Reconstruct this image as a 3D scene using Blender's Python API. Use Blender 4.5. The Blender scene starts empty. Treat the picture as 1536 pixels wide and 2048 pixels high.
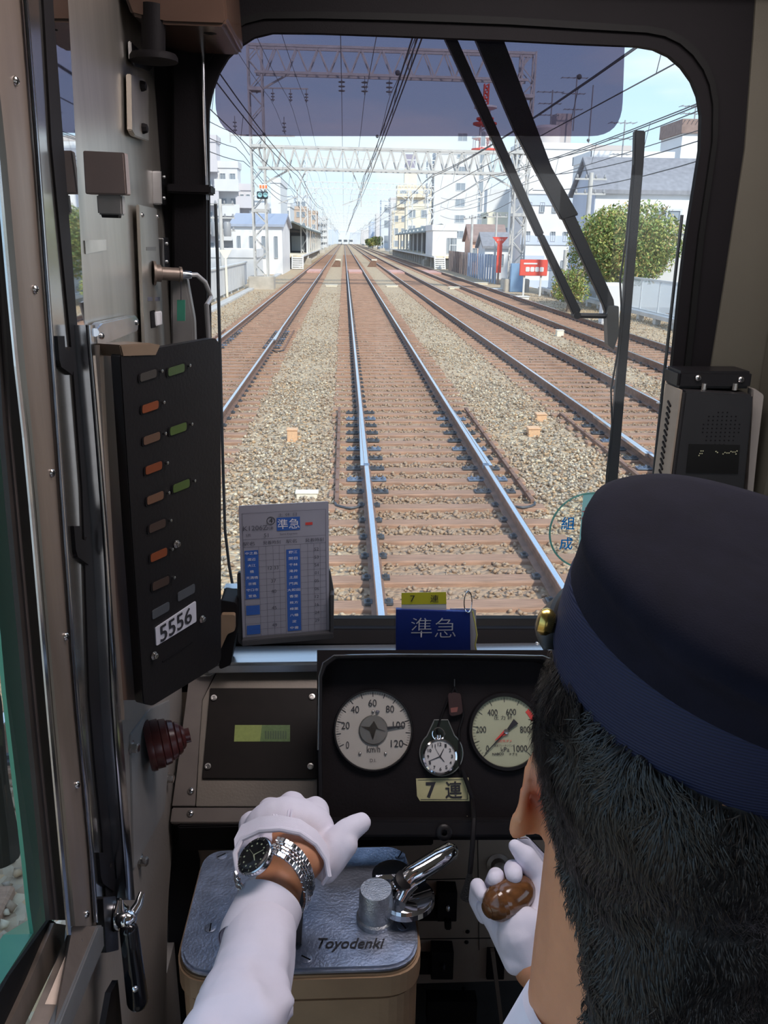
import bpy, bmesh, math, random
import numpy as np
from mathutils import Vector as V, Matrix

random.seed(7); np.random.seed(7)
SC = bpy.context.scene
COL = SC.collection
PI = math.pi
# ------------------------------------------------------------------ camera
FPX = 1650.0                       # focal length in pixels of the 1536x2048 frame
YAW, PITCH, ROLL = 0.04984, 0.31764, 0.012217
EYE = V((0.0, 0.0, 2.65))          # z = 0 is the top of the rails
_cp, _sp, _cy, _sy = math.cos(PITCH), math.sin(PITCH), math.cos(YAW), math.sin(YAW)
FW = V((_sy*_cp, _cy*_cp, -_sp)); _R = V((_cy, -_sy, 0)); _U = _R.cross(FW)
RT = _R*math.cos(ROLL) + _U*math.sin(ROLL)
UP = -_R*math.sin(ROLL) + _U*math.cos(ROLL)
cam = bpy.data.objects.new('camera', bpy.data.cameras.new('camera'))
COL.objects.link(cam)
cam.data.sensor_fit = 'VERTICAL'; cam.data.sensor_height = 36.0
cam.data.lens = 36.0*FPX/2048.0
cam.data.clip_start = 0.02; cam.data.clip_end = 3000
m = Matrix((RT, UP, -FW)).transposed().to_4x4(); m.translation = EYE
cam.matrix_world = m
SC.camera = cam
# ------------------------------------------------------------------ light
SC.view_settings.view_transform = 'Standard'; SC.view_settings.look = 'None'
SC.view_settings.gamma = 1.0; SC.view_settings.use_curve_mapping = False
SC.view_settings.exposure = 0.40
FILL_EMIT = 9.5  # emission strength of the fill light added over the desk
SC.cycles.max_bounces = 10; SC.cycles.transparent_max_bounces = 24
SC.cycles.diffuse_bounces = 5; SC.cycles.glossy_bounces = 5
SC.cycles.caustics_reflective = False; SC.cycles.caustics_refractive = False

def nodes_of(m):
    m.use_nodes = True
    return m.node_tree.nodes, m.node_tree.links

def make_world():
    w = bpy.data.worlds.new('sky'); SC.world = w; w.use_nodes = True
    n, l = w.node_tree.nodes, w.node_tree.links
    bg = n['Background']; bg.inputs['Strength'].default_value = 1.0
    tc = n.new('ShaderNodeTexCoord'); sep = n.new('ShaderNodeSeparateXYZ')
    l.new(tc.outputs['Generated'], sep.inputs[0])
    ramp = n.new('ShaderNodeValToRGB'); e = ramp.color_ramp.elements
    e[0].position = 0.0; e[0].color = (0.34, 0.33, 0.32, 1)
    e[1].position = 1.0; e[1].color = (0.20, 0.40, 0.80, 1)
    for p, c in ((0.497, (0.36, 0.35, 0.34)), (0.503, (0.78, 0.88, 1.0)), (0.56, (0.58, 0.80, 1.0)), (0.66, (0.36, 0.60, 0.96))):
        k = e.new(p); k.color = (*c, 1)
    mr = n.new('ShaderNodeMapRange'); mr.inputs[1].default_value = -1; mr.inputs[2].default_value = 1
    l.new(sep.outputs['Z'], mr.inputs[0]); l.new(mr.outputs[0], ramp.inputs[0])
    mp = n.new('ShaderNodeMapping'); mp.inputs['Scale'].default_value = (1.2, 1.2, 5.5)
    l.new(tc.outputs['Generated'], mp.inputs[0])
    no = n.new('ShaderNodeTexNoise'); no.inputs['Scale'].default_value = 2.4; no.inputs['Detail'].default_value = 7; no.inputs['Roughness'].default_value = 0.55
    l.new(mp.outputs[0], no.inputs[0])
    cr = n.new('ShaderNodeValToRGB'); cr.color_ramp.elements[0].position = 0.42; cr.color_ramp.elements[1].position = 0.72
    l.new(no.outputs[0], cr.inputs[0])
    ml = n.new('ShaderNodeMath'); ml.operation = 'MULTIPLY'; ml.inputs[1].default_value = 0.85
    l.new(cr.outputs[0], ml.inputs[0])
    mix = n.new('ShaderNodeMixRGB'); mix.inputs[2].default_value = (0.93, 0.95, 1.0, 1)
    l.new(ml.outputs[0], mix.inputs[0]); l.new(ramp.outputs[0], mix.inputs[1]); l.new(mix.outputs[0], bg.inputs['Color'])
make_world()
sun = bpy.data.objects.new('sun', bpy.data.lights.new('sun', 'SUN')); COL.objects.link(sun)
sun.data.energy = 3.0; sun.data.angle = math.radians(3.0); sun.data.color = (1.0, 0.95, 0.86)
sun.rotation_euler = V((0.36, -0.66, 0.66)).to_track_quat('Z', 'Y').to_euler()   # behind on the right, high
# daylight through the cab's openings: portals only guide the sampling of the sky, they add no light
def portal(loc, sx, sy, direction):
    d = bpy.data.lights.new('sky_portal', 'AREA'); d.shape = 'RECTANGLE'; d.size = sx; d.size_y = sy
    o = bpy.data.objects.new('sky_portal', d); COL.objects.link(o); o.location = loc
    o.rotation_euler = (-V(direction)).to_track_quat('Z', 'Y').to_euler()
    d.cycles.is_portal = True
    return o
# ------------------------------------------------------------------ pixel rays -> points on real planes
def ray(px, py): return FW + RT*((px-768)/FPX) - UP*((py-1024)/FPX)
def onX(px, py, x): d = ray(px, py); return EYE + d*((x-EYE.x)/d.x)
def onY(px, py, y): d = ray(px, py); return EYE + d*((y-EYE.y)/d.y)
def onZ(px, py, z): d = ray(px, py); return EYE + d*((z-EYE.z)/d.z)
def onP(px, py, p0, n): d = ray(px, py); return EYE + d*((V(p0)-EYE).dot(n)/d.dot(n))
def atD(px, py, D): return EYE + ray(px, py)*D
# ------------------------------------------------------------------ materials
MATS = {}
def M(name, col, rough=0.5, metal=0.0, var=0.10, scale=30.0, bump=0.0, bscale=200.0, spec=0.5, emit=None, stretch=None, coat=0.0):
    if name in MATS: return MATS[name]
    mt = bpy.data.materials.new(name); n, l = nodes_of(mt); b = n['Principled BSDF']
    b.inputs['Roughness'].default_value = rough; b.inputs['Metallic'].default_value = metal
    b.inputs['Specular IOR Level'].default_value = spec
    b.inputs['Coat Weight'].default_value = coat
    b.inputs['Base Color'].default_value = (*col, 1)
    if var > 0 or bump > 0:
        g = n.new('ShaderNodeNewGeometry'); src = g.outputs['Position']
        if stretch:
            mp = n.new('ShaderNodeMapping'); mp.inputs['Scale'].default_value = stretch; l.new(src, mp.inputs[0]); src = mp.outputs[0]
    if var > 0:
        t = n.new('ShaderNodeTexNoise'); t.inputs['Scale'].default_value = scale; t.inputs['Detail'].default_value = 5
        l.new(src, t.inputs[0])
        r = n.new('ShaderNodeValToRGB'); e = r.color_ramp.elements
        e[0].position = 0.3; e[1].position = 0.7
        e[0].color = (*[c*(1-var) for c in col], 1); e[1].color = (*[min(1, c*(1+var)) for c in col], 1)
        l.new(t.outputs[0], r.inputs[0]); l.new(r.outputs[0], b.inputs['Base Color'])
    if bump > 0:
        t = n.new('ShaderNodeTexNoise'); t.inputs['Scale'].default_value = bscale; t.inputs['Detail'].default_value = 3
        l.new(src, t.inputs[0]); bp = n.new('ShaderNodeBump'); bp.inputs['Strength'].default_value = bump; bp.inputs['Distance'].default_value = 0.01
        l.new(t.outputs[0], bp.inputs['Height']); l.new(bp.outputs[0], b.inputs['Normal'])
    if emit:
        b.inputs['Emission Color'].default_value = (*emit[:3], 1); b.inputs['Emission Strength'].default_value = emit[3]
    MATS[name] = mt
    return mt

def glass_mat(name, tint, refl=1.0, rough=0.0, dust=0.0):
    mt = bpy.data.materials.new(name); n, l = nodes_of(mt); n.remove(n['Principled BSDF'])
    out = n['Material Output']; tr = n.new('ShaderNodeBsdfTransparent'); tr.inputs[0].default_value = (*tint, 1)
    gl = n.new('ShaderNodeBsdfGlossy'); gl.inputs['Roughness'].default_value = rough
    fr = n.new('ShaderNodeFresnel'); fr.inputs[0].default_value = 1.45
    mu = n.new('ShaderNodeMath'); mu.operation = 'MULTIPLY'; mu.inputs[1].default_value = refl
    gb = n.new('ShaderNodeNewGeometry'); sb = n.new('ShaderNodeMath'); sb.operation = 'SUBTRACT'; sb.inputs[0].default_value = 1.0; l.new(gb.outputs['Backfacing'], sb.inputs[1])
    m0 = n.new('ShaderNodeMath'); m0.operation = 'MULTIPLY'; l.new(fr.outputs[0], m0.inputs[0]); l.new(sb.outputs[0], m0.inputs[1]); l.new(m0.outputs[0], mu.inputs[0])
    mx = n.new('ShaderNodeMixShader'); l.new(mu.outputs[0], mx.inputs[0]); l.new(tr.outputs[0], mx.inputs[1]); l.new(gl.outputs[0], mx.inputs[2])
    last = mx.outputs[0]
    if dust > 0:
        di = n.new('ShaderNodeBsdfTranslucent'); di.inputs[0].default_value = (0.9, 0.9, 0.9, 1)
        m2 = n.new('ShaderNodeMixShader'); m2.inputs[0].default_value = dust
        l.new(last, m2.inputs[1]); l.new(di.outputs[0], m2.inputs[2]); last = m2.outputs[0]
    l.new(last, out.inputs[0]); MATS[name] = mt
    return mt

def hide_stone_mat(name, cols, rust, rust_amt, island=True, scale=22.0):
    """ballast: one colour per stone, browner where brake dust has settled between the rails"""
    mt = bpy.data.materials.new(name); n, l = nodes_of(mt); b = n['Principled BSDF']; b.inputs['Roughness'].default_value = 0.9
    g = n.new('ShaderNodeNewGeometry')
    r = n.new('ShaderNodeValToRGB'); r.color_ramp.interpolation = 'CONSTANT' if island else 'LINEAR'
    e = r.color_ramp.elements
    while len(e) > 1: e.remove(e[-1])
    e[0].position = 0; e[0].color = (*cols[0], 1)
    for i, c in enumerate(cols[1:], 1): k = e.new(i/len(cols)); k.color = (*c, 1)
    if island: l.new(g.outputs['Random Per Island'], r.inputs[0])
    else:
        vo = n.new('ShaderNodeTexVoronoi'); vo.inputs['Scale'].default_value = scale; l.new(g.outputs['Position'], vo.inputs['Vector'])
        sp = n.new('ShaderNodeSeparateColor'); l.new(vo.outputs['Color'], sp.inputs[0]); l.new(sp.outputs[0], r.inputs[0])
        bp = n.new('ShaderNodeBump'); bp.inputs['Strength'].default_value = 0.8; bp.inputs['Distance'].default_value = 0.03; bp.invert = True
        l.new(vo.outputs['Distance'], bp.inputs['Height']); l.new(bp.outputs[0], b.inputs['Normal'])
    # distance to nearest track centre
    sx = n.new('ShaderNodeSeparateXYZ'); l.new(g.outputs['Position'], sx.inputs[0])
    prev = None
    for c in TRACKS:
        a = n.new('ShaderNodeMath'); a.operation = 'SUBTRACT'; a.inputs[1].default_value = c; l.new(sx.outputs[0], a.inputs[0])
        q = n.new('ShaderNodeMath'); q.operation = 'ABSOLUTE'; l.new(a.outputs[0], q.inputs[0])
        if prev is None: prev = q.outputs[0]
        else:
            mn = n.new('ShaderNodeMath'); mn.operation = 'MINIMUM'; l.new(prev, mn.inputs[0]); l.new(q.outputs[0], mn.inputs[1]); prev = mn.outputs[0]
    no = n.new('ShaderNodeTexNoise'); no.inputs['Scale'].default_value = 1.3; no.inputs['Detail'].default_value = 6; l.new(g.outputs['Position'], no.inputs[0])
    ad = n.new('ShaderNodeMath'); ad.operation = 'MULTIPLY_ADD'; ad.inputs[1].default_value = 1.1; l.new(no.outputs[0], ad.inputs[0]); l.new(prev, ad.inputs[2])
    mr = n.new('ShaderNodeMapRange'); mr.inputs[1].default_value = 1.15; mr.inputs[2].default_value = 2.1; mr.inputs[3].default_value = rust_amt; mr.inputs[4].default_value = 0.10
    l.new(ad.outputs[0], mr.inputs[0])
    mx = n.new('ShaderNodeMixRGB'); mx.inputs[2].default_value = (*rust, 1); l.new(mr.outputs[0], mx.inputs[0]); l.new(r.outputs[0], mx.inputs[1])
    l.new(mx.outputs[0], b.inputs['Base Color']); MATS[name] = mt
    return mt

# ------------------------------------------------------------------ object helpers
ORG = {}
def link(o):
    COL.objects.link(o); return o
def tag(o, label=None, cat=None, group=None, kind=None):
    if label: o['label'] = label
    if cat: o['category'] = cat
    if group: o['group'] = group
    if kind: o['kind'] = kind
    return o
def thing(name, label, cat, loc=(0, 0, 0), group=None, kind=None):
    o = link(bpy.data.objects.new(name, None)); o.location = loc; o.empty_display_size = 0.05; ORG[o.name] = V(loc)
    return tag(o, label, cat, group, kind)
def origin(o): return ORG.get(o.name, V((0, 0, 0))) if o else V((0, 0, 0))

class MB:
    def __init__(s): s.v = []; s.f = []
    def add(s, vs, fs):
        k = len(s.v); s.v += [V(p) for p in vs]; s.f += [tuple(i+k for i in f) for f in fs]; return s
    def prism(s, pts, vec):
        """closed polygon pts swept by vec"""
        n = len(pts); vec = V(vec); pts = [V(p) for p in pts]
        s.add(pts + [p+vec for p in pts], [tuple(range(n-1, -1, -1)), tuple(range(n, 2*n))] + [(i, (i+1) % n, (i+1) % n+n, i+n) for i in range(n)])
        return s
    def box(s, c, h, ax=None):
        ax = ax or (V((1, 0, 0)), V((0, 1, 0)), V((0, 0, 1))); c = V(c)
        vs = [c + ax[0]*h[0]*i + ax[1]*h[1]*j + ax[2]*h[2]*k for k in (-1, 1) for j in (-1, 1) for i in (-1, 1)]
        return s.add(vs, [(0, 2, 3, 1), (4, 5, 7, 6), (0, 1, 5, 4), (2, 6, 7, 3), (0, 4, 6, 2), (1, 3, 7, 5)])
    def bx(s, x0, x1, y0, y1, z0, z1): return s.box(((x0+x1)/2, (y0+y1)/2, (z0+z1)/2), ((x1-x0)/2, (y1-y0)/2, (z1-z0)/2))
    def bar(s, a, b, w, h=None, up=(0, 0, 1)):
        """rectangular bar from a to b"""
        a, b = V(a), V(b); d = (b-a); L = d.length; d.normalize(); h = h or w
        x = d.cross(V(up));
        if x.length < 1e-4: x = d.cross(V((1, 0, 0)))
        x.normalize(); z = x.cross(d)
        return s.box((a+b)/2, (w/2, L/2, h/2), (x, d, z))
    def tube(s, path, r, n=10, cap=True):
        path = [V(p) for p in path]; rs = r if isinstance(r, (list, tuple)) else [r]*len(path)
        vs = []; fs = []; pu = None
        for i, p in enumerate(path):
            d = (path[min(i+1, len(path)-1)] - path[max(i-1, 0)]).normalized()
            if pu is None:
                u = d.cross(V((0, 0, 1)));
                if u.length < 1e-3: u = d.cross(V((1, 0, 0)))
            else: u = pu - d*pu.dot(d)
            u.normalize(); pu = u; w = d.cross(u)
            for k in range(n):
                a = 2*PI*k/n; vs.append(p + (u*math.cos(a) + w*math.sin(a))*rs[i])
        for i in range(len(path)-1):
            for k in range(n): fs.append((i*n+k, i*n+(k+1) % n, (i+1)*n+(k+1) % n, (i+1)*n+k))
        if cap: fs += [tuple(range(n-1, -1, -1)), tuple(range((len(path)-1)*n, len(path)*n))]
        return s.add(vs, fs)
    def lathe(s, o, ax, prof, n=32, cap=True):
        """prof: list of (radius, distance along ax)"""
        o, ax = V(o), V(ax).normalized(); u = ax.cross(V((0.13, 0.21, 0.97))).normalized(); w = ax.cross(u); vs = []; fs = []
        for (r, t) in prof:
            for k in range(n):
                a = 2*PI*k/n; vs.append(o + ax*t + (u*math.cos(a)+w*math.sin(a))*r)
        m_ = len(prof)
        for i in range(m_-1):
            for k in range(n): fs.append((i*n+k, i*n+(k+1) % n, (i+1)*n+(k+1) % n, (i+1)*n+k))
        if cap: fs += [tuple(range(n-1, -1, -1)), tuple(range((m_-1)*n, m_*n))]
        return s.add(vs, fs)
    def ell(s, c, r, ax=None, nu=20, nv=12):
        ax = ax or (V((1, 0, 0)), V((0, 1, 0)), V((0, 0, 1))); c = V(c); r = (r, r, r) if not isinstance(r, (tuple, list)) else r
        vs = [c+ax[2]*r[2]]; fs = []
        for j in range(1, nv):
            t = PI*j/nv
            for k in range(nu):
                a = 2*PI*k/nu; vs.append(c + ax[0]*r[0]*math.sin(t)*math.cos(a) + ax[1]*r[1]*math.sin(t)*math.sin(a) + ax[2]*r[2]*math.cos(t))
        vs.append(c-ax[2]*r[2]); L = len(vs)-1
        for k in range(nu):
            fs.append((0, 1+k, 1+(k+1) % nu)); fs.append((L, L-nu+(k+1) % nu, L-nu+k))
            for j in range(nv-2): q = 1+j*nu; fs.append((q+k, q+nu+k, q+nu+(k+1) % nu, q+(k+1) % nu))
        return s.add(vs, fs)
    def cap(s, a, b, ra, rb=None, n=12):
        """capsule from a to b"""
        a, b = V(a), V(b); rb = rb if rb is not None else ra; d = (b-a).normalized() if (b-a).length > 1e-6 else V((0, 0, 1)); L = (b-a).length
        pr = [(ra*math.cos(t), -ra*math.sin(t)) for t in np.linspace(PI/2*0.98, 0, 5)] + [(rb*math.cos(t), L+rb*math.sin(t)) for t in np.linspace(0, PI/2*0.98, 5)]
        return s.lathe(a, d, pr, n)
    def build(s, name, mat, parent=None, label=None, cat=None, group=None, kind=None, smooth=False, bevel=0.0, org=None, seg=2):
        if parent is not None: o0 = origin(parent)
        elif org is not None: o0 = V(org)
        else:
            xs = [p.x for p in s.v]; ys = [p.y for p in s.v]; zs = [p.z for p in s.v]
            o0 = V(((min(xs)+max(xs))/2, (min(ys)+max(ys))/2, min(zs)))
        me = bpy.data.meshes.new(name); me.from_pydata([tuple(p-o0) for p in s.v], [], s.f)
        bm = bmesh.new(); bm.from_mesh(me)
        bmesh.ops.recalc_face_normals(bm, faces=bm.faces)
        if bevel > 0:
            ed = [e for e in bm.edges if len(e.link_faces) == 2 and e.calc_face_angle(0) > 0.5]
            bmesh.ops.bevel(bm, geom=ed, offset=bevel, offset_type='OFFSET', segments=seg, affect='EDGES', clamp_overlap=True)
        for f in bm.faces: f.smooth = smooth
        if smooth:
            for e in bm.edges:
                if len(e.link_faces) == 2 and e.calc_face_angle(0) > 0.7: e.smooth = False
        bm.to_mesh(me); bm.free()
        me.materials.append(mat)
        o = link(bpy.data.objects.new(name, me))
        if parent is not None: o.parent = parent; ORG[o.name] = o0
        else: o.location = o0; ORG[o.name] = o0
        return tag(o, label, cat, group, kind)

def rounded(pts, r, n=5):
    """round the corners of a 3-D polygon (r: one radius or one per corner)"""
    out = []; k = len(pts); pts = [V(p) for p in pts]
    for i, p in enumerate(pts):
        a, b = pts[i-1], pts[(i+1) % k]; rr = r[i] if isinstance(r, (list, tuple)) else r
        if rr <= 0: out.append(p); continue
        la, lb = (a-p).length, (b-p).length; rr = min(rr, la*0.49, lb*0.49)
        pa, pb = p+(a-p).normalized()*rr, p+(b-p).normalized()*rr
        for j in range(n+1):
            t = j/n; out.append(pa*(1-t)**2 + p*2*t*(1-t)*0.55 + p*2*t*(1-t)*0.45 + pb*t*t)
    return out

def text(body, center, ex, ey, size, mat, parent, name='lettering', depth=0.0002, bold=0.0, shear=0.0, lift=0.0006, width=None, label=None):
    """flat lettering standing just proud of the surface it is printed on"""
    cu = bpy.data.curves.new(name, 'FONT'); cu.body = body; cu.align_x = 'CENTER'; cu.align_y = 'CENTER'; cu.size = 1.0
    cu.extrude = 0; cu.offset = bold; cu.shear = shear; cu.resolution_u = 3
    to = bpy.data.objects.new(name, cu); COL.objects.link(to)
    dg = bpy.context.evaluated_depsgraph_get(); me = bpy.data.meshes.new_from_object(to.evaluated_get(dg))
    bpy.data.objects.remove(to); bpy.data.curves.remove(cu)
    ex, ey = V(ex).normalized(), V(ey).normalized(); nn = ex.cross(ey)
    xs = [v.co.x for v in me.vertices] or [0]; ys = [v.co.y for v in me.vertices] or [0]
    mx, my = (min(xs)+max(xs))/2, (min(ys)+max(ys))/2
    sy = size/max(1e-6, max(ys)-min(ys)); sx = sy if width is None else width/max(1e-6, max(xs)-min(xs))
    o0 = origin(parent)
    for v in me.vertices: v.co = V(center) + ex*(v.co.x-mx)*sx + ey*(v.co.y-my)*sy + nn*lift - o0
    me.materials.clear(); me.materials.append(mat)
    o = link(bpy.data.objects.new(name, me)); o.parent = parent; ORG[o.name] = o0
    if label: o['label'] = label
    return o

def copy_piece(src, parent, loc=None, rot=None, name=None):
    o = src.copy(); link(o)
    if name: o.name = name
    o.parent = parent
    if loc is not None: o.location = V(loc) - origin(parent)
    if rot is not None: o.rotation_euler = rot
    ORG[o.name] = origin(parent)
    return o

def raw_mesh(name, co, faces_flat, nper, mat, smooth=False):
    """fast mesh from numpy arrays"""
    me = bpy.data.meshes.new(name); nv = len(co); nf = len(faces_flat)//nper
    me.vertices.add(nv); me.vertices.foreach_set('co', np.asarray(co, np.float32).ravel())
    me.loops.add(nf*nper); me.loops.foreach_set('vertex_index', np.asarray(faces_flat, np.int32))
    me.polygons.add(nf); me.polygons.foreach_set('loop_start', np.arange(0, nf*nper, nper, dtype=np.int32))
    try: me.polygons.foreach_set('loop_total', np.full(nf, nper, np.int32))
    except Exception: pass
    me.update(calc_edges=True); me.validate()
    me.materials.append(mat)
    return link(bpy.data.objects.new(name, me))

TRACKS = (-2.73, 1.02, 4.82, 8.14)
portal((0.15, 1.33, 2.45), 0.8, 1.0, (0, -1, 0))
portal((-0.34, 0.05, 2.5), 1.5, 1.0, (1, 0, 0))
portal((2.44, 0.0, 2.5), 1.5, 1.0, (-1, 0, 0))

# =================================================================== OUTSIDE: the ground
RUST = (0.36, 0.235, 0.15)
STONE = [(0.33, 0.26, 0.18), (0.45, 0.37, 0.27), (0.56, 0.47, 0.34), (0.36, 0.32, 0.26), (0.72, 0.63, 0.46), (0.29, 0.20, 0.13), (0.47, 0.41, 0.32), (0.55, 0.38, 0.22)]
stone_m = hide_stone_mat('ballast_stone', STONE, RUST, 0.80)
bed_m = hide_stone_mat('ballast_bed', [tuple(min(.8, c*k) for c, k in zip(s, (1.08, 1.02, 0.92))) for s in STONE], RUST, 0.82, island=False, scale=19.0)
asphalt = M('asphalt', (0.34, 0.33, 0.31), 0.9, var=0.15, scale=3)
gz = -0.205
b = MB(); b.add([(-7.5, -6, gz), (12.6, -6, gz), (12.6, 700, gz), (-7.5, 700, gz)], [(0, 1, 2, 3)])
b.build('ballast_bed', bed_m, kind='structure', org=(0, 0, gz))
b = MB(); b.add([(-400, -40, gz-0.5), (-7.5, -40, gz-0.5), (-7.5, 900, gz-0.5), (-400, 900, gz-0.5)], [(0, 1, 2, 3)])
b.add([(12.6, -40, gz-0.1), (400, -40, gz-0.1), (400, 900, gz-0.1), (12.6, 900, gz-0.1)], [(0, 1, 2, 3)])
b.add([(-7.5, -6, gz), (-7.5, 700, gz), (-7.5, 700, gz-.5), (-7.5, -6, gz-.5)], [(0, 1, 2, 3)])
b.build('ground', asphalt, kind='structure', org=(0, 0, gz-0.5))

def stones():
    rng = np.random.default_rng(3)
    base = np.array([(1, 1, 1), (1, -1, -1), (-1, 1, -1), (-1, -1, 1), (0, 0, 1.25), (0, 0, -1.2)], float)
    # irregular six-pointed lumps
    ico = np.array([(1, 0, 0), (-1, 0, 0), (0, 1, 0), (0, -1, 0), (0, 0, 1), (0, 0, -1)], float)
    F = np.array([(0, 2, 4), (2, 1, 4), (1, 3, 4), (3, 0, 4), (2, 0, 5), (1, 2, 5), (3, 1, 5), (0, 3, 5)])
    xs = []; ys = []
    for (y0, y1, x0, x1, dens) in ((4.2, 9, -5.0, 7.0, 330), (9, 15, -7.0, 10.5, 250), (15, 22, -7.3, 12.3, 120), (22, 32, -7.3, 12.3, 62), (32, 46, -7.3, 12.3, 26)):
        k = int((y1-y0)*(x1-x0)*dens); xs.append(rng.uniform(x0, x1, k)); ys.append(rng.uniform(y0-1.5, y1+2.5, k))
    x = np.concatenate(xs); y = np.concatenate(ys)
    # keep sleepers mostly clear: stones lie between them
    tc = np.array(TRACKS); d = np.abs(x[:, None]-tc[None]).min(1)
    ph = ((y+1.24) % 0.52)
    on_sl = (d < 1.22) & (ph < 0.20)
    keep = ~on_sl | (rng.random(len(x)) < 0.06)
    near_rail = np.abs(d-0.75) < 0.085
    keep &= ~near_rail
    x, y, d = x[keep], y[keep], d[keep]
    k = len(x); s = rng.uniform(0.016, 0.036, k)
    co = ico[None]*rng.uniform(0.6, 1.25, (k, 6, 3)) + rng.uniform(-0.28, 0.28, (k, 6, 3))
    q = rng.normal(size=(k, 3, 3)); q, _ = np.linalg.qr(q)
    co = np.einsum('kij,kvj->kvi', q, co)*s[:, None, None]; co[:, :, 2] *= 0.8
    z = gz + 0.004 + 0.022*rng.random(k) + 0.03*np.clip(d-1.15, 0, 0.7)
    co += np.stack([x, y, z], 1)[:, None, :]
    fs = (F[None]+6*np.arange(k)[:, None, None]).ravel()
    o = raw_mesh('ballast_stones', co.reshape(-1, 3), fs, 3, stone_m)
    tag(o, 'loose grey and tan ballast stones spread between and beside the rails', 'ballast', kind='stuff')
stones()

# ------------------------------------------------------------------ tracks
rust_m = M('rail_rust', (0.22, 0.125, 0.085), 0.75, var=0.25, scale=9)
polish = M('polished_rail', (0.86, 0.87, 0.90), 0.22, 1.0, var=0.03)
sleep_m = M('sleeper_wood', (0.37, 0.22, 0.145), 0.9, var=0.28, scale=6, stretch=(0.6, 9, 4), bump=0.4, bscale=60)
plate_m = M('dark_base_plate', (0.085, 0.09, 0.10), 0.6, 0.3, var=0.3, scale=20)
plateb_m = M('blued_steel', (0.20, 0.25, 0.33), 0.5, 0.5, var=0.3, scale=20)
paint_white = M('white_paint', (0.82, 0.82, 0.80), 0.6, var=0.06, scale=3)
YEND = 620.0
SLP = 0.52

def rail_profile(top=True):
    return [(-0.0325, 0), (0.0325, 0), (0.034, -0.035), (0.009, -0.045), (0.009, -0.128), (0.0625, -0.142), (0.0625, -0.153), (-0.0625, -0.153), (-0.0625, -0.142), (-0.009, -0.128), (-0.009, -0.045), (-0.034, -0.035)]

def make_track(xc, label):
    t = thing('railway_track', label, 'track', (xc, 5, gz), 'the four parallel railway tracks')
    for s in (-1, 1):
        xr = xc+s*0.75
        mb = MB(); mb.prism([(xr+a, -6, z-0.002) for a, z in rail_profile()], (0, YEND+6, 0)); r = mb.build('rail', rust_m, t)
        mb = MB(); mb.prism([(xr-0.027, -6, -0.003), (xr-0.03, -6, -0.012), (xr+0.03, -6, -0.012), (xr+0.027, -6, -0.003), (xr+0.018, -6, 0.0), (xr-0.018, -6, 0.0)], (0, YEND+6, 0)); mb.build('rail_head', polish, r, label='bright polished running surface of the rail')
    src = None; rng = random.Random(int(xc*100))
    y = -1.24 + 0.11
    far = MB(); cnt = 0
    for i in range(380):
        yy = y + i*SLP
        if yy > 175: break
        if yy < 3: continue
        if i < 190:
            if src is None:
                mb = MB(); mb.box((0, 0, -0.075), (1.22, 0.092, 0.075)); src = mb.build('sleeper', sleep_m, t, bevel=0.012, seg=1)
                src.data.transform(Matrix.Translation(origin(t))); o = src; o.location = V((xc, yy, gz+0.045)) - origin(t)
            else: o = copy_piece(src, t, (xc+rng.uniform(-.03, .03), yy+rng.uniform(-.012, .012), gz+0.042+rng.uniform(-.006, .006)), (0, 0, rng.uniform(-.008, .008)))
        else: far.box((xc, yy, gz-0.03), (1.22, 0.105, 0.075))
    far.build('distant_sleepers', sleep_m, t, kind='stuff')
    # rail fastenings: nearest ones single, the rest joined
    src = None; rest = MB()
    for i in range(6, 150):
        yy = -1.13 + i*SLP
        for s in (-1, 1):
            for e in (-1, 1):
                px = xc+s*0.75+e*0.085
                if i < 42:
                    if src is None:
                        mb = MB(); mb.box((0, 0, 0.010), (0.035, 0.045, 0.010)).box((0, 0, 0.028), (0.014, 0.014, 0.014)); src = mb.build('rail_clip', plate_m, t)
                        src.data.transform(Matrix.Translation(origin(t))); src.location = V((px, yy, gz+0.048)) - origin(t)
                    else: copy_piece(src, t, (px, yy, gz+0.048))
                else: rest.box((px, yy, gz+0.060), (0.033, 0.04, 0.013))
    rest.build('distant_rail_clips', plate_m, t, kind='stuff')
    return t
tr = [make_track(TRACKS[0], 'railway track with two rails left of the one being driven on'),
      make_track(TRACKS[1], 'railway track straight ahead of the cab, its rails running to the horizon'),
      make_track(TRACKS[2], 'railway track next on the right of the one straight ahead'),
      make_track(TRACKS[3], 'outermost railway track on the far right, beside the wire fence')]

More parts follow.
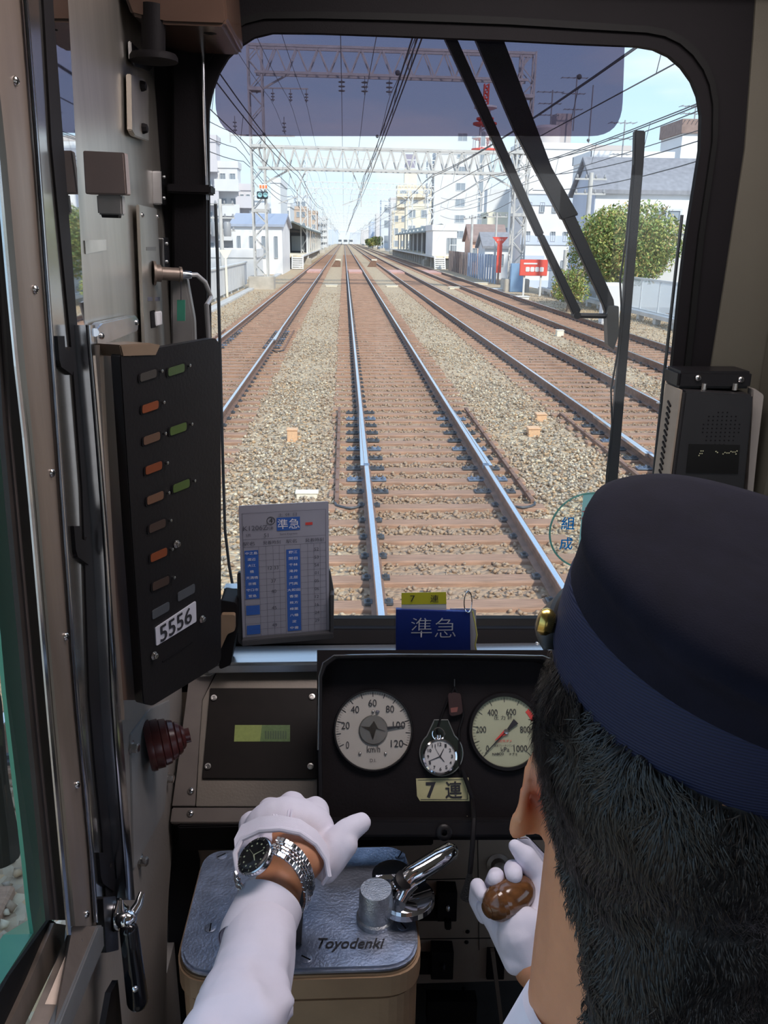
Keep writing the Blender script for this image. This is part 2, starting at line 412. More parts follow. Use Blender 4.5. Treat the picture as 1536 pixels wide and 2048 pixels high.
def expansion(t, xc, y0, n, label_side=None):
    """rail expansion joint: rows of bolted base plates and a steel guard bar each side"""
    src = None
    for i in range(n):
        yy = -1.13 + (math.ceil((y0+1.13)/SLP)+i)*SLP
        for s in (-1, 1):
            xr = xc+s*0.75
            if src is None:
                mb = MB(); mb.box((0, 0, 0.008), (0.24, 0.07, 0.008))
                for bx_ in (-0.2, -0.12, 0.12, 0.2): mb.lathe((bx_, 0.0, 0.014), (0, 0, 1), [(0.026, 0), (0.026, 0.014), (0.014, 0.016), (0.014, 0.034), (0.0, 0.036)], 8, cap=False)
                src = mb.build('bolted_base_plate', plate_m, t); src.data.transform(Matrix.Translation(origin(t))); src.location = V((xr, yy, gz+0.05)) - origin(t)
            else:
                o = copy_piece(src, t, (xr, yy, gz+0.05))
                if i in (1, 4, 8): o.data = src.data.copy(); o.data.materials[0] = plateb_m
    ya, yb = y0-0.15, y0+n*SLP+0.1
    for s in (-1, 1):
        xg = xc+s*(0.75+0.36)
        mb = MB(); mb.bx(xg-0.022, xg+0.022, ya, yb, gz+0.045, gz+0.085)
        for k in range(n*1): mb.lathe((xg, ya+0.3+k*SLP, gz+0.085), (0, 0, 1), [(0.018, 0), (0.018, 0.02), (0, 0.021)], 6, cap=False)
        mb.build('guard_bar', rust_m, t, label='rusty steel guard bar along the expansion joint')
        pth = [(xg+s*0.02, ya-0.02, gz+0.06)] + [(xc+s*(0.75+0.36-0.30*k/6), ya-0.10-0.10*math.sin(PI*k/6), gz+0.055) for k in range(7)]
        MB().tube(pth, 0.014, 6).build('bond_cable', plate_m, t, smooth=True)
        # overlapping tongue rail and its joint gap
        mb = MB(); mb.prism([(xc+s*0.75+s*0.03, y0+0.9, 0.001), (xc+s*0.75+s*0.075, y0+0.9, 0.001), (xc+s*0.75+s*0.03, y0+n*SLP-0.5, 0.001)], (0, 0, -0.04))
        mb.build('tongue_rail', polish, t)
        MB().bx(xc+s*0.75-0.036, xc+s*0.75+0.036, y0+0.9, y0+1.0, -0.05, 0.0035).build('joint_gap', plateb_m, t)
expansion(tr[1], TRACKS[1], 9.0, 10)
expansion(tr[0], TRACKS[0], 22.5, 9)
expansion(tr[2], TRACKS[2], 9.6, 8)

# level crossing boards in the distance and small trackside markers
panel_red = M('crossing_board', (0.62, 0.36, 0.30), 0.8, var=0.12, scale=8)
for i, xc in enumerate(TRACKS):
    t = thing('crossing_boards', ['faded red crossing boards laid in the left track before the platform', 'faded red crossing boards laid in the track straight ahead', 'faded red crossing boards laid in the track right of the one ahead', 'faded red crossing boards laid in the outermost right track'][i], 'crossing boards', (xc, 80, gz), 'crossing boards between the rails')
    for k in range(4): MB().bx(xc-0.62, xc+0.62, 77+k*1.7, 78.6+k*1.7, gz+0.02, -0.03).build('board', panel_red, t)
wood_tan = M('marker_wood', (0.72, 0.45, 0.26), 0.8, var=0.1)
cream_m = M('marker_cream', (0.86, 0.80, 0.66), 0.8, var=0.06)
for px, py, w, h, d, mt, lab in [(585, 878, .075, .16, .075, wood_tan, 'tan marker stake in the ballast left of the track ahead'),
                            (1081, 838, .085, .10, .085, wood_tan, 'tan block in the ballast right of the track, the farther of the near pair'),
                            (1066, 868, .09, .11, .09, wood_tan, 'tan block in the ballast right of the track, the nearer of the pair'),
                            (1119, 671, .11, .18, .11, cream_m, 'cream marker block between the two right tracks'),
                            (614, 992, .12, .06, .06, cream_m, 'cream slab lying in the ballast beside the timetable card'),
                            (1345, 657, .12, .12, .12, cream_m, 'cream block beside the outermost right rail'),
                            (911, 577, .40, .10, .3, cream_m, 'cream cable cover beyond the second right track'),
                            (784, 573, .36, .08, .25, cream_m, 'cream cable cover right of the track ahead'),
                            (663, 572, .36, .08, .25, cream_m, 'cream cable cover left of the track ahead'),
                            (992, 581, .45, .12, .35, paint_white, 'white cable cover beside the outermost track, farther one'),
                            (1040, 597, .42, .12, .35, paint_white, 'white cable cover beside the outermost track, nearer one'),
                            (960, 568, .5, .1, .35, cream_m, 'long cream cable cover near the blue mast foot')]:
    p = onZ(px, py, gz+0.02); mb = MB(); mb.bx(p.x-w, p.x+w, p.y-d, p.y+d, gz-0.02, gz+h); mb.bx(p.x-w*1.12, p.x+w*1.12, p.y-d*1.12, p.y+d*1.12, gz+h, gz+h+0.02)
    mb.build('trackside_block', mt, label=lab, cat='marker', bevel=0.006)
for i, (px, py) in enumerate([(673, 534), (745, 534)]):
    p = onZ(px, py, gz); mb = MB()
    mb.prism([(p.x-0.6, p.y, gz), (p.x+0.45, p.y, gz), (p.x+0.45, p.y, 0.35), (p.x+0.15, p.y, 0.55), (p.x-0.1, p.y, 0.5)], (0, 0.9, 0))
    o = mb.build('cable_trough_end', rust_m, label=['rusty wedge-shaped trough end left of the far track ahead', 'rusty wedge-shaped trough end right of the far track ahead'][i], cat='trough')
    MB().bx(p.x-0.1, p.x+0.5, p.y-0.05, p.y+0.95, 0.5, 0.62).build('lid', cream_m, o)

# ------------------------------------------------------------------ catenary gantries
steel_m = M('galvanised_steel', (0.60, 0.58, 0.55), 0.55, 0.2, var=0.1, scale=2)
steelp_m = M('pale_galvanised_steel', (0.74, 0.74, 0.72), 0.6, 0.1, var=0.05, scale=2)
def lattice(mb, a, b, w, d, n, r=0.045, depth_ax=V((0, 1, 0)), wide_ax=V((1, 0, 0)), zig=0.03):
    a, b = V(a), V(b)
    for i in (-1, 1):
        for j in (-1, 1):
            o = wide_ax*w/2*i + depth_ax*d/2*j; mb.bar(a+o, b+o, r)
    for k in range(n):
        p, q = a.lerp(b, k/n), a.lerp(b, (k+1)/n); s = 1 if k % 2 == 0 else -1
        for j in (-1, 1): mb.bar(p+wide_ax*w/2*s+depth_ax*d/2*j, q-wide_ax*w/2*s+depth_ax*d/2*j, zig)
        for i in (-1, 1): mb.bar(p+depth_ax*d/2*s+wide_ax*w/2*i, q-depth_ax*d/2*s+wide_ax*w/2*i, zig)

def insulator(parent, top, n=3, drop=0.9, r=0.14, mt=None):
    mb = MB(); mb.tube([top, V(top)-V((0, 0, drop))], 0.025, 6)
    for k in range(n): mb.lathe(V(top)-V((0, 0, drop*(0.3+0.45*k/max(1, n-1)))), (0, 0, -1), [(0.03, 0), (r, 0.05), (r*0.9, 0.09), (0.03, 0.1)], 10)
    return mb.build('insulator', mt or insul_m, parent, smooth=True)
insul_m = M('insulator', (0.34, 0.34, 0.35), 0.4, var=0.05)

def gantry(Y, xl, xr, ztop, zlow, near=False, label=''):
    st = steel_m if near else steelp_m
    t = thing('catenary_gantry', label, 'gantry', (xl, Y, gz), 'lattice gantries spanning the four tracks')
    sk = -0.008*(1 if near else 0.6)                                # beams fall slightly to the right
    for x, zt in ((xl, ztop), (xr, ztop+sk*(xr-xl))):
        mb = MB(); w = 0.75 if near else 0.8
        lattice(mb, (x, Y, gz+0.6), (x, Y, zt+0.1), w, w, int((zt-0.4)/(0.75 if near else 1.2)), 0.10 if near else 0.11, zig=0.05 if near else 0.06)
        for zz in ((zt*0.83, zt*0.6, zt*0.33) if near else ()): mb.bx(x-w/2-0.06, x+w/2+0.06, Y-w/2-0.06, Y+w/2+0.06, zz-0.09, zz+0.09)
        mb.build('mast', st, t)
        MB().bx(x-0.75, x+0.75, Y-0.75, Y+0.75, gz-0.2, gz+0.75).build('mast_footing', M('weathered_concrete', (0.52, 0.47, 0.40), 0.9, var=0.15, scale=3), t, bevel=0.04)
    if near:
        beams = [(ztop, 1.35, 13), (zlow, 1.15, 22)]
    else: beams = [(ztop, 0.9, 20)] + ([(zlow, 0.7, 20)] if zlow else [])
    for zb, h, n in beams:
        mb = MB(); a = V((xl, Y, zb)); bb = V((xr, Y, zb+sk*(xr-xl))); r = 0.13 if near else 0.12
        for dy in ((-0.4, 0.4) if near else (0,)):
            mb.bar(a+V((-0.3, dy, 0)), bb+V((0.3, dy, 0)), r); mb.bar(a+V((0, dy, -h)), bb+V((0, dy, -h)), r)
            for k in range(n):
                p, q = a.lerp(bb, k/n), a.lerp(bb, (k+1)/n); mid = (p+q)/2
                mb.bar(p+V((0, dy, 0)), mid+V((0, dy, -h)), 0.07); mb.bar(mid+V((0, dy, -h)), q+V((0, dy, 0)), 0.07)
        for s, e in ((1, a), (-1, bb)): mb.bar(e+V((0, 0, -h-1.0)), e+V((s*1.9, 0, -h)), 0.10)
        mb.build('truss_beam', st, t)
    for xc in TRACKS:                                               # V-shaped droppers that carry the contact wires
        z0 = beams[-1][0]-beams[-1][1]+sk*(xc-xl)
        mb = MB(); mb.bar((xc-0.55, Y, z0), (xc, Y, z0-1.2), 0.06); mb.bar((xc+0.55, Y, z0), (xc, Y, z0-1.2), 0.06); mb.bar((xc, Y, z0-1.2), (xc, Y, z0-2.0), 0.06)
        mb.bar((xc, Y, z0-1.5), (xc-1.1, Y, z0-1.9), 0.05)
        mb.build('wire_support', st, t)
    return t
ZU, ZL = onY(518, 92, 52).z, onY(520, 293, 52).z
g1 = gantry(52, -4.95, 10.45, ZU, ZL, True, 'nearest catenary gantry, tall grey lattice mast on either side and two truss beams')
for x in (-0.1, 1.2, 2.6): insulator(g1, (x, 52, ZU-1.35), drop=1.0, r=0.2)
arm = MB(); arm.bar((-4.6, 52, ZU-2.1), (-2.0, 52, ZU-2.1), 0.07); arm.build('side_arm', steel_m, g1)
for x in (-4.0, -3.0, -2.1): insulator(g1, (x, 52, ZU-2.1), drop=0.7, r=0.11)
arm = MB(); arm.bar((-6.5, 52, 8.3), (-2.8, 52, 8.3), 0.09); arm.bar((-6.5, 52, 7.9), (-6.5, 52, 8.5), 0.07); arm.build('side_arm', steel_m, g1)
for x in (-6.2, -3.4): insulator(g1, (x, 52, 9.3), drop=0.9, r=0.12)
labs = ['second catenary gantry, its masts standing on the two platforms', 'third catenary gantry beyond the platforms, thin and pale', 'fourth catenary gantry, a thin line above the far tracks', 'fifth catenary gantry, small and hazy', 'sixth catenary gantry, tiny near the vanishing point', 'seventh catenary gantry, faint near the vanishing point', 'eighth catenary gantry, fainter still over the far tracks', 'ninth and farthest catenary gantry over the tracks']
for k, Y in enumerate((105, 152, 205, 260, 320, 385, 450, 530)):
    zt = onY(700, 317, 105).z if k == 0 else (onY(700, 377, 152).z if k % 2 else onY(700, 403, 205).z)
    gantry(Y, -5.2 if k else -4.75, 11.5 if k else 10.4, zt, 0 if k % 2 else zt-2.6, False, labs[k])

# ------------------------------------------------------------------ wires
wire_m = M('wire', (0.10, 0.10, 0.11), 0.6, var=0)
wirep_m = M('pale_wire', (0.30, 0.31, 0.33), 0.6, var=0)
def wire(name, path, r, label, mt=None, group=None, knobs=()):
    mb = MB().tube(path, r, 5)
    o = mb.build(name, mt or wire_m, label=label, cat='wire', group=group, smooth=True)
    for p, rr in knobs: MB().ell(p, (rr, rr*0.5, rr), nu=10, nv=6).build('clamp', wire_m, o, smooth=True)
    return o
def span(x, z, ya, yb, sag, step=52, x1=None):
    pts = []; n = max(6, int((yb-ya)/4))
    for k in range(n+1):
        y = ya+(yb-ya)*k/n; u = ((y % step)/step)
        pts.append((x+((x1-x)*k/n if x1 is not None else 0), y, z-sag*4*u*(1-u)))
    return pts
for i, xc in enumerate(TRACKS):
    nm = ['over the left track', 'over the track ahead', 'over the first track on the right', 'over the outermost right track'][i]
    t = thing('overhead_line', f'twin contact wires with their messenger cable hanging {nm}', 'overhead line', (xc, 4, 5.1), 'overhead lines above the tracks')
    MB().tube([(xc-0.05+0.12*math.sin(y/30), y, 5.15) for y in range(2, 560, 6)], 0.012, 5).build('contact_wire', wire_m, t)
    MB().tube(span(xc+0.10, 6.15, 2, 560, 0.45), 0.016, 5).build('messenger_cable', wire_m, t)
    MB().tube(span(xc+0.22, 6.3, 2, 560, 0.5), 0.016, 5).build('feeder_cable', wire_m, t)
    mb = MB()
    for k in range(60):
        y = 4+k*5; mb.bar((xc, y, 5.15), (xc+0.10, y, 5.75), 0.012)
    mb.build('droppers', wire_m, t, kind='stuff')
    mb = MB()
    for y in (9.5, 14.2, 19, 30): mb.ell((xc+0.10, y, 5.95), (0.055, 0.03, 0.055), nu=10, nv=6)
    mb.build('clamps', wire_m, t, kind='stuff')
for k, (x, z) in enumerate([(-0.1, ZU-2.35), (1.2, ZU-2.35), (2.6, ZU-2.4)]):
    wire('feeder_wire', span(x, z, 2, 540, 0.9), 0.018, ['left one of the three high feeder wires hung from the tall gantry', 'middle one of the three high feeder wires hung from the tall gantry', 'right one of the three high feeder wires hung from the tall gantry'][k], wirep_m, 'high feeder wires')
for k, (x, z) in enumerate([(-4.0, ZU-2.8), (-3.0, ZU-2.8), (-2.1, ZU-2.8)]):
    wire('signal_wire', span(x, z, 2, 540, 0.8), 0.012, ['outermost thin wire on the left side arm', 'middle thin wire on the left side arm', 'innermost thin wire on the left side arm'][k], wirep_m, 'thin wires on the side arm')
for k, (x, z) in enumerate([(-6.2, 8.4), (-6.0, 7.6), (-5.6, 6.9)]):
    wire('lineside_cable', span(x, z, 2, 300, 1.0), 0.02, ['highest black cable running beside the left mast', 'middle black cable running beside the left mast', 'lowest black cable running beside the left mast'][k], wire_m, 'black cables beside the left mast')
for k, (a, bb) in enumerate([((12.5, 8, 8.6), (11.2, 52, 7.2)), ((12.8, 8, 7.6), (11.3, 52, 6.4)), ((12.4, 10, 6.9), (11.2, 52, 5.6)), ((11.2, 52, 7.4), (11.6, 105, 7.6)), ((11.2, 52, 6.4), (11.6, 105, 6.6)), ((11.2, 52, 5.7), (11.6, 105, 5.6))]):
    a, bb = V(a), V(bb); pts = [a.lerp(bb, t/14) - V((0, 0, 1.0*4*(t/14)*(1-t/14))) for t in range(15)]
    wire('lineside_cable', pts, 0.02, ['upper black cable swinging in from the right to the right mast', 'middle black cable swinging in from the right to the right mast', 'lower black cable swinging in from the right to the right mast', 'upper cable sagging from the right mast past the grey apartment block', 'middle cable sagging from the right mast past the grey apartment block', 'lower cable sagging from the right mast past the grey apartment block'][k], wire_m, 'cables beside the right mast')

# ------------------------------------------------------------------ platforms
plat_m = M('platform_edge', (0.80, 0.68, 0.50), 0.8, var=0.08, scale=2)
conc_m = M('pale_concrete', (0.60, 0.58, 0.55), 0.85, var=0.12, scale=2)
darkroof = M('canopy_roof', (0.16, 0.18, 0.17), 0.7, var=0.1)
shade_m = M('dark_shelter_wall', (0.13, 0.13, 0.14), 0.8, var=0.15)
def platform(side, xi, xo, y0, y1, label):
    t = thing('station_platform', label, 'platform', ((xi+xo)/2, y0, gz))
    s = 1 if xo > xi else -1; lo, hi = min(xi, xo), max(xi, xo)
    MB().bx(lo, hi, y0, y1, 0.92, 1.12).build('deck', plat_m, t, bevel=0.02)
    MB().bx(xi-0.12 if s > 0 else xi, xi if s > 0 else xi+0.12, y0, y1, 0.95, 1.10).build('edge_strip', paint_white, t)
    src = None
    for k in range(int((y1-y0)/4)):
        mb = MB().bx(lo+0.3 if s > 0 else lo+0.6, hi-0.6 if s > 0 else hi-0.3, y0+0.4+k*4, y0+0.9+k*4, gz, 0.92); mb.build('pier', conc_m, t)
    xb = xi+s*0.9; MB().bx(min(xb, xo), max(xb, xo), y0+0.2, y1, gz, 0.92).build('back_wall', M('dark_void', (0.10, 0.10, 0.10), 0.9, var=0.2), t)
    # canopy with gable roof
    cy0, cy1 = y0+13, y0+75; xm = (xi+xo)/2; zr = 4.7
    for sg in (-1, 1):
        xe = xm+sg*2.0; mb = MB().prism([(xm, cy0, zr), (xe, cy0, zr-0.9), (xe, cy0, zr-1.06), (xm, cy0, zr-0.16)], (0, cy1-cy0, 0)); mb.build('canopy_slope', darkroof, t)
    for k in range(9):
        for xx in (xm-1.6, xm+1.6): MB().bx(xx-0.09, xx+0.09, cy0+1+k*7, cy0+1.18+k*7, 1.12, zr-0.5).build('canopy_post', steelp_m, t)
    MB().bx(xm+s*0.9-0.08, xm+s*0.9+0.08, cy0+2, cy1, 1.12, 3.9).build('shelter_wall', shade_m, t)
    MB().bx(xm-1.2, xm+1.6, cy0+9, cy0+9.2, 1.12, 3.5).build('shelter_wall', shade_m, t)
    MB().bx(xm-0.7, xm+0.9, cy0+8.8, cy0+9.0, 1.3, 3.1).build('waiting_room_window', M('pale_glass', (0.45, 0.5, 0.52), 0.3, var=0.05), t)
    # access ladder
    mb = MB(); xl = xi+s*0.35
    for dx in (-0.55, 0.55): mb.bar((xl+dx, y0-0.9, gz), (xl+dx, y0-0.1, 1.15), 0.10)
    mb.build('ladder_rail', paint_white, t)
    for k in range(6): MB().bar((xl-0.55, y0-0.9+0.8*k/6, gz+0.12+1.2*k/6), (xl+0.55, y0-0.9+0.8*k/6, gz+0.12+1.2*k/6), 0.13).build('step', paint_white, t)
    MB().bar((xo-s*0.3, y0, 1.12), (xo-s*0.3, y0, 2.3), 0.08).bar((xo-s*0.3, y0, 2.3), (xi+s*1.4, y0, 2.3), 0.08).bar((xi+s*1.4, y0, 1.12), (xi+s*1.4, y0, 2.3), 0.08).build('end_railing', steelp_m, t)
platform('left', -4.35, -7.5, 88, 168, 'left station platform with dark canopy and a white ladder at its end')
platform('right', 9.85, 13.7, 92, 186, 'right station platform with dark gabled canopy and a white ladder at its end')
# a waiting passenger on the right platform
def tiny_person(x, y, z, label):
    mb = MB(); mb.cap((x-0.09, y, z+0.08), (x-0.08, y, z+0.85), 0.07, 0.09).cap((x+0.09, y, z+0.08), (x+0.08, y, z+0.85), 0.07, 0.09)
    mb.cap((x, y, z+0.85), (x, y, z+1.38), 0.15, 0.18).cap((x-0.22, y, z+1.4), (x-0.26, y, z+0.85), 0.05).cap((x+0.22, y, z+1.4), (x+0.26, y, z+0.85), 0.05)
    mb.cap((x, y, z+1.45), (x, y, z+1.55), 0.06).ell((x, y, z+1.63), (0.09, 0.1, 0.12))
    mb.build('person', M('dark_clothes', (0.05, 0.05, 0.06), 0.8), label=label, cat='person', smooth=True)
tiny_person(11.6, 112, 1.12, 'person in dark clothes standing under the right platform canopy')

# far trains at the vanishing point
train_m = M('far_train', (0.75, 0.78, 0.80), 0.4, var=0.05); dk = M('far_dark', (0.12, 0.14, 0.16), 0.5, var=0)
for i, (xc, yy, lab) in enumerate([(TRACKS[1]+0.0, 560, 'tiny white train far ahead on the same track'), (TRACKS[0], 600, 'tiny train far away on the left track'), (TRACKS[2], 590, 'tiny train far away on the right track')]):
    t = MB().bx(xc-1.35, xc+1.35, yy, yy+60, -0.05, 3.6).build('train', train_m, label=lab, cat='train', bevel=0.25)
    MB().bx(xc-1.1, xc+1.1, yy-0.05, yy+0.05, 1.7, 3.0).build('windscreen', dk, t)

# ------------------------------------------------------------------ buildings
win_m = M('window_glass', (0.30, 0.34, 0.38), 0.15, var=0.1, scale=0.3)
winf_m = M('window_frame', (0.62, 0.63, 0.64), 0.5, var=0.03)
def wall_mat(name, c): return M(name, c, 0.85, var=0.05, scale=0.8)
W_GREY = wall_mat('grey_wall', (0.66, 0.64, 0.62)); W_WHITE = wall_mat('white_wall', (0.83, 0.82, 0.81)); W_BEIGE = wall_mat('beige_wall', (0.78, 0.68, 0.52))
W_BLUE = wall_mat('pale_blue_and_shade', (0.62, 0.68, 0.80)); W_TAN = wall_mat('tan_wall', (0.60, 0.46, 0.36)); W_CREAM = wall_mat('cream_wall', (0.82, 0.76, 0.60)); W_LGREY = wall_mat('light_grey_wall', (0.74, 0.73, 0.72))
R_SLATE = M('slate_roof', (0.27, 0.27, 0.29), 0.7, var=0.15, scale=4); R_BROWN = M('brown_tile_roof', (0.30, 0.21, 0.18), 0.8, var=0.15, scale=3); R_BLUE = M('grey_blue_metal_roof', (0.42, 0.46, 0.55), 0.5, 0.2, var=0.08)

def windows(t, rects, axis, at, out, th=0.10):
    """rects of (u0,u1,z0,z1) on the wall plane axis=at; each window its own part with a pane"""
    for (u0, u1, z0, z1) in rects:
        f = MB(); g = MB(); a, c = at-out*0.02, at+out*th
        lo, hi = min(a, c), max(a, c); w = 0.08*min(1.6, (u1-u0))
        def put(mb, p0, p1, q0, q1, l, h):
            mb.bx(p0, p1, l, h, q0, q1) if axis == 'y' else mb.bx(l, h, p0, p1, q0, q1)
        put(f, u0-w, u1+w, z0-w, z0, lo, hi); put(f, u0-w, u1+w, z1, z1+w, lo, hi); put(f, u0-w, u0, z0, z1, lo, hi); put(f, u1, u1+w, z0, z1, lo, hi); um = (u0+u1)/2; put(f, um-w/3, um+w/3, z0, z1, lo, hi)
        fo = f.build('window', winf_m, t); put(g, u0, u1, z0, z1, min(at, at+out*0.04), max(at, at+out*0.04)); g.build('pane', win_m, fo)

def block(name, label, x0, x1, y0, y1, z1, wall, rows=0, cols=0, face='y', roof=None, parapet=True, cat='building', group=None, z0=-0.7, side=None, balcony=0, ww=0.5, wh=0.45, roofbox=None):
    t = thing(name, label, cat, ((x0+x1)/2, y0, z0), group)
    MB().bx(x0, x1, y0, y1, z0, z1).build('walls', wall, t)
    if parapet and not roof:
        mb = MB()
        for (a, b_, c, d) in ((x0-.1, x1+.1, y0-.1, y0+.15), (x0-.1, x1+.1, y1-.15, y1+.1), (x0-.1, x0+.15, y0, y1), (x1-.15, x1+.1, y0, y1)): mb.bx(a, b_, c, d, z1-0.1, z1+0.5)
        mb.build('parapet', wall, t)
    def grid(u0, u1, r, c, zb):
        du = (u1-u0)/c; dz = (z1-zb)/r
        return [(u0+du*(i+.5-ww/2), u0+du*(i+.5+ww/2), zb+dz*(j+.5-wh/2), zb+dz*(j+.5+wh/2)) for j in range(r) for i in range(c)]
    if rows and cols: windows(t, grid(x0, x1, rows, cols, 0.3), 'y', y0, -1)
    if side:
        sx, r, c = side; windows(t, grid(y0, y1, r, c, 0.3), 'x', x0 if sx < 0 else x1, sx)
    if balcony:
        sx, r = balcony
        for j in range(r):
            zb = 0.3+(z1-0.3)/r*j
            if sx == 0: MB().bx(x0-0.2, x1+0.2, y0-1.1, y0, zb, zb+0.15).bx(x0-0.2, x1+0.2, y0-1.15, y0-1.02, zb, zb+1.05).build('balcony', wall, t)
            else:
                xa = x0 if sx < 0 else x1; MB().bx(min(xa, xa+sx*1.5), max(xa, xa+sx*1.5), y0+0.3, y1-0.3, zb, zb+0.2).bx(min(xa+sx*1.4, xa+sx*1.55), max(xa+sx*1.4, xa+sx*1.55), y0+0.3, y1-0.3, zb, zb+1.1).build('balcony', wall, t)
    if roofbox:
        for (a, b_, c, mt) in roofbox: MB().bx(x0+(x1-x0)*a, x0+(x1-x0)*b_, y0+1+a, y0+1+a+(y1-y0)*0.5, z1-0.3, z1+c).build('rooftop_room', mt, t)
    if roof:
        rm, rise, ax = roof; e = 0.25
        if ax == 'x':
            ym = (y0+y1)/2
            for (ya, yb) in ((y0-e, ym), (y1+e, ym)): MB().prism([(x0-e, ya, z1-0.1), (x0-e, yb, z1+rise), (x0-e, yb, z1+rise+.2), (x0-e, ya, z1+0.1)], (x1-x0+2*e, 0, 0)).build('roof_slope', rm, t)
            MB().prism([(x0+.02, y0, z1), (x0+.02, y1, z1), (x0+.02, ym, z1+rise)], (x1-x0-.04, 0, 0)).build('gable', wall, t)
        else:
            xm = (x0+x1)/2
            for (xa, xb) in ((x0-e, xm), (x1+e, xm)): MB().prism([(xa, y0-e, z1-0.1), (xb, y0-e, z1+rise), (xb, y0-e, z1+rise+.2), (xa, y0-e, z1+0.1)], (0, y1-y0+2*e, 0)).build('roof_slope', rm, t)
            MB().prism([(x0, y0+.02, z1), (x1, y0+.02, z1), (xm, y0+.02, z1+rise)], (0, y1-y0-.04, 0)).build('gable', wall, t)
    return t
def bpx(Y, xa, xb, ytop):
    """world x-range and height on the plane y=Y of a facade seen between two columns of the photograph"""
    p, q = onY(xa, ytop, Y), onY(xb, ytop, Y); return p.x, q.x, (p.z+q.z)/2
# --- right side
x0, x1, z1 = bpx(205, 872, 980, 308); apt = block('apartment_building', 'tall pale grey apartment block with balconies on its left edge', x0, x1, 205, 212, z1, W_LGREY, balcony=(-1, 9), side=(-1, 9, 3))
windows(apt, [(x0+5+0.0, x0+7, 3.5+2.6*1.35*k, 5.0+2.6*1.35*k) for k in range(7)], 'y', 205, -1)
windows(apt, [(x1-2.2, x1-1.3, 2.5+2.6*1.35*k, 5.4+2.6*1.35*k) for k in range(7)], 'y', 205, -1)
x0, x1, z1 = bpx(290, 795, 866, 374); block('apartment_building', 'beige apartment block with a dark water tank on its roof', x0, x1, 290, 297, z1, W_BEIGE, 6, 3, balcony=(0, 6), roofbox=[(0.2, 0.55, 5.5, W_CREAM), (0.22, 0.5, 10, M('water_tank', (0.36, 0.33, 0.40), 0.7))])
x0, x1, z1 = bpx(190, 812, 862, 412); block('apartment_building', 'cream low block between the beige and the tall grey apartments', x0, x1, 190, 194, z1, W_CREAM, 3, 2)
x0, x1, z1 = bpx(240, 785, 815, 425); block('apartment_building', 'tan low block left of the cream one, above the right canopy', x0, x1, 240, 245, z1, W_BEIGE, 3, 2)
x0, x1, z1 = bpx(88, 882, 935, 457); block('station_building', 'small white station building at the end of the right platform', x0, x1, 96, 104, z1, W_WHITE, 0, 0, parapet=True, z0=1.13)
t = bpy.data.objects['station_building']; windows(t, [((x0*0.4+x1*0.6), (x0*0.4+x1*0.6)+0.5, 1.4, 3.0), ((x0*0.2+x1*0.8), (x0*0.2+x1*0.8)+0.5, 1.4, 3.0)], 'y', 96, -1)
x0, x1, z1 = bpx(80, 942, 1010, 482); block('house', 'low house with brown tiled roof behind the corrugated fence', x0, x1, 80, 84, z1, M('orange_wall', (0.80, 0.50, 0.36), 0.8), 1, 4, roof=(R_BROWN, 1.3, 'x'))
x0, x1, z1 = bpx(70, 970, 1035, 495); block('house', 'low white house with grey roof behind the red triangular sign', x0, x1, 70, 73.5, z1, W_WHITE, 1, 3, roof=(R_SLATE, 1.0, 'x'))
x0, x1, z1 = bpx(120, 975, 1032, 432); block('shop_building', 'ochre and white shop building left of the right mast', x0, x1, 120, 125, z1, W_CREAM, 1, 2, roofbox=[(0.0, 0.9, 3.5, W_LGREY)])
x0, x1, z1 = bpx(150, 990, 1040, 398); block('office_building', 'grey office block with orange aerial behind the right mast', x0, x1, 150, 156, z1, W_GREY, 5, 3)
x0, x1, z1 = bpx(58, 1048, 1150, 385); blue = block('apartment_building', 'white four-storey building with pale blue bands beside the red billboard', x0, x1, 58, 62, z1, W_WHITE, 3, 4, ww=0.32, wh=0.32)
for k, zz in enumerate((z1-0.5, z1-3.0, z1-5.9)): MB().bx(x0-.05, x1+.05, 57.93, 58.02, zz-0.3, zz+0.3).build('blue_band', W_BLUE, blue)
x0, x1, z1 = bpx(92, 1042, 1180, 296); block('apartment_building', 'large plain white building rising behind the wiper arms', x0, x1, 92, 97, z1, W_WHITE, 0, 0)
x0, x1, z1 = bpx(105, 1112, 1300, 286); block('apartment_building', 'greyish terraced apartment building with a round roof tower', x0, x1, 112, 118, z1, M('warm_grey_wall', (0.62, 0.56, 0.53), 0.85, var=0.05), 7, 5, balcony=(0, 7), roofbox=[(0.16, 0.34, 4.2, M('warm_grey_wall', (0.62, 0.56, 0.53)))])
x0b, _, zb = bpx(94.5, 1072, 1110, 258); zr_ = onY(1100, 296, 92).z; MB().lathe((x0b+1.2, 94.5, zr_), (0, 0, 1), [(1.4, 0), (1.4, zb-zr_), (1.1, zb-zr_+.3)], 24).build('water_tower', M('warm_grey_wall', (0.62, 0.56, 0.53)), label='pale round rooftop water tank behind the wiper arm', cat='water tank', smooth=True)
x0, x1, z1 = bpx(46, 1192, 1420, 385); hs = block('house', 'white house with a dark grey roof behind the round tree', x0, x1+1, 46, 50.5, z1, W_WHITE, 0, 0, roof=(R_SLATE, 1.7, 'x'))
windows(hs, [(x0+3.2, x0+4.6, z1-2.6, z1-0.9), (x0+6.4, x0+7.6, z1-2.2, z1-0.9)], 'y', 46, -1)
MB().prism([(x0-0.03, 46, 0-.7), (x0-0.03, 50.5, -.7), (x0-0.03, 50.5, z1), (x0-0.03, 48.25, z1+1.7), (x0-0.03, 46, z1)], (0.02, 0, 0)).build('shaded_side_wall', W_BLUE, hs)  # bluish shade of the side turned from the sun, put into the colour
x0, x1, z1 = bpx(62, 1185, 1345, 318); hs = block('house', 'white upper-storey house with two square windows above the grey roof', x0, x1, 62, 67, z1, W_WHITE)
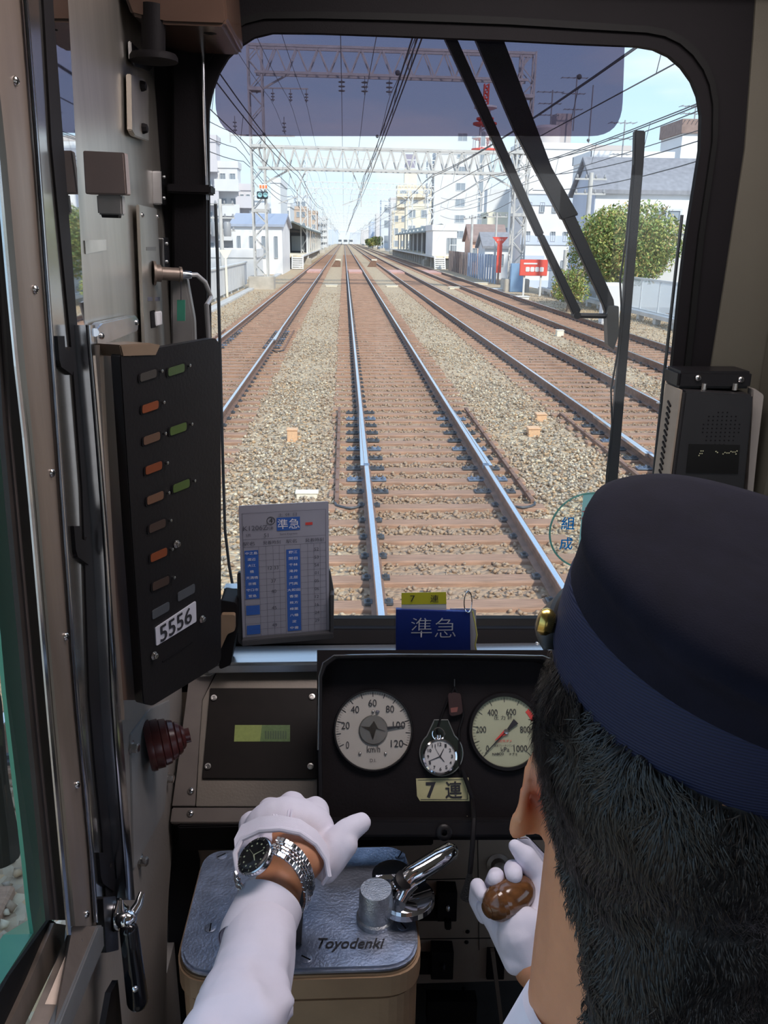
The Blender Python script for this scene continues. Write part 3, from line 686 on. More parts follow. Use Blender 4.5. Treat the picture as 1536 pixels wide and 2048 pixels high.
windows(hs, [(x0+2.3, x0+3.5, z1-1.9, z1-0.8), (x0+4.95, x0+6.1, z1-1.9, z1-0.8)], 'y', 62, -1)
x0, x1, z1 = bpx(75, 1366, 1430, 262); tw = block('tower_building', 'slim white tower building with a brown top at the right window edge', x0, x1, 75, 80, z1, W_WHITE); MB().bx(x0-.2, x1+.2, 74.8, 80, z1-0.2, z1+0.9).build('brown_cap', R_BROWN, tw)
x0, x1, z1 = bpx(56, 1345, 1440, 372); block('apartment_building', 'beige building with balconies at the right window edge', x0, x1+4, 56, 61, z1, W_LGREY, 3, 3)
x0, x1, z1 = bpx(40, 1290, 1420, 462); block('wall_building', 'low grey block wall building right of the tree', x0, x1+3, 41, 45, z1, W_GREY)
# --- left side
for i, (xa, xb, yt) in enumerate([(300, 418, 270), (420, 462, 325), (464, 490, 372), (492, 522, 412)]):
    x0, x1, z1 = bpx(80+i*0.0, xa, xb, yt); block('apartment_building', ['tallest step of the stepped grey apartment building at the left window edge', 'second step of the grey apartment building, with a flared cornice', 'third step of the grey apartment building behind the power pole', 'lowest step of the grey apartment building behind the signal mast'][i], x0, x1, 84+i*0.5, 86.5+i*0.5, z1, W_LGREY if i % 2 else M('lilac_grey_wall', (0.66, 0.62, 0.63), 0.85, var=0.04), 4-0, 2, balcony=(0, 4), group='steps of the grey apartment building')
x0, x1, z1 = bpx(72, 458, 560, 450); block('house', 'white station house with a grey-blue metal roof behind the left mast', x0, x1, 74, 84, z1, W_WHITE, 1, 4, roof=(R_BLUE, 0.9, 'x'), wh=0.5, ww=0.25)
x0, x1, z1 = bpx(95, 548, 578, 455); block('house', 'small white annexe beside the left platform', x0, x1, 90, 96, z1, W_WHITE, 1, 2, z0=1.13)
x0, x1, z1 = bpx(110, 538, 558, 362); block('apartment_building', 'slim bright white building behind the left mast', x0, x1, 112, 125, z1, W_WHITE)
x0, x1, z1 = bpx(130, 556, 580, 412); block('apartment_building', 'white mid-rise with a tan panel right of the slim one', x0, x1, 130, 140, z1, W_WHITE, 3, 2)
x0, x1, z1 = bpx(170, 580, 612, 418); block('apartment_building', 'brownish block above the left platform canopy', x0, x1, 170, 182, z1, W_TAN, 4, 3)
x0, x1, z1 = bpx(210, 606, 632, 424); block('apartment_building', 'tan block farther along the left side', x0, x1, 215, 225, z1, W_TAN, 4, 2)
x0, x1, z1 = bpx(260, 625, 652, 436); block('apartment_building', 'pale block with open storeys along the left side', x0, x1, 265, 280, z1, W_LGREY, 5, 2, balcony=(0, 5))
x0, x1, z1 = bpx(64, 415, 510, 512); block('shop_building', 'low white flat-roofed shop below the left mast', x0-3, x1, 64, 70, z1, W_WHITE, 0, 0)
for k, (xx, yy, w, d, h, mt, rf) in enumerate([(-24, 30, 9, 8, 5.5, W_WHITE, R_SLATE), (-20, 46, 8, 8, 5.0, W_CREAM, R_BROWN), (-34, 44, 10, 9, 9, W_LGREY, None), (-22, 64, 8, 9, 6.0, W_GREY, R_SLATE), (-36, 64, 11, 12, 12, W_WHITE, None), (-50, 50, 12, 12, 8, W_TAN, R_BROWN), (-52, 84, 14, 12, 14, W_BEIGE, None)]):
    block('neighbourhood_building', ['white house with slate roof far left beyond the panel fence', 'cream house with brown roof left beyond the panel fence', 'light grey flat block behind the cream house', 'grey house with slate roof left of the station house', 'tall white flat block left of the station house', 'tan house with brown roof in the back row on the left', 'tall beige block farthest left'][k], xx-w/2, xx+w/2, yy, yy+d, h, mt, 2 if h < 8 else 4, 3, roof=(rf, 1.5, 'x') if rf else None, side=(1, 2 if h < 8 else 4, 2), group='buildings left beyond the fence')
# hazy town running to the horizon
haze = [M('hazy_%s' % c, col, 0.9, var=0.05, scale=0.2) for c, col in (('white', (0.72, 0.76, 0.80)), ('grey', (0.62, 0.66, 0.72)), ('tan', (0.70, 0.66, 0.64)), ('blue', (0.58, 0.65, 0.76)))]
rng = random.Random(11)
spots = ['left', 'right']
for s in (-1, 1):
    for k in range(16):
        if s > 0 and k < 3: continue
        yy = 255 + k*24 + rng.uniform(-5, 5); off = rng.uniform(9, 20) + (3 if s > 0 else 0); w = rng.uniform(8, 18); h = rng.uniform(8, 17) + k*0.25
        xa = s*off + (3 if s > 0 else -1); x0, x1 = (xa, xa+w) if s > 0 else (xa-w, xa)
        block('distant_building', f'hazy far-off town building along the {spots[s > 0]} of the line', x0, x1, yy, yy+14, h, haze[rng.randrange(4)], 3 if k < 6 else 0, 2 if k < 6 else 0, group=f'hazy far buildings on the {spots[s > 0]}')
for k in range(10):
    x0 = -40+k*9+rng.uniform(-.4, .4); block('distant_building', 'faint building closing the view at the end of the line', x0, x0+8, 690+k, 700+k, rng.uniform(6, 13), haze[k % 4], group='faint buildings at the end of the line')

# ------------------------------------------------------------------ radio tower
t = thing('radio_tower', 'red and white steel radio tower with round platforms beyond the grey apartments', 'tower', tuple(onY(965, 330, 330)[:2]) + (0,))
red = M('signal_red', (0.80, 0.10, 0.07), 0.6, var=0.06)
c = onY(966, 330, 330); zt = onY(969, 168, 330).z; z_b = onY(965, 330, 330).z
mb = MB(); lattice(mb, (c.x, 330, -1), (c.x, 330, onY(966, 300, 330).z), 3.6, 3.6, 20, 0.5, zig=0.3); mb.build('lower_lattice', paint_white, t)
mb = MB(); lattice(mb, (c.x, 330, onY(966, 300, 330).z), (c.x, 330, onY(966, 222, 330).z), 3.0, 3.0, 10, 0.45, zig=0.3); mb.build('upper_lattice', paint_white, t)
mb = MB(); lattice(mb, (c.x, 330, onY(966, 222, 330).z), (c.x, 330, zt), 1.6, 1.6, 10, 0.35, zig=0.3); mb.build('top_mast', red, t)
for py, r, mt in ((302, 4.6, red), (278, 4.6, paint_white), (250, 4.4, red), (240, 3.2, red), (217, 4.2, paint_white)):
    z = onY(966, py, 330).z; MB().lathe((c.x, 330, z-0.4), (0, 0, 1), [(r*0.7, 0), (r, 0.5), (r, 1.1), (r*0.7, 1.2)], 24).build('round_platform', mt, t)
for k in range(8):
    a = 2*PI*k/8; MB().bar((c.x+4*math.cos(a), 330+4*math.sin(a), onY(966, 300, 330).z), (c.x+4*math.cos(a), 330+4*math.sin(a), onY(966, 280, 330).z), 0.25).build('strut', paint_white, t)

# ------------------------------------------------------------------ tree
leaf_m = [M('leaf_yellow_green', (0.36, 0.38, 0.10), 0.7, var=0.3, scale=4), M('leaf_green', (0.20, 0.29, 0.08), 0.7, var=0.3, scale=4), M('leaf_ochre', (0.50, 0.36, 0.13), 0.7, var=0.25, scale=4)]
bark = M('bark', (0.25, 0.19, 0.14), 0.9, var=0.2, scale=8)
def tree(label, c, R, H, n, size, seed, trunk=True):
    rg = np.random.default_rng(seed); cx, cy, z0 = c
    t = thing('tree', label, 'tree', (cx, cy, z0))
    mb = MB(); mb.tube([(cx, cy, z0), (cx+.05, cy, z0+H*0.25), (cx-.05, cy, z0+H*0.5)], [0.16, 0.12, 0.07], 8)
    for k in range(9):
        a = k*0.7; mb.tube([(cx, cy, z0+H*(0.2+0.03*k)), (cx+R*0.5*math.cos(a), cy+R*0.5*math.sin(a), z0+H*(0.45+0.03*k)), (cx+R*0.8*math.cos(a), cy+R*0.8*math.sin(a), z0+H*(0.55+0.04*k))], [0.06, 0.04, 0.015], 5)
    mb.build('trunk', bark, t, smooth=True)
    lobes = [(np.clip(rg.normal(size=3), -1.2, 1.2)*np.array([R*0.46, R*0.46, H*0.13]), rg.uniform(0.38, 0.56)*R) for _ in range(34)]
    for mi, frac in ((0, .45), (1, .40), (2, .15)):
        k = int(n*frac); li = rg.integers(0, len(lobes), k); cc = np.array([lobes[i][0] for i in li]); rr = np.array([lobes[i][1] for i in li])
        d = rg.normal(size=(k, 3)); d /= np.linalg.norm(d, axis=1)[:, None]; p = cc + d*(rr*rg.uniform(0.72, 1.08, k))[:, None]
        p[:, 2] = p[:, 2]*0.95 + z0 + H*0.56; p[:, 0] += cx; p[:, 1] += cy
        u = rg.normal(size=(k, 3)); u /= np.linalg.norm(u, axis=1)[:, None]; w = np.cross(u, rg.normal(size=(k, 3))); w /= np.linalg.norm(w, axis=1)[:, None]
        s = size*rg.uniform(0.6, 1.3, k)[:, None]
        v = np.stack([p-u*s, p+w*s*0.45, p+u*s, p-w*s*0.45], 1).reshape(-1, 3) - np.array(c)
        o = raw_mesh('foliage', v, np.arange(4*k), 4, leaf_m[mi]); o.parent = t; o['kind'] = 'stuff'
    return t
pc = onY(1248, 490, 38)
tree('rounded leafy tree turning yellow-green behind the wire fence', (pc.x, 38, gz-0.1), 2.25, 5.2, 34000, 0.085, 5)
tree('small green bush tree beside the white trackside cabinet', (onY(1175, 560, 34).x, 36.5, gz-0.1), 0.8, 2.2, 4000, 0.06, 6)
for k in range(7): tree('distant green tree beside the far tracks', (-10-k % 2*2 if k < 3 else 10.8+k % 2, 232+k*24, -0.5), 1.7, 4.5+k % 2, 1200, 0.35, 20+k) and None
for o in bpy.data.objects:
    if o.get('label') == 'distant green tree beside the far tracks': o['group'] = 'distant trees beside the line'

# ------------------------------------------------------------------ fences, kerbs, signs
fence_w = M('white_fence_panel', (0.70, 0.69, 0.68), 0.6, var=0.06, scale=1.5)
t = thing('panel_fence', 'white sheet panel fence left of the tracks below the mast', 'fence', (-6.1, 20, gz))
for k in range(40):
    y = 14+k*1.0; MB().bx(-6.13, -6.08, y+0.02, y+0.97, gz+0.18, 1.25).build('panel', fence_w, t)
    if k % 3 == 0: MB().bx(-6.2, -6.13, y-0.03, y+0.03, gz-0.1, 1.3).build('post', steelp_m, t)
MB().bx(-6.2, -6.02, 14, 54, 1.25, 1.33).build('top_rail', steelp_m, t)
k_ = MB().bx(-5.75, -5.35, 4, 86, gz-0.1, gz+0.10).build('cable_trough', conc_m, label='long concrete cable trough along the left edge of the ballast', cat='trough', bevel=0.02)
t = thing('corrugated_fence', 'tall corrugated fence, brown then blue-grey, right of the tracks before the platform', 'fence', (10.9, 62, gz))
brn = M('brown_sheet', (0.27, 0.21, 0.19), 0.7, var=0.1); bls = M('blue_grey_sheet', (0.38, 0.46, 0.60), 0.6, var=0.12, scale=1)
for k in range(26):
    y = 60+k*1.15; mb = MB(); xx = 10.85-0.0*k
    mb.prism([(xx, y, gz), (xx, y+0.5, gz), (xx+0.12, y+0.6, gz), (xx+0.12, y+1.1, gz), (xx+0.16, y+1.1, gz), (xx+0.16, y+0.56, gz), (xx+0.04, y+0.46, gz), (xx+0.04, y, gz)], (0, 0, 1.95)); mb.build('sheet', brn if (k > 13 or k == 0) else bls, t)
# blue clad mast foot and little cabinets near the right mast
MB().bx(10.0, 10.85, 51.1, 51.4, gz, 1.45).build('blue_mast_guard', M('blue_plate', (0.25, 0.40, 0.60), 0.5, var=0.08, scale=2), label='blue sheet guard around the foot of the right mast', cat='guard', bevel=0.02)
t = MB().bx(12.7, 13.9, 46.0, 46.6, gz-0.1, 2.25).build('cabinet', W_WHITE, label='tall white trackside cabinet under the red billboard', cat='cabinet', bevel=0.03)
MB().bx(12.85, 13.75, 45.96, 46.0, 0.2, 2.0).build('door', W_CREAM, t)
p = onY(1212, 620, 31); t = MB().bx(onY(1208, 600, 31).x, onY(1242, 600, 31).x, 31, 31.5, gz-0.1, onY(1240, 566, 31).z).build('cabinet', W_WHITE, label='wide white equipment cabinet below the tree', cat='cabinet', bevel=0.03)
MB().bx(onY(1212, 600, 31).x, onY(1238, 600, 31).x, 30.96, 31, 0.1, onY(1240, 566, 31).z-0.1).build('door', W_LGREY, t)
# red triangular stop sign and its strip
p = onY(1000, 490, 60); t = thing('stop_sign', 'red inverted triangle stop sign on a red post behind the fence', 'sign', (p.x, 60, 0))
z_t, z_m = onY(1000, 474, 60).z, onY(1000, 492, 60).z
MB().prism([(p.x-0.55, 60, z_t), (p.x+0.55, 60, z_t), (p.x+0.04, 60, z_m), (p.x-0.04, 60, z_m)], (0, 0.08, 0)).build('triangle', red, t)
MB().bx(p.x-0.17, p.x+0.17, 60.02, 60.1, 0.6, z_m+0.1).build('red_strip', red, t)
text('止まれ', (p.x, 59.99, z_t-0.18), (1, 0, 0), (0, 0, 1), 0.14, paint_white, t)
# red billboard
pa, pb = onY(1041, 519, 47), onY(1094, 552, 47)
t = thing('billboard', 'red billboard with four white characters beside the right mast', 'billboard', ((pa.x+pb.x)/2, 47, pb.z))
MB().bx(pa.x, pb.x, 47, 47.12, pb.z, pa.z).build('board', red, t, bevel=0.02)
for k in range(4):
    xx = pa.x+(pb.x-pa.x)*(0.28+0.17*k); MB().prism(rounded([(xx-.11, 46.98, pb.z+0.22), (xx+.11, 46.98, pb.z+0.22), (xx+.11, 46.98, pb.z+0.47), (xx-.11, 46.98, pb.z+0.47)], 0.06), (0, 0.02, 0)).build('white_character', paint_white, t)
MB().bx(pa.x+0.2, pa.x+0.95, 46.98, 47, pa.z-0.25, pa.z-0.17).build('white_wordline', paint_white, t)
for xx in (pa.x+0.3, pb.x-0.3): MB().bx(xx-.05, xx+.05, 47.12, 47.2, gz-.1, pa.z).build('post', steelp_m, t)
pa, pb = onY(1048, 511, 57.7), onY(1088, 519, 57.7); MB().bx(pa.x, pb.x, 57.7, 57.8, pb.z, pa.z).build('shop_sign', W_BLUE, blue)
# wire fence with blue sheet on the right and its concrete kerb on stubs
t = thing('wire_fence', 'grey wire fence on a concrete kerb right of the outermost track', 'fence', (12.0, 22, gz))
mesh_m = glass_mat('fence_mesh', (0.78, 0.82, 0.86), 0.0, dust=0.30)
for k in range(16):
    y = 18+k*2.0; MB().bx(12.0, 12.06, y-0.03, y+0.03, gz, 1.35).build('post', steelp_m, t)
    MB().bx(12.02, 12.03, y+0.05, y+1.95, 0.15, 1.28).build('mesh_panel', mesh_m, t)
MB().bx(11.99, 12.07, 18, 50, 1.28, 1.35).bx(11.99, 12.07, 18, 50, 0.10, 0.15).build('top_rail', steelp_m, t)
MB().bx(11.45, 11.75, 14, 50, 0.02, 0.16).build('kerb_beam', conc_m, t)
for k in range(20): MB().bx(11.5, 11.7, 14.5+k*1.8, 14.8+k*1.8, gz, 0.02).build('kerb_stub', conc_m, t)
bm_ = M('blue_sheet', (0.10, 0.22, 0.52), 0.5, var=0.15, scale=1)
MB().bx(12.7, 12.8, 23.5, 29.0, gz, 1.15).build('blue_sheet', bm_, label='blue tarpaulin sheet behind the wire fence', cat='sheet', bevel=0.02)
MB().bx(12.75, 19, 29.0, 29.6, gz, 1.4).build('blue_truck_bed', M('blue_panel', (0.14, 0.25, 0.45), 0.5, var=0.1), label='dark blue panel standing behind the wire fence under the tree', cat='panel', bevel=0.03)
# power poles
def pole(px, pyb, pyt, Y, r, label, bars=2, mt=None):
    a = onY(px, pyb, Y); z = onY(px, pyt, Y).z
    t = thing('power_pole', label, 'pole', (a.x, Y, gz-0.5)); MB().tube([(a.x, Y, gz-0.6), (a.x, Y, z)], [r, r*0.75], 10).build('shaft', mt or conc_m, t, smooth=True)
    for k in range(bars):
        zz = z-0.3-k*0.7; MB().bar((a.x-0.8, Y, zz), (a.x+0.8, Y, zz), 0.08).build('cross_arm', steel_m, t)
        for dx in (-0.7, -0.25, 0.25, 0.7): MB().lathe((a.x+dx, Y, zz), (0, 0, 1), [(0.04, 0), (0.07, 0.1), (0.04, 0.22)], 8).build('pin_insulator', insul_m, t)
    return t
pole(1165, 560, 345, 44, 0.15, 'power pole with wires in front of the blue-white house', 2)
pole(1127, 560, 500, 43, 0.13, 'short white pole below the wiper arms', 0)
pole(1103, 520, 408, 60, 0.12, 'thin pole in front of the blue-banded building', 1)
pole(942, 505, 430, 78, 0.14, 'grey pole behind the corrugated fence', 1)
pole(990, 505, 425, 66, 0.10, 'thin pole left of the right mast', 1)
pp = pole(446, 540, 398, 50, 0.14, 'concrete power pole with transformers at the left window edge', 3)
for dz, dx in ((2.0, .35), (2.0, -.35)):
    q = origin(pp); zz = onY(446, 398, 50).z-dz; MB().lathe((q.x+dx, 50, zz), (0, 0, 1), [(0.2, 0), (0.22, 0.1), (0.22, 0.7), (0.15, 0.8)], 14).build('transformer', insul_m, pp, smooth=True)
# signal on the left mast, with its orange sign above
t = thing('railway_signal', 'dark two-lamp signal head mounted on the left mast', 'signal', tuple(onY(525, 398, 51.4)))
pa, pb = onY(514, 383, 51.4), onY(536, 398, 51.4)
MB().bx(pa.x, pb.x, 51.2, 51.5, pb.z, pa.z).build('housing', M('signal_black', (0.03, 0.04, 0.05), 0.5), t, bevel=0.03)
for px in (520, 531): q = onY(px, 390, 51.2); MB().lathe((q.x, 51.2, q.z), (0, -1, 0), [(0.13, 0), (0.13, 0.08), (0.09, 0.08), (0.09, 0.02)], 16).build('lamp', M('teal_lens', (0.35, 0.6, 0.62), 0.2), t, smooth=True)
pa, pb = onY(517, 368, 51.3), onY(534, 379, 51.3)
t = MB().bx(pa.x, pb.x, 51.3, 51.36, pb.z, pa.z).build('orange_sign', paint_white, label='small white sign with orange lettering above the signal', cat='sign')
for k in range(3): MB().bx(pa.x+0.06+k*0.16, pa.x+0.17+k*0.16, 51.28, 51.3, pb.z+0.06, pa.z-0.06).build('orange_mark', M('orange_mark', (0.9, 0.25, 0.08), 0.6), t)
# yellow arrow post by the fence
p = onY(451, 510, 44); t = thing('marker_post', 'cream arrow-topped marker post behind the left panel fence', 'marker', (p.x, 44, gz))
MB().bx(p.x-.05, p.x+.05, 43.95, 44.05, gz, p.z-.1).build('post', cream_m, t); MB().prism([(p.x-0.32, 44, p.z+0.25), (p.x+0.32, 44, p.z+0.25), (p.x+.08, 44, p.z-0.15), (p.x-.08, 44, p.z-.15)], (0, 0.05, 0)).build('arrow_plate', cream_m, t)
# orange aerial and rooftop aerials
for i, (px, py0, py1, Y) in enumerate([(1240, 352, 240, 60), (1100, 262, 180, 100), (1146, 262, 150, 112), (1176, 300, 170, 112), (1386, 262, 210, 75)]):
    a, q = onY(px, py0, Y), onY(px, py1, Y); t = thing('roof_aerial', ['television aerial on a tall pole above the white house', 'television aerial standing on the round water tank', 'television aerial on the terraced apartment roof, left one', 'tall whip aerial on the terraced apartment roof', 'television aerial on the slim tower at the right edge'][i], 'aerial', tuple(a))
    MB().tube([a, (a.x, Y, q.z)], 0.045*Y/60, 6).build('pole', insul_m, t)
    if i != 3:
        for k in range(3):
            zz = q.z-(q.z-a.z)*(0.05+0.28*k); w = Y/60*(1.0-0.15*k); MB().bar((a.x-w, Y, zz), (a.x+w*0.7, Y, zz), 0.05*Y/60).build('boom', insul_m, t)
            for j in range(5): MB().bar((a.x-w+j*w*0.42, Y-0.5, zz), (a.x-w+j*w*0.42, Y+0.5, zz), 0.035*Y/60).build('element', insul_m, t)

# =================================================================== THE CAB
YF = 1.28                     # inner face of the front wall
XL = -0.26                    # inner face of the left wall
ZFL = 1.10                    # cab floor
char_m = M('charcoal_paint', (0.008, 0.007, 0.008), 0.65, spec=0.12, var=0.08, scale=12, bump=0.05, bscale=400)
rubber_m = M('black_rubber', (0.006, 0.006, 0.006), 0.6, spec=0.15, var=0.1, scale=30)
beige_m = M('beige_lining', (0.075, 0.068, 0.050), 0.75, var=0.05, scale=8, bump=0.12, bscale=700)
steel2 = M('brushed_stainless', (0.56, 0.525, 0.47), 0.32, 0.85, var=0.10, scale=6, stretch=(8, 8, 0.7), bump=0.04, bscale=300)
steelb = M('brown_anodised_frame', (0.25, 0.20, 0.165), 0.42, 0.55, var=0.10, scale=10, stretch=(8, 8, 0.8))
chrome = M('chrome', (0.80, 0.81, 0.84), 0.08, 1.0, var=0.04, scale=20)
chromer = M('worn_chrome', (0.62, 0.64, 0.68), 0.20, 1.0, var=0.10, scale=40)
screw_m = M('screw_steel', (0.60, 0.58, 0.56), 0.25, 1.0, var=0.05)
blackp = M('black_enamel', (0.010, 0.009, 0.010), 0.38, spec=0.25, var=0.15, scale=8, bump=0.03, bscale=250)
blackm = M('matt_black', (0.006, 0.005, 0.006), 0.6, spec=0.2, var=0.15, scale=20)
desk_m = M('desk_grey_steel', (0.22, 0.19, 0.16), 0.42, 0.35, var=0.08, scale=14, bump=0.04, bscale=300)
tan_m = M('tan_painted_steel', (0.30, 0.235, 0.185), 0.55, var=0.10, scale=9, bump=0.06, bscale=120)
greyw = M('grey_painted_wall', (0.29, 0.26, 0.235), 0.5, var=0.06, scale=7, bump=0.05, bscale=150)
white_print = M('white_print', (0.80, 0.80, 0.82), 0.6, var=0)
black_print = M('black_print', (0.015, 0.015, 0.02), 0.6, var=0)
blue_print = M('blue_print', (0.03, 0.11, 0.42), 0.5, var=0)
red_print = M('red_print', (0.62, 0.06, 0.05), 0.5, var=0)
grey_print = M('grey_print', (0.10, 0.10, 0.13), 0.6, var=0)

def screw(parent, p, n, r=0.0045, mt=None, name='screw', cross=True):
    n = V(n).normalized(); mb = MB().lathe(p, n, [(r, 0), (r, r*0.25), (r*0.75, r*0.55), (0.0001, r*0.7)], 16, cap=False)
    o = mb.build(name, mt or screw_m, parent, smooth=True)
    if cross:
        u = n.cross(V((0.3, 0.1, 0.9))).normalized(); w = n.cross(u); q = V(p)+n*r*0.62
        c = MB(); c.box(q, (r*0.55, r*0.12, r*0.12), (u, w, n)); c.box(q, (r*0.12, r*0.55, r*0.12), (u, w, n))
        if parent is not None and parent.parent is None: c.build('cross_slot', blackm, o)
    return o
def hexbolt(parent, p, n, r=0.008, h=0.006, mt=None):
    return MB().lathe(p, n, [(r*1.5, 0), (r*1.5, 0.0015), (r, 0.0016), (r, h), (r*0.85, h+0.001)], 6).build('hex_bolt', mt or screw_m, parent, bevel=0.0006)

# ---- shell
def ring_wall(name, inner, outer, vec, mat, **k):
    n = len(inner); inner = [V(p) for p in inner]; outer = [V(p) for p in outer]; vec = V(vec); mb = MB()
    vs = inner+outer+[p+vec for p in inner]+[p+vec for p in outer]; fs = []
    for i in range(n):
        j = (i+1) % n
        fs += [(i, j, n+j, n+i), (2*n+j, 2*n+i, 3*n+i, 3*n+j), (j, i, 2*n+i, 2*n+j), (n+i, n+j, 3*n+j, 3*n+i)]
    mb.add(vs, fs); return mb.build(name, mat, **k)
op = [onY(px, py, YF) for px, py in [(417, 262), (418, 215), (425, 180), (438, 145), (456, 115), (480, 92), (508, 74), (545, 65), (640, 66), (780, 71), (900, 76), (1010, 80), (1150, 87), (1275, 92), (1310, 98), (1340, 112), (1365, 134), (1385, 162), (1397, 192), (1403, 230),
      (1401, 300), (1390, 370), (1372, 480), (1360, 580), (1352, 660), (1335, 830), (1318, 964), (1300, 1090), (1288, 1185), (1272, 1225), (1240, 1240), (1100, 1241), (900, 1241), (680, 1240), (500, 1240), (456, 1236), (434, 1200), (428, 1120), (424, 900), (420, 600)]]
cx0 = V((0.17, YF, 2.5))
def outer_pt(p, x0, x1, z0, z1):
    d = p-cx0; t = min(((x1-cx0.x)/d.x if d.x > 0 else (x0-cx0.x)/d.x) if abs(d.x) > 1e-6 else 9e9, ((z1-cx0.z)/d.z if d.z > 0 else (z0-cx0.z)/d.z) if abs(d.z) > 1e-6 else 9e9)
    return cx0 + d*t
fr_px = [(-0.36, 2.90)]
outer = [outer_pt(p, -0.36, 0.60, 1.9, 3.12) for p in op]
ring_wall('wall_front', op, outer, (0, 0.008, 0), char_m, kind='structure')
# rubber gasket round the glass and inner shadow step
def scale_ring(pts, k): return [p + (p-cx0).normalized()*k for p in pts]
ring_wall('trim_1', [p+V((0, 0.0085, 0)) for p in scale_ring(op, 0.0)], [p+V((0, 0.0085, 0)) for p in scale_ring(op, 0.012)], (0, 0.003, 0), rubber_m, kind='structure')
ring_wall('trim_2', [p+V((0, -0.006, 0)) for p in scale_ring(op, 0.018)], [p+V((0, -0.006, 0)) for p in scale_ring(op, 0.027)], (0, 0.008, 0), rubber_m, kind='structure')
ws = glass_mat('windscreen_glass', (0.97, 0.985, 0.98), 1.0, dust=0.012)
b = MB().bx(-0.30, 0.60, YF+0.013, YF+0.018, 1.98, 3.0).build('window_1', ws, kind='structure')
# beige lining and the pillar right of the window
pts = [onY(1516, -60, YF-0.004), onY(1508, 60, YF-0.004), onY(1490, 300, YF-0.004), onY(1450, 560, YF-0.004), onY(1418, 760, YF-0.004), onY(1395, 1000, YF-0.004)]
MB().prism([*pts, V((pts[-1].x, pts[-1].y, 1.9)), V((1.1, YF-0.004, 1.9)), V((1.1, YF-0.004, 3.12))], (0, 0.104, 0)).build('wall_front', beige_m, kind='structure')
MB().bx(1.1, 2.5, YF, YF+0.1, ZFL, 3.12).build('wall_front', beige_m, kind='structure')
MB().bx(-0.36, 1.1, YF, YF+0.1, 0.9, 1.9).build('wall_front', tan_m, kind='structure')
MB().bx(-0.36, -0.27, YF, YF+0.1, 1.9, 3.12).build('wall_front', char_m, kind='structure')
MB().bx(0.70, 0.78, 1.14, YF-0.004, ZFL, 3.10).build('trim_3', M('grey_pillar', (0.11, 0.11, 0.11), 0.5), kind='structure', bevel=0.015)
MB().bx(0.655, 0.70, 1.20, YF-0.004, ZFL, 3.10).build('trim_4', beige_m, kind='structure', bevel=0.006)
MB().bx(-0.36, 2.5, -1.4, YF+0.1, 3.10, 3.16).build('ceiling', M('ceiling_grey', (0.30, 0.30, 0.30), 0.7), kind='structure')
MB().bx(-0.36, 2.5, -1.4, YF+0.1, ZFL-0.08, ZFL).build('floor', M('floor_grey', (0.10, 0.10, 0.10), 0.8, var=0.1), kind='structure')
# header box over the window
MB().bx(-0.10, 1.1, 1.22, YF, 2.985, 3.10).build('trim_5', char_m, kind='structure', bevel=0.01)
# right wall with a door window, back partition with openings
def holed(name, x, ya, yb, za, zb, h0, h1, k0, k1, mat):
    mb = MB(); x0, x1 = min(x), max(x)
    for q in ((ya, h0, za, zb), (h1, yb, za, zb), (h0, h1, za, k0), (h0, h1, k1, zb)):
        if q[1]-q[0] > 0.005 and q[3]-q[2] > 0.005: mb.bx(x0, x1, *q)
    mb.build(name, mat, kind='structure')
holed('wall_right', (2.42, 2.5), -1.4, YF, ZFL, 3.1, -0.6, 0.75, 2.0, 2.85, beige_m)
mb = MB()
for q in ((-0.36, 0.15), (1.0, 1.25), (2.1, 2.5)): mb.bx(q[0], q[1], -1.45, -1.4, ZFL, 3.1)
mb.bx(-0.36, 2.5, -1.45, -1.4, ZFL, 1.9).bx(-0.36, 2.5, -1.45, -1.4, 2.95, 3.1).build('wall_back', beige_m, kind='structure')

# ---- left wall
def poly_strip(L, R, X, th, mat, name, parent=None, bevel=0.0, n=14, Xr=None, round_=0.0, **k):
    """ribbon on the plane x=X between two down-going pixel edges, th thick into the wall"""
    def at(edge, y):
        for (a, b_) in zip(edge, edge[1:]):
            if a[1] <= y <= b_[1]: return a[0]+(b_[0]-a[0])*(y-a[1])/max(1e-6, b_[1]-a[1])
        return edge[0][0] if y < edge[0][1] else edge[-1][0]
    y0 = max(L[0][1], R[0][1]); y1 = min(L[-1][1], R[-1][1]); ys = [y0+(y1-y0)*i/n for i in range(n+1)]
    mb = MB(); m_ = 7 if round_ else 2; vs = []; fs = []
    for y in ys:
        for j in range(m_):
            u = j/(m_-1); px = at(L, y)*(1-u)+at(R, y)*u
            xx = X*(1-u)+(Xr if Xr is not None else X)*u - round_*(1-math.sin(PI*min(1, max(0, u)))**0.6 if round_ else 0)
            vs.append(onX(px, y, xx))
    k0 = len(vs); vs += [p-V((th, 0, 0)) for p in vs]
    r = len(ys)
    for i in range(r-1):
        for j in range(m_-1):
            a = i*m_+j; fs += [(a, a+1, a+m_+1, a+m_), (k0+a+1, k0+a, k0+a+m_, k0+a+m_+1)]
        fs += [(i*m_, (i+1)*m_, k0+(i+1)*m_, k0+i*m_), ((i+1)*m_-1+0, k0+(i+1)*m_-1, k0+(i+2)*m_-1, (i+2)*m_-1)]
    fs += [tuple(range(m_-1, -1, -1))+tuple(k0+j for j in range(m_)), tuple((r-1)*m_+j for j in range(m_))+tuple(k0+(r-1)*m_+j for j in range(m_-1, -1, -1))]
    mb.add(vs, fs); return mb.build(name, mat, parent, bevel=bevel, smooth=bool(round_), **k)
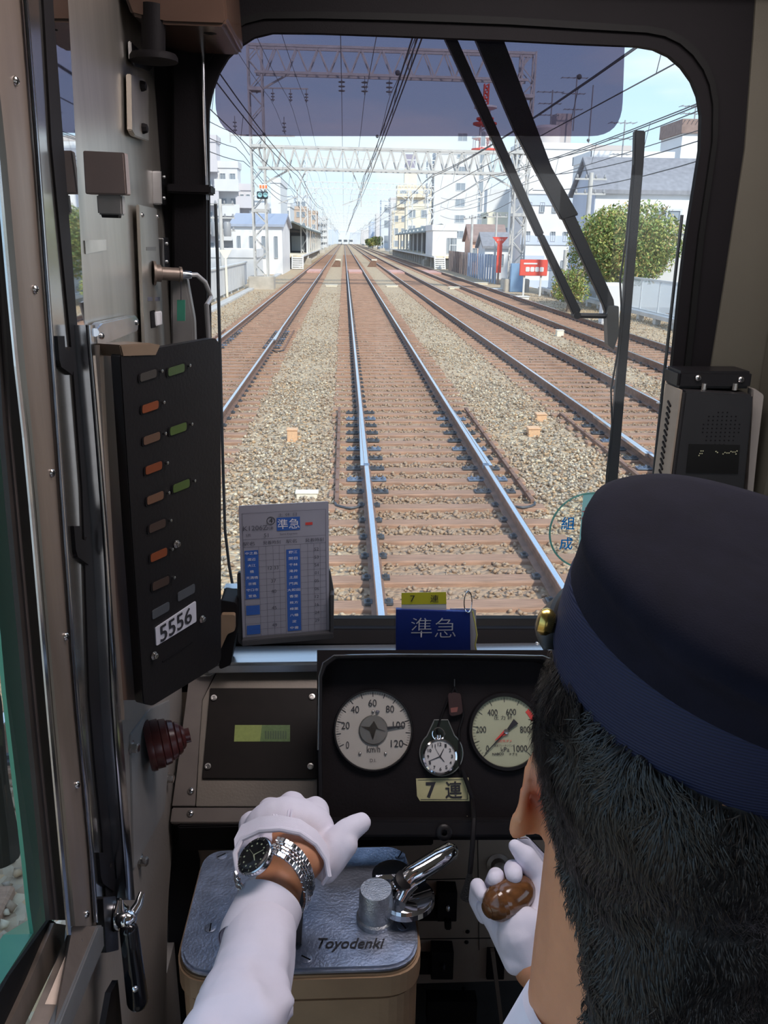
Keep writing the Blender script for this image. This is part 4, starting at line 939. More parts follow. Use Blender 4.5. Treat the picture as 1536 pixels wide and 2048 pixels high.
# main stainless lining from the slit to the front corner, and the grey wall under the lamp box
eL = [(128, -120), (136, 0), (150, 260), (171, 680), (185, 900), (203, 1180), (215, 1430), (232, 1674), (246, 1800), (262, 1900), (300, 2150)]
eR = [(338, -120), (340, 0), (341, 400), (342, 700), (352, 1000), (362, 1300), (352, 1480), (338, 1640), (322, 1800), (330, 2150)]
poly_strip([p for p in eL if p[1] <= 900], [p for p in eR if p[1] <= 700] + [(350, 900)], XL, 0.06, steel2, 'wall_left', kind='structure')
poly_strip([(171, 680), (185, 900), (203, 1180), (215, 1430), (228, 1674), (222, 1800), (203, 1856), (206, 1892), (118, 2110)], [(342, 700), (352, 1000), (362, 1300), (366, 1480), (350, 1640), (336, 1800), (330, 2110)], XL, 0.04, greyw, 'wall_left', kind='structure', n=30)
MB().bx(-0.36, -0.305, 0.98, YF, 1.4, 3.1).build('wall_left', char_m, kind='structure')
MB().bx(-0.36, -0.27, 0.62, YF, ZFL, 1.60).build('wall_left', greyw, kind='structure')
MB().bx(-0.36, -0.29, -1.4, 0.62, ZFL, 1.60).build('wall_left', greyw, kind='structure')
MB().bx(-0.36, -0.29, -1.4, 0.75, 2.95, 3.1).build('wall_left', greyw, kind='structure')
MB().bx(-0.36, -0.29, -1.4, -1.0, ZFL, 3.1).build('wall_left', greyw, kind='structure')
# vertical door post with screws (brown frame), polished plates, dark slot, mirror strip
rid = [(-70, -120), (-35, 0), (0, 315), (32, 680), (59, 917), (103, 1430), (143, 1870)]
s1r = [(48, -120), (57, 0), (80, 300), (108, 680), (130, 993), (150, 1274), (166, 1480), (184, 1640), (197, 1852)]
s2r = [(80, -120), (87, 0), (104, 300), (142, 680), (166, 993), (180, 1430), (205, 1674), (212, 1800)]
s3r = [(100, -120), (106, 0), (125, 260), (157, 680), (180, 993), (207, 1430), (228, 1674), (235, 1800)]
s4r = [(128, -120), (136, 0), (150, 260), (171, 680), (186, 993), (210, 1430), (231, 1674), (237, 1800)]
post = thing('door_post', 'tall brown metal door post with crosshead screws beside the side window', 'door post', tuple(onX(172, 1850, -0.25)))
poly_strip(rid, s1r, -0.243, 0.003, steelb, 'post_cover', post, round_=0.007)
poly_strip([(a-6, b_) for a, b_ in rid], rid, -0.2415, 0.0015, chromer, 'edge_bead', post)
poly_strip([(a-6, b_) for a, b_ in s1r if b_ < 1840]+[(191, 1845)], [p for p in s1r if p[1] < 1840]+[(197, 1845)], -0.240, 0.002, chromer, 'edge_bead', post, round_=0.002)
for px, py in [(30, 162), (69, 579), (103, 946), (131, 1273), (153, 1570), (172, 1829)]: screw(post, onX(px, py, -0.243), (1, -0.25, 0.1), 0.0036)
poly_strip(s1r, s2r, -0.252, 0.01, M('polished_stainless', (0.52, 0.50, 0.47), 0.16, 0.95, var=0.08, scale=5, stretch=(6, 6, 0.6)), 'trim_6', kind='structure')
poly_strip(s2r, s3r, -0.250, 0.01, blackm, 'trim_7', kind='structure')
mir = M('mirror_polished_edge', (0.82, 0.82, 0.82), 0.02, 1.0, var=0)
poly_strip(s3r, s4r, -0.256, 0.008, mir, 'trim_8', kind='structure')
# chrome pull bar below, beside the mirror edge
cb = thing('grab_rail', 'slim bright metal rail running down beside the lamp box', 'rail', tuple(onX(262, 1790, -0.236)))
poly_strip([(171, 650), (190, 880), (207, 1100), (222, 1430), (242, 1674), (252, 1800)], [(190, 650), (211, 880), (229, 1100), (243, 1430), (261, 1674), (270, 1800)], -0.236, 0.015, chromer, 'rail_bar', cb, round_=0.004)
MB().tube([onX(190, 665, -0.236), onX(184, 660, XL)], 0.004, 8).build('rail_foot', chromer, cb)
# hooked latch slots
for i, (px, py) in enumerate([(115, 672), (148, 1052), (198, 1705)]):
    pp_ = [(px, py), (px+14, py), (px+16, py+26), (px+24, py+30), (px+26, py+22), (px+30, py+24), (px+34, py+56), (px+30, py+78), (px+8, py+62), (px+4, py+48)]
    MB().prism([onX(a, c, -0.2485) for a, c in pp_], (-0.004, 0, 0)).build('hook_slot', blackm, label=['uppermost dark hook-shaped latch slot beside the door post', 'middle dark hook-shaped latch slot beside the door post', 'lowest dark hook-shaped latch slot, just above the window handle'][i], cat='slot')

# ---- side window: gasket, green outer frame, sill, glass
gr = [(0, 700), (4, 850), (17, 993), (36, 1200), (57, 1430), (78, 1640), (98, 1837), (108, 1900)]
gl = [(-60, 700), (-45, 850), (-25, 993), (-5, 1200), (13, 1400), (32, 1560), (49, 1706), (65, 1870), (72, 1900)]
green = M('green_body_paint', (0.10, 0.40, 0.26), 0.4, var=0.10, scale=3)
poly_strip(gl, gr, -0.33, 0.004, green, 'trim_9', kind='structure')
MB().prism([onX(a, c, -0.33) for a, c in [(108, 1840), (108, 1905), (30, 2060), (-60, 2250), (-120, 2250), (-20, 2000), (65, 1868)]], (-0.03, 0, 0)).build('trim_10', green, kind='structure')
gk = [(-30, 300), (-2, 700), (6, 850), (19, 993), (38, 1200), (59, 1430), (80, 1640), (100, 1840)]
poly_strip([(a, c) for a, c in gk], [(-40, 0), (0, 315), (32, 680), (59, 917), (103, 1430), (143, 1870)], -0.262, 0.004, M('brown_rubber', (0.035, 0.028, 0.026), 0.5, var=0.15), 'trim_11', kind='structure')
poly_strip([(a+12, c) for a, c in gk], [(a+17, c) for a, c in gk], -0.2605, 0.004, M('dull_seal_line', (0.10, 0.08, 0.075), 0.5), 'trim_12', kind='structure')
# sill pieces running back towards the viewer
def sill(px4, X, th, mat, name): return MB().prism([onX(a, c, X) for a, c in px4], (-th, 0, 0)).build(name, mat, kind='structure')
sill([(100, 1838), (112, 1846), (52, 1960), (-10, 2090), (-60, 2090), (20, 1950)], -0.27, 0.003, rubber_m, 'trim_13')
sill([(108, 1846), (132, 1850), (128, 1890), (30, 2090), (0, 2090), (60, 1960)], -0.266, 0.004, steelb, 'trim_14')
sl = thing('window_sill', 'brown metal side window sill running back towards the viewer', 'sill', tuple(onX(150, 1900, -0.25)))
MB().prism([onX(a, c, x_) for a, c, x_ in [(133, 1872, -0.262), (147, 1850, -0.25), (197, 1852, -0.238), (100, 2110, -0.238), (30, 2110, -0.262)]], (0, 0, -0.012)).build('sill_top', steelb, sl, bevel=0.001)
MB().prism([onX(a, c, -0.237) for a, c in [(197, 1852), (207, 1850), (209, 1892), (120, 2110), (95, 2110)]], (-0.01, 0, 0)).build('sill_front', M('grey_painted_metal', (0.20, 0.20, 0.20), 0.45, 0.3, var=0.08), sl, bevel=0.0015)
screw(sl, onX(158, 1884, -0.246)+V((0, 0, 0.001)), (0.6, -0.2, 0.8), 0.0036)
MB().bx(-0.322, -0.317, -1.0, 0.70, 1.62, 2.96).build('window_2', glass_mat('side_glass', (0.93, 0.97, 0.95), 1.0), kind='structure')
# grey exterior fitting seen through it
t = MB().prism(rounded([onX(a, c, -0.42) for a, c in [(-40, 1370), (4, 1372), (20, 1560), (46, 1690), (40, 1722), (12, 1738), (-40, 1740)]], 0.02), (-0.04, 0, 0)).build('outside_grab_handle', M('weathered_fitting', (0.14, 0.14, 0.13), 0.5, 0.3), label='dark grey rounded fitting outside the side window, lower left corner', cat='fitting', bevel=0.004)

# ---- things fixed on the stainless wall
def wall_slab(name, px, X, th, mat, label=None, cat=None, parent=None, r=0.0, bevel=0.001):
    pts = [onX(a, c, X) for a, c in px]
    if r: pts = rounded(pts, r)
    return MB().prism(pts, (-th, 0, 0)).build(name, mat, parent, label=label, cat=cat, bevel=bevel)
# boxy brown buzzer with a socket beneath
t = thing('wall_speaker', 'small brown-grey square box with a square socket beneath, on the stainless wall', 'box', tuple(onX(210, 432, -0.24)))
bf = lambda x, y, o_=0.0: onY(x, y, 0.875+o_)
MB().prism(rounded([bf(x, y) for x, y in [(165, 301), (248, 305), (254, 390), (170, 388)]], 0.002), (0.001, 0.013, 0)).build('housing', M('brown_grey_plastic', (0.20, 0.155, 0.14), 0.40, var=0.06), t, bevel=0.0025)
MB().prism([bf(x, y, 0.002) for x, y in [(192, 388), (243, 389), (245, 431), (195, 429)]], (0.001, 0.010, 0)).build('socket', M('grey_plastic', (0.24, 0.23, 0.22), 0.4), t, bevel=0.0015)
MB().prism([bf(x, y, 0.003) for x, y in [(202, 429), (237, 430), (236, 436), (204, 435)]], (0.001, 0.008, 0)).build('socket_lip', blackm, t)
# slotted plate with two dark knobs
t = wall_slab('latch_plate', [(262, 148), (288, 158), (297, 172), (298, 283), (270, 272), (264, 260)], -0.250, 0.006, steel2, 'upright rounded steel plate with two dark bolts, high on the stainless wall', 'plate', bevel=0.001)
for px, py in ((282, 172), (285, 257)):
    p = onX(px, py, -0.250); MB().lathe(p, (1, 0, 0), [(0.0065, 0), (0.0065, 0.002), (0.005, 0.006), (0.002, 0.007)], 8).build('bolt', blackm, t, smooth=True)
# mirror-like triangular plate higher up
wall_slab('small_mirror_plate', [(262, 82), (312, 130), (300, 142), (270, 132), (264, 118)], -0.252, 0.004, chromer, 'small bright plate reflecting the sky, top of the stainless wall', 'plate')
wall_slab('wall_sticker', [(170, 481), (212, 479), (213, 500), (172, 508)], -0.2588, 0.0008, M('sticker_grey', (0.42, 0.45, 0.42), 0.4), 'small worn pale sticker on the stainless wall', 'sticker', bevel=0)
# connector plate
t = thing('connector_panel', 'tall narrow steel panel with a round cable connector and small switch', 'panel', tuple(onX(305, 690, -0.25)))
MB().prism([onX(x, y, -0.2505) for x, y in [(278, 409), (314, 417), (330, 700), (290, 700)]], (-0.004, 0, 0)).build('face_plate', steel2, t, bevel=0.001)
for px, py in ((284, 430), (315, 433)): screw(t, onX(px, py, -0.2505), (1, -0.2, 0.1), 0.003)
MB().prism([onX(x, y, -0.250) for x, y in [(293, 494), (312, 494), (312, 501), (293, 501)]], (-0.0005, 0, 0)).build('engraved_label', M('label_grey', (0.12, 0.12, 0.11), 0.5), t)
o = onX(306, 546, -0.2505); ax = V((0.80, 0.30, -0.05))
MB().lathe(o, ax, [(0.0155, 0), (0.0155, 0.003), (0.011, 0.0035), (0.011, 0.010), (0.0085, 0.011), (0.0085, 0.034), (0.010, 0.034), (0.010, 0.037), (0.007, 0.038)], 24).build('connector', steelb, t, smooth=True)
MB().lathe(o+ax.normalized()*0.036, ax, [(0.0060, 0), (0.0060, 0.008), (0.0045, 0.014)], 16).build('cable_gland', chromer, t, smooth=True)
e = o+ax.normalized()*0.046
MB().tube([e, e+V((0.010, 0.006, 0.0)), e+V((0.020, 0.012, -0.010)), e+V((0.026, 0.016, -0.03)), onY(413, 610, 1.10), onY(418, 690, 1.12), onY(420, 760, 1.13)], 0.0032, 8).build('cable', M('grey_cable', (0.30, 0.30, 0.30), 0.3), t, smooth=True)
for k, (px, py) in enumerate(((300, 598), (315, 598))): MB().prism([onX(px+x, py+y, -0.250) for x, y in [(-4, -4), (5, -4), (5, 4), (-4, 4)]], (-0.0005, 0, 0)).build('engraved_label', grey_print, t)
MB().prism([onX(x, y, -0.2495) for x, y in [(301, 622), (311, 620), (312, 655), (303, 657)]], (-0.006, 0, 0)).build('switch_base', blackm, t, bevel=0.001)
MB().prism([onX(x, y, -0.247) for x, y in [(313, 624), (324, 622), (325, 650), (315, 652)]], (-0.004, 0, 0)).build('switch_rocker', white_print, t, bevel=0.001)
# grey pouch and green tag hanging behind the cable
t = MB().prism(rounded([onY(x, y, 1.16) for x, y in [(340, 548), (372, 552), (388, 640), (390, 700), (342, 700)]], 0.006), (0, 0.02, 0)).build('grey_pouch', M('grey_pouch', (0.17, 0.165, 0.16), 0.5, var=0.1), label='grey plastic pouch hanging behind the connector cable', cat='pouch', bevel=0.003)
t = MB().prism([onY(x, y, 1.14) for x, y in [(354, 600), (370, 600), (370, 642), (354, 642)]], (0, 0.003, 0)).build('green_tag', M('green_tag', (0.03, 0.18, 0.12), 0.5), label='small green tag on a thin string below the connector', cat='tag')
MB().tube([onY(362, 600, 1.141), onY(362, 562, 1.12)], 0.0006, 5).build('string', grey_print, t)
# small clamp fittings at the front corner
for i, (px, py, hh) in enumerate([(327, 375, 70), (332, 505, 60)]):
    t = MB().prism(rounded([onX(px-5, py-hh/2, -0.248), onX(px+6, py-hh/2, -0.248), onX(px+8, py+hh/2, -0.248), onX(px-3, py+hh/2, -0.248)], 0.003), (-0.012, 0, 0)).build('clamp_fitting', chromer, label=['upper shiny clamp fitting at the front corner of the stainless wall', 'lower shiny clamp fitting above the cable connector'][i], cat='clamp', bevel=0.001)
    for dy in (-0.3, 0.3): screw(t, onX(px+2, py+hh*dy, -0.248), (1, 0, 0), 0.0028)
t = MB().prism([onY(x, y, 1.235) for x, y in [(333, 367), (421, 370), (421, 388), (333, 385)]], (0, 0.045, 0)).build('pole_bracket', char_m, label='dark flat bracket reaching from the wall to the window edge', cat='bracket', bevel=0.002)
# black vertical cover between wall and window with fine seams
MB().prism([onY(x, y, 1.262) for x, y in [(343, -60), (408, -60), (410, 200), (412, 400), (413, 700), (416, 1200), (355, 1200), (345, 700)]], (0, 0.018, 0)).build('trim_15', char_m, kind='structure', bevel=0.003)
MB().tube([onY(405, 60, 1.255), onY(409, 250, 1.255), onY(415, 400, 1.255)], 0.0018, 6).build('trim_16', chromer, kind='structure')
# pipe with flange under the brown ceiling box
t = thing('ceiling_box', 'brown lacquered box at the top left corner with a dark pipe below', 'box', tuple(onY(390, 40, 1.12)))
MB().prism([onY(x, y, 1.10) for x, y in [(200, -140), (440, -140), (455, 42), (448, 52), (330, 48), (262, 30)]], (0, 0.16, 0)).build('housing', M('brown_lacquer', (0.085, 0.05, 0.036), 0.22, var=0.12, scale=12), t, bevel=0.004)
a, c_ = onY(307, 10, 1.11), onY(307, 108, 1.11); MB().tube([a, c_], 0.014, 16).build('pipe', char_m, t, smooth=True)
MB().lathe(onY(307, 108, 1.11), (0, 0, -1), [(0.026, 0), (0.028, 0.003), (0.028, 0.008), (0.015, 0.01)], 24).build('flange', char_m, t, smooth=True)
MB().lathe(onY(420, 52, 1.14), (0, 0, -1), [(0.02, 0), (0.015, 0.006), (0.001, 0.01)], 18, cap=False).build('dome_knob', char_m, t, smooth=True)

# ---- the black lamp box with its number plate
nb = V((math.cos(math.radians(25)), -math.sin(math.radians(25)), 0)); db = V((math.sin(math.radians(25)), math.cos(math.radians(25)), 0))
pb0 = onX(243, 1000, -0.222)
B = lambda x, y, off=0.0: onP(x, y, pb0+nb*off, nb)
lb = thing('indicator_box', 'black indicator lamp box with number plate 5556 on the left wall', 'indicator box', tuple(B(340, 1400)))
outline = [(240, 708), (262, 706), (432, 676), (441, 690), (443, 1000), (443, 1318), (436, 1332), (306, 1412), (287, 1408), (262, 1050)]
MB().prism(rounded([B(*p) for p in outline], 0.004, 3), -nb*0.012).build('front_cover', blackp, lb, bevel=0.0025)
bo = [(246, 706), (428, 678), (434, 1310), (300, 1390), (288, 1390)]
MB().prism([B(*p, off=-0.012) for p in bo], -nb*0.004).build('back_case', blackm, lb)
# brown tab on the top and top flange screw
MB().prism([B(x, y, 0.001) for x, y in [(240, 690), (300, 686), (322, 690), (312, 712), (246, 714)]], -nb*0.03).build('top_tab', M('brown_tab', (0.17, 0.12, 0.08), 0.4), lb, bevel=0.001)
lens = [(277, 738, 317, 731, 762, 0), (280, 799, 322, 796, 830, 1), (283, 862, 325, 860, 892, 2), (287, 921, 329, 918, 952, 1), (291, 981, 331, 977, 1012, 3), (296, 1040, 334, 1034, 1068, 4), (299, 1098, 336, 1092, 1128, 1), (303, 1155, 342, 1148, 1186, 4)]
lm = [M('lens_dark_grey', (0.05, 0.045, 0.04), 0.3), M('lens_orange', (0.17, 0.042, 0.014), 0.35), M('lens_brown', (0.10, 0.055, 0.035), 0.35), M('lens_tan', (0.12, 0.06, 0.036), 0.35), M('lens_black', (0.045, 0.028, 0.022), 0.35), M('lens_green', (0.055, 0.09, 0.02), 0.35), M('lens_green_dark', (0.05, 0.08, 0.03), 0.35)]
def lamp(cx, cy, kind, w=40, h=20):
    sl_ = -0.42*(1+ (cy-740)/900.0)*0.75
    c = [(cx-w/2, cy-sl_*w/2-h/2), (cx+w/2, cy+sl_*w/2-h/2), (cx+w/2, cy+sl_*w/2+h/2), (cx-w/2, cy-sl_*w/2+h/2)]
    ps = rounded([B(*p, off=0.0010) for p in c], 0.0035, 3); MB().prism(ps, -nb*0.003).build('lamp_recess', blackm, lb)
    c2 = [(cx+(x-cx)*0.82, cy+(y-cy)*0.82-(0.0)) for x, y in c]
    MB().prism(rounded([B(*p, off=0.0016) for p in c2], 0.003, 3), -nb*0.002).build('lamp_lens', lm[kind], lb)
    c3 = MB().lathe(B(cx+w/2+3, cy+sl_*w/2-3, 0.001), nb, [(0.0018, 0), (0.0018, 0.003), (0.001, 0.0032)], 8); c3.build('lens_clip', screw_m, lb)
for cx, cy, k in [(297, 751, 0), (301, 814, 1), (304, 877, 2), (308, 936, 1), (311, 996, 3), (315, 1052, 4), (318, 1110, 1), (322, 1167, 4)]: lamp(cx, cy, k)
for cx, cy, k in [(353, 740, 6), (357, 858, 5), (363, 972, 5)]: lamp(cx, cy, k)
for cx, cy in [(322, 1223), (373, 1187)]:
    c = [(cx-17, cy-1), (cx+17, cy-20), (cx+17, cy-2), (cx-17, cy+17)]; MB().prism(rounded([B(*p, off=0.001) for p in c], 0.003), -nb*0.001).build('blank_lens', M('blank_lens', (0.06, 0.065, 0.075), 0.4), lb)
pl = MB().prism(rounded([B(x, y, 0.0012) for x, y in [(311, 1256), (392, 1202), (393, 1243), (313, 1292)]], 0.002), -nb*0.002).build('number_plate', M('plate_white', (0.50, 0.50, 0.56), 0.45, var=0.04), lb)
pc = B(352, 1248, 0.0014); text('5556', pc, db, (0, 0, 1), (B(352, 1232)-B(352, 1265)).length, black_print, pl, name='number', bold=0.012, width=(B(384, 1227)-B(321, 1268)).length)
for px, py in ((307, 1311), (403, 1238), (352, 1088)): hexbolt(lb, B(px, py, 0.0005), nb, 0.0035, 0.004)
MB().prism([B(x, y, 0.0006) for x, y in [(325, 1322), (385, 1282), (385, 1286), (326, 1326)]], -nb*0.001).build('seam', blackm, lb)
# brown backing board
bd = thing('backing_board', 'brown upright board behind the black lamp box', 'board', tuple(onX(262, 1440, -0.24)))
poly_strip([(206, 690), (216, 900), (232, 1200), (250, 1440)], [(243, 700), (257, 900), (272, 1200), (287, 1400)], -0.238, 0.020, M('brown_board', (0.10, 0.06, 0.042), 0.5, var=0.15, scale=10, stretch=(5, 5, 0.6)), 'board', bd, Xr=-0.234)
poly_strip([(198, 690), (208, 900), (224, 1200), (243, 1440)], [(206, 690), (216, 900), (232, 1200), (250, 1445)], -0.236, 0.02, steelb, 'board_edge', bd)
# chromed hinge plate over the box
t = MB().prism(rounded([onX(x, y, -0.248) for x, y in [(192, 660), (205, 645), (272, 630), (278, 640), (276, 662), (195, 694)]], 0.003), (-0.010, 0, 0)).build('hinge_plate', chromer, label='bright rounded hinge plate with two screws above the lamp box', cat='hinge', bevel=0.0012)
for px, py in ((203, 672), (273, 645)): screw(t, onX(px, py, -0.248), (1, -0.1, 0.2), 0.0035)

# brown ribbed rubber bell
t = MB().lathe(onX(294, 1493, -0.256), (0.93, 0.30, 0.10), [(0.0315, 0), (0.033, 0.003), (0.033, 0.008), (0.031, 0.0085), (0.0315, 0.010), (0.0315, 0.018), (0.029, 0.019), (0.030, 0.020), (0.029, 0.027), (0.0255, 0.029), (0.0265, 0.030), (0.024, 0.036), (0.021, 0.0375), (0.022, 0.0385), (0.019, 0.043), (0.0155, 0.044), (0.016, 0.045), (0.013, 0.048), (0.0095, 0.049), (0.0095, 0.055), (0.001, 0.0555)], 40, cap=False).build('rubber_bell', M('oxblood_rubber', (0.085, 0.022, 0.020), 0.28, var=0.15, scale=20), label='dark red ribbed rubber cone on the lower left wall', cat='button', smooth=True)
# bolts on the wall below
for i, (px, py) in enumerate([(262, 1495), (334, 1557), (280, 1722)]):
    hexbolt(None, onX(px, py, XL+0.001), (1, -0.15, 0), 0.0062, 0.009).name = 'hex_bolt'
    o = bpy.context.scene.collection.objects[-1]
bl = [o for o in COL.objects if o.name.startswith('hex_bolt') and o.parent is None]
for o, l_ in zip(bl, ['steel hex bolt left of the red rubber cone', 'steel hex bolt right below the red rubber cone', 'steel hex bolt on the grey wall above the window handle']): tag(o, l_, 'bolt')
# access cover outline on the wall
cv = MB().prism(rounded([onX(x, y, -0.2575) for x, y in [(262, 1470), (300, 1418), (340, 1400), (338, 1520), (330, 1620), (268, 1740)]], 0.004), (-0.003, 0, 0)).build('wall_cover', M('grey_cover', (0.27, 0.265, 0.26), 0.5, var=0.05), label='flat grey cover sheet behind the red rubber cone', cat='cover', bevel=0.0006)
# window crank
cr = thing('window_crank', 'chromed window latch handle with black grip at the sill corner', 'handle', tuple(onX(235, 1840, -0.25)))
o = onX(222, 1845, -0.252)
MB().prism(rounded([onX(x, y, -0.240) for x, y in [(206, 1795), (232, 1792), (238, 1900), (212, 1906)]], 0.003), (-0.02, 0, 0)).build('base_block', blackp, cr, bevel=0.002)
MB().lathe(onX(232, 1830, -0.240), (1, 0.1, 0), [(0.016, 0), (0.016, 0.004), (0.012, 0.008), (0.008, 0.012)], 24).build('rosette', chrome, cr, smooth=True)
MB().ell(onX(252, 1838, -0.226), (0.011, 0.010, 0.009)).build('hub', chrome, cr, smooth=True)
h0, h1 = onX(262, 1832, -0.222), onX(284, 1785, -0.214); MB().tube([h0, h0.lerp(h1, .5)+V((0.002, 0, 0)), h1], [0.0055, 0.0045, 0.003], 10).build('lever', chrome, cr, smooth=True)
MB().tube([onX(238, 1825, -0.226), onX(240, 1800, -0.226)], [0.006, 0.003], 10).build('spur', chrome, cr, smooth=True)
MB().cap(onX(258, 1862, -0.222), onX(275, 2000, -0.215), 0.0095, 0.011, 14).build('black_grip', M('gloss_black', (0.01, 0.01, 0.012), 0.1), cr, smooth=True)
MB().ell(onX(270, 1978, -0.204), 0.003).build('grip_rivet', chrome, cr, smooth=True)
t = MB().prism([onX(x, y, -0.235) for x, y in [(222, 1985), (236, 1960), (250, 2110), (200, 2110)]], (-0.006, 0, 0)).build('black_wedge', blackm, label='small black wedge plate below the window handle', cat='plate')

# =================================================================== THE DESK
# sill beam and bright ledge below the windscreen
t = thing('windscreen_sill', 'black sill bar with a bright aluminium ledge below the windscreen', 'sill', tuple(onY(800, 1300, 1.22)))
MB().prism([onY(440, 1238, 1.262), onY(1330, 1238, 1.262), onY(1330, 1262, 1.245), onY(440, 1262, 1.245)], (0, 0.02, -0.002)).build('upper_bar', rubber_m, t, bevel=0.002)
MB().prism([onY(440, 1258, 1.24), onY(1330, 1258, 1.24), onY(1330, 1290, 1.225), onY(440, 1290, 1.225)], (0, 0.03, 0.0)).build('lower_bar', blackm, t, bevel=0.002)
alu = M('ledge_aluminium', (0.62, 0.62, 0.62), 0.22, 0.9, var=0.06, scale=8, stretch=(0.6, 6, 6))
zl = onY(800, 1286, 1.225).z
MB().bx(-0.22, 0.52, 1.165, 1.228, zl-0.02, zl-0.002).build('ledge', alu, t, bevel=0.004)
for px, py in ((755, 1284), (1075, 1286), (710, 1306), (1032, 1306), (640, 1286)): screw(t, onZ(px, py, zl-0.0022), (0, 0, 1), 0.0042)
# left desk plate (slopes 42 degrees)
sa = math.radians(42); dn = V((0, -math.sin(sa), math.cos(sa))); d0 = V((0, 1.2, 2.65-0.645))
D = lambda x, y, off=0.0: onP(x, y, d0+dn*off, dn)
dk_ = thing('left_desk', 'grey steel desk surface left of the gauge panel', 'desk', tuple(D(490, 1640)))
MB().prism([D(x, y) for x, y in [(452, 1308), (648, 1308), (646, 1613), (392, 1613), (398, 1500), (405, 1400)]], -dn*0.02).build('desk_plate', desk_m, dk_, bevel=0.0008)
MB().prism([D(x, y, 0.0008) for x, y in [(380, 1340), (452, 1300), (404, 1400), (397, 1500), (390, 1612), (344, 1612), (362, 1480)]], -dn*0.02).build('side_plate', M('desk_grey_dark', (0.17, 0.145, 0.13), 0.45, 0.3, var=0.08), dk_, bevel=0.0008)
MB().prism([D(x, y, 0.0012) for x, y in [(344, 1615), (648, 1615), (648, 1646), (340, 1646)]], -dn*0.02).build('front_flange', M('desk_grey_dark', (0.19, 0.175, 0.165)), dk_, bevel=0.0015)
lipz = D(500, 1646).z; lipy = D(500, 1646).y
MB().bx(-0.245, 0.13, lipy-0.004, lipy+0.01, lipz-0.045, lipz-0.001).build('front_lip', blackm, dk_, bevel=0.002)
for px, py in ((382, 1582), (381, 1627)): screw(dk_, D(px, py, 0.0012), dn, 0.0052)
# black monitor plate with LCD
mp_ = MB().prism([D(x, y, 0.004) for x, y in [(420, 1376), (634, 1376), (634, 1558), (404, 1557)]], -dn*0.004).build('display_plate', M('brown_black_plate', (0.010, 0.007, 0.006), 0.5, spec=0.2, var=0.2), label='flat black display plate with a small green screen on the left desk', cat='display', bevel=0.0008)
for px, py in ((428, 1396), (624, 1394), (416, 1533), (621, 1533)):
    MB().lathe(D(px, py, 0.004), dn, [(0.0048, 0), (0.0048, 0.0022), (0.0028, 0.0024), (0.0024, 0.0008), (0.0001, 0.0008)], 16, cap=False).build('socket_screw', screw_m, mp_, smooth=True)
MB().prism([D(x, y, 0.0044) for x, y in [(470, 1450), (524, 1450), (520, 1483), (468, 1483)]], -dn*0.0004).build('screen_left', M('lcd_bright', (0.20, 0.24, 0.08), 0.3, var=0.1, scale=200, emit=(0.10, 0.12, 0.03, 0.25)), mp_)
MB().prism([D(x, y, 0.0044) for x, y in [(524, 1450), (580, 1450), (580, 1483), (520, 1483)]], -dn*0.0004).build('screen_right', M('lcd_dim', (0.10, 0.15, 0.06), 0.3, var=0.2, scale=200, emit=(0.05, 0.09, 0.03, 0.15)), mp_)
for k in range(9): MB().prism([D(x, y, 0.0048) for x, y in [(530+k*5, 1462), (533+k*5, 1462), (533+k*5, 1478), (530+k*5, 1478)]], -dn*0.0003).build('segment', M('lcd_segment', (0.06, 0.10, 0.05), 0.4), mp_)

# ---- gauge panel (tilted towards the driver)
ga = math.radians(34); gn = V((0, -math.cos(ga), math.sin(ga))); gu = V((0, math.sin(ga), math.cos(ga))); gx = V((1, 0, 0))
g0 = atD(880, 1490, 1.165)
G = lambda x, y, off=0.0: onP(x, y, g0+gn*off, gn)
gp = thing('gauge_panel', 'black gauge panel hood in front of the driver, with a thin bright rim', 'instrument panel', tuple(G(880, 1670)))
rim = [G(x, y, 0.042) for x, y in [(639, 1672), (636, 1500), (638, 1352), (646, 1326), (668, 1311), (780, 1309), (960, 1310), (1085, 1312), (1112, 1322), (1128, 1350), (1130, 1500), (1130, 1672)]]
inn = [G(x, y, 0.042) for x, y in [(645, 1640), (643, 1500), (644, 1354), (652, 1332), (672, 1317), (780, 1315), (960, 1316), (1082, 1318), (1106, 1328), (1120, 1352), (1122, 1500), (1122, 1640)]]
ring_wall('hood_rim', inn, rim, -gn*0.050, blackp, parent=gp, bevel=0.0012)
MB().tube([p+gn*0.0005 for p in rim[1:-1]], 0.0011, 6).build('bright_edge', chromer, gp, smooth=True)
MB().prism([G(x, y, 0.0) for x, y in [(634, 1300), (1136, 1300), (1136, 1680), (634, 1680)]], -gn*0.006).build('face', M('panel_face', (0.009, 0.007, 0.008), 0.6, spec=0.15, var=0.15, scale=30, bump=0.05, bscale=300), gp)
MB().prism([G(x, y, 0.044) for x, y in [(639, 1640), (1130, 1640), (1130, 1674), (640, 1674)]], -gn*0.05).build('bottom_lip', blackp, gp, bevel=0.003)
MB().lathe(G(887, 1664, 0.044), gn, [(0.0105, 0), (0.0105, 0.008), (0.008, 0.010), (0.004, 0.010), (0.004, 0.003)], 20, cap=False).build('lip_knob', blackp, gp, smooth=True)
MB().lathe(G(934, 1632, 0.002), gn, [(0.001, 0), (0.001, 0.002)], 8).build('small_stud', screw_m, gp)

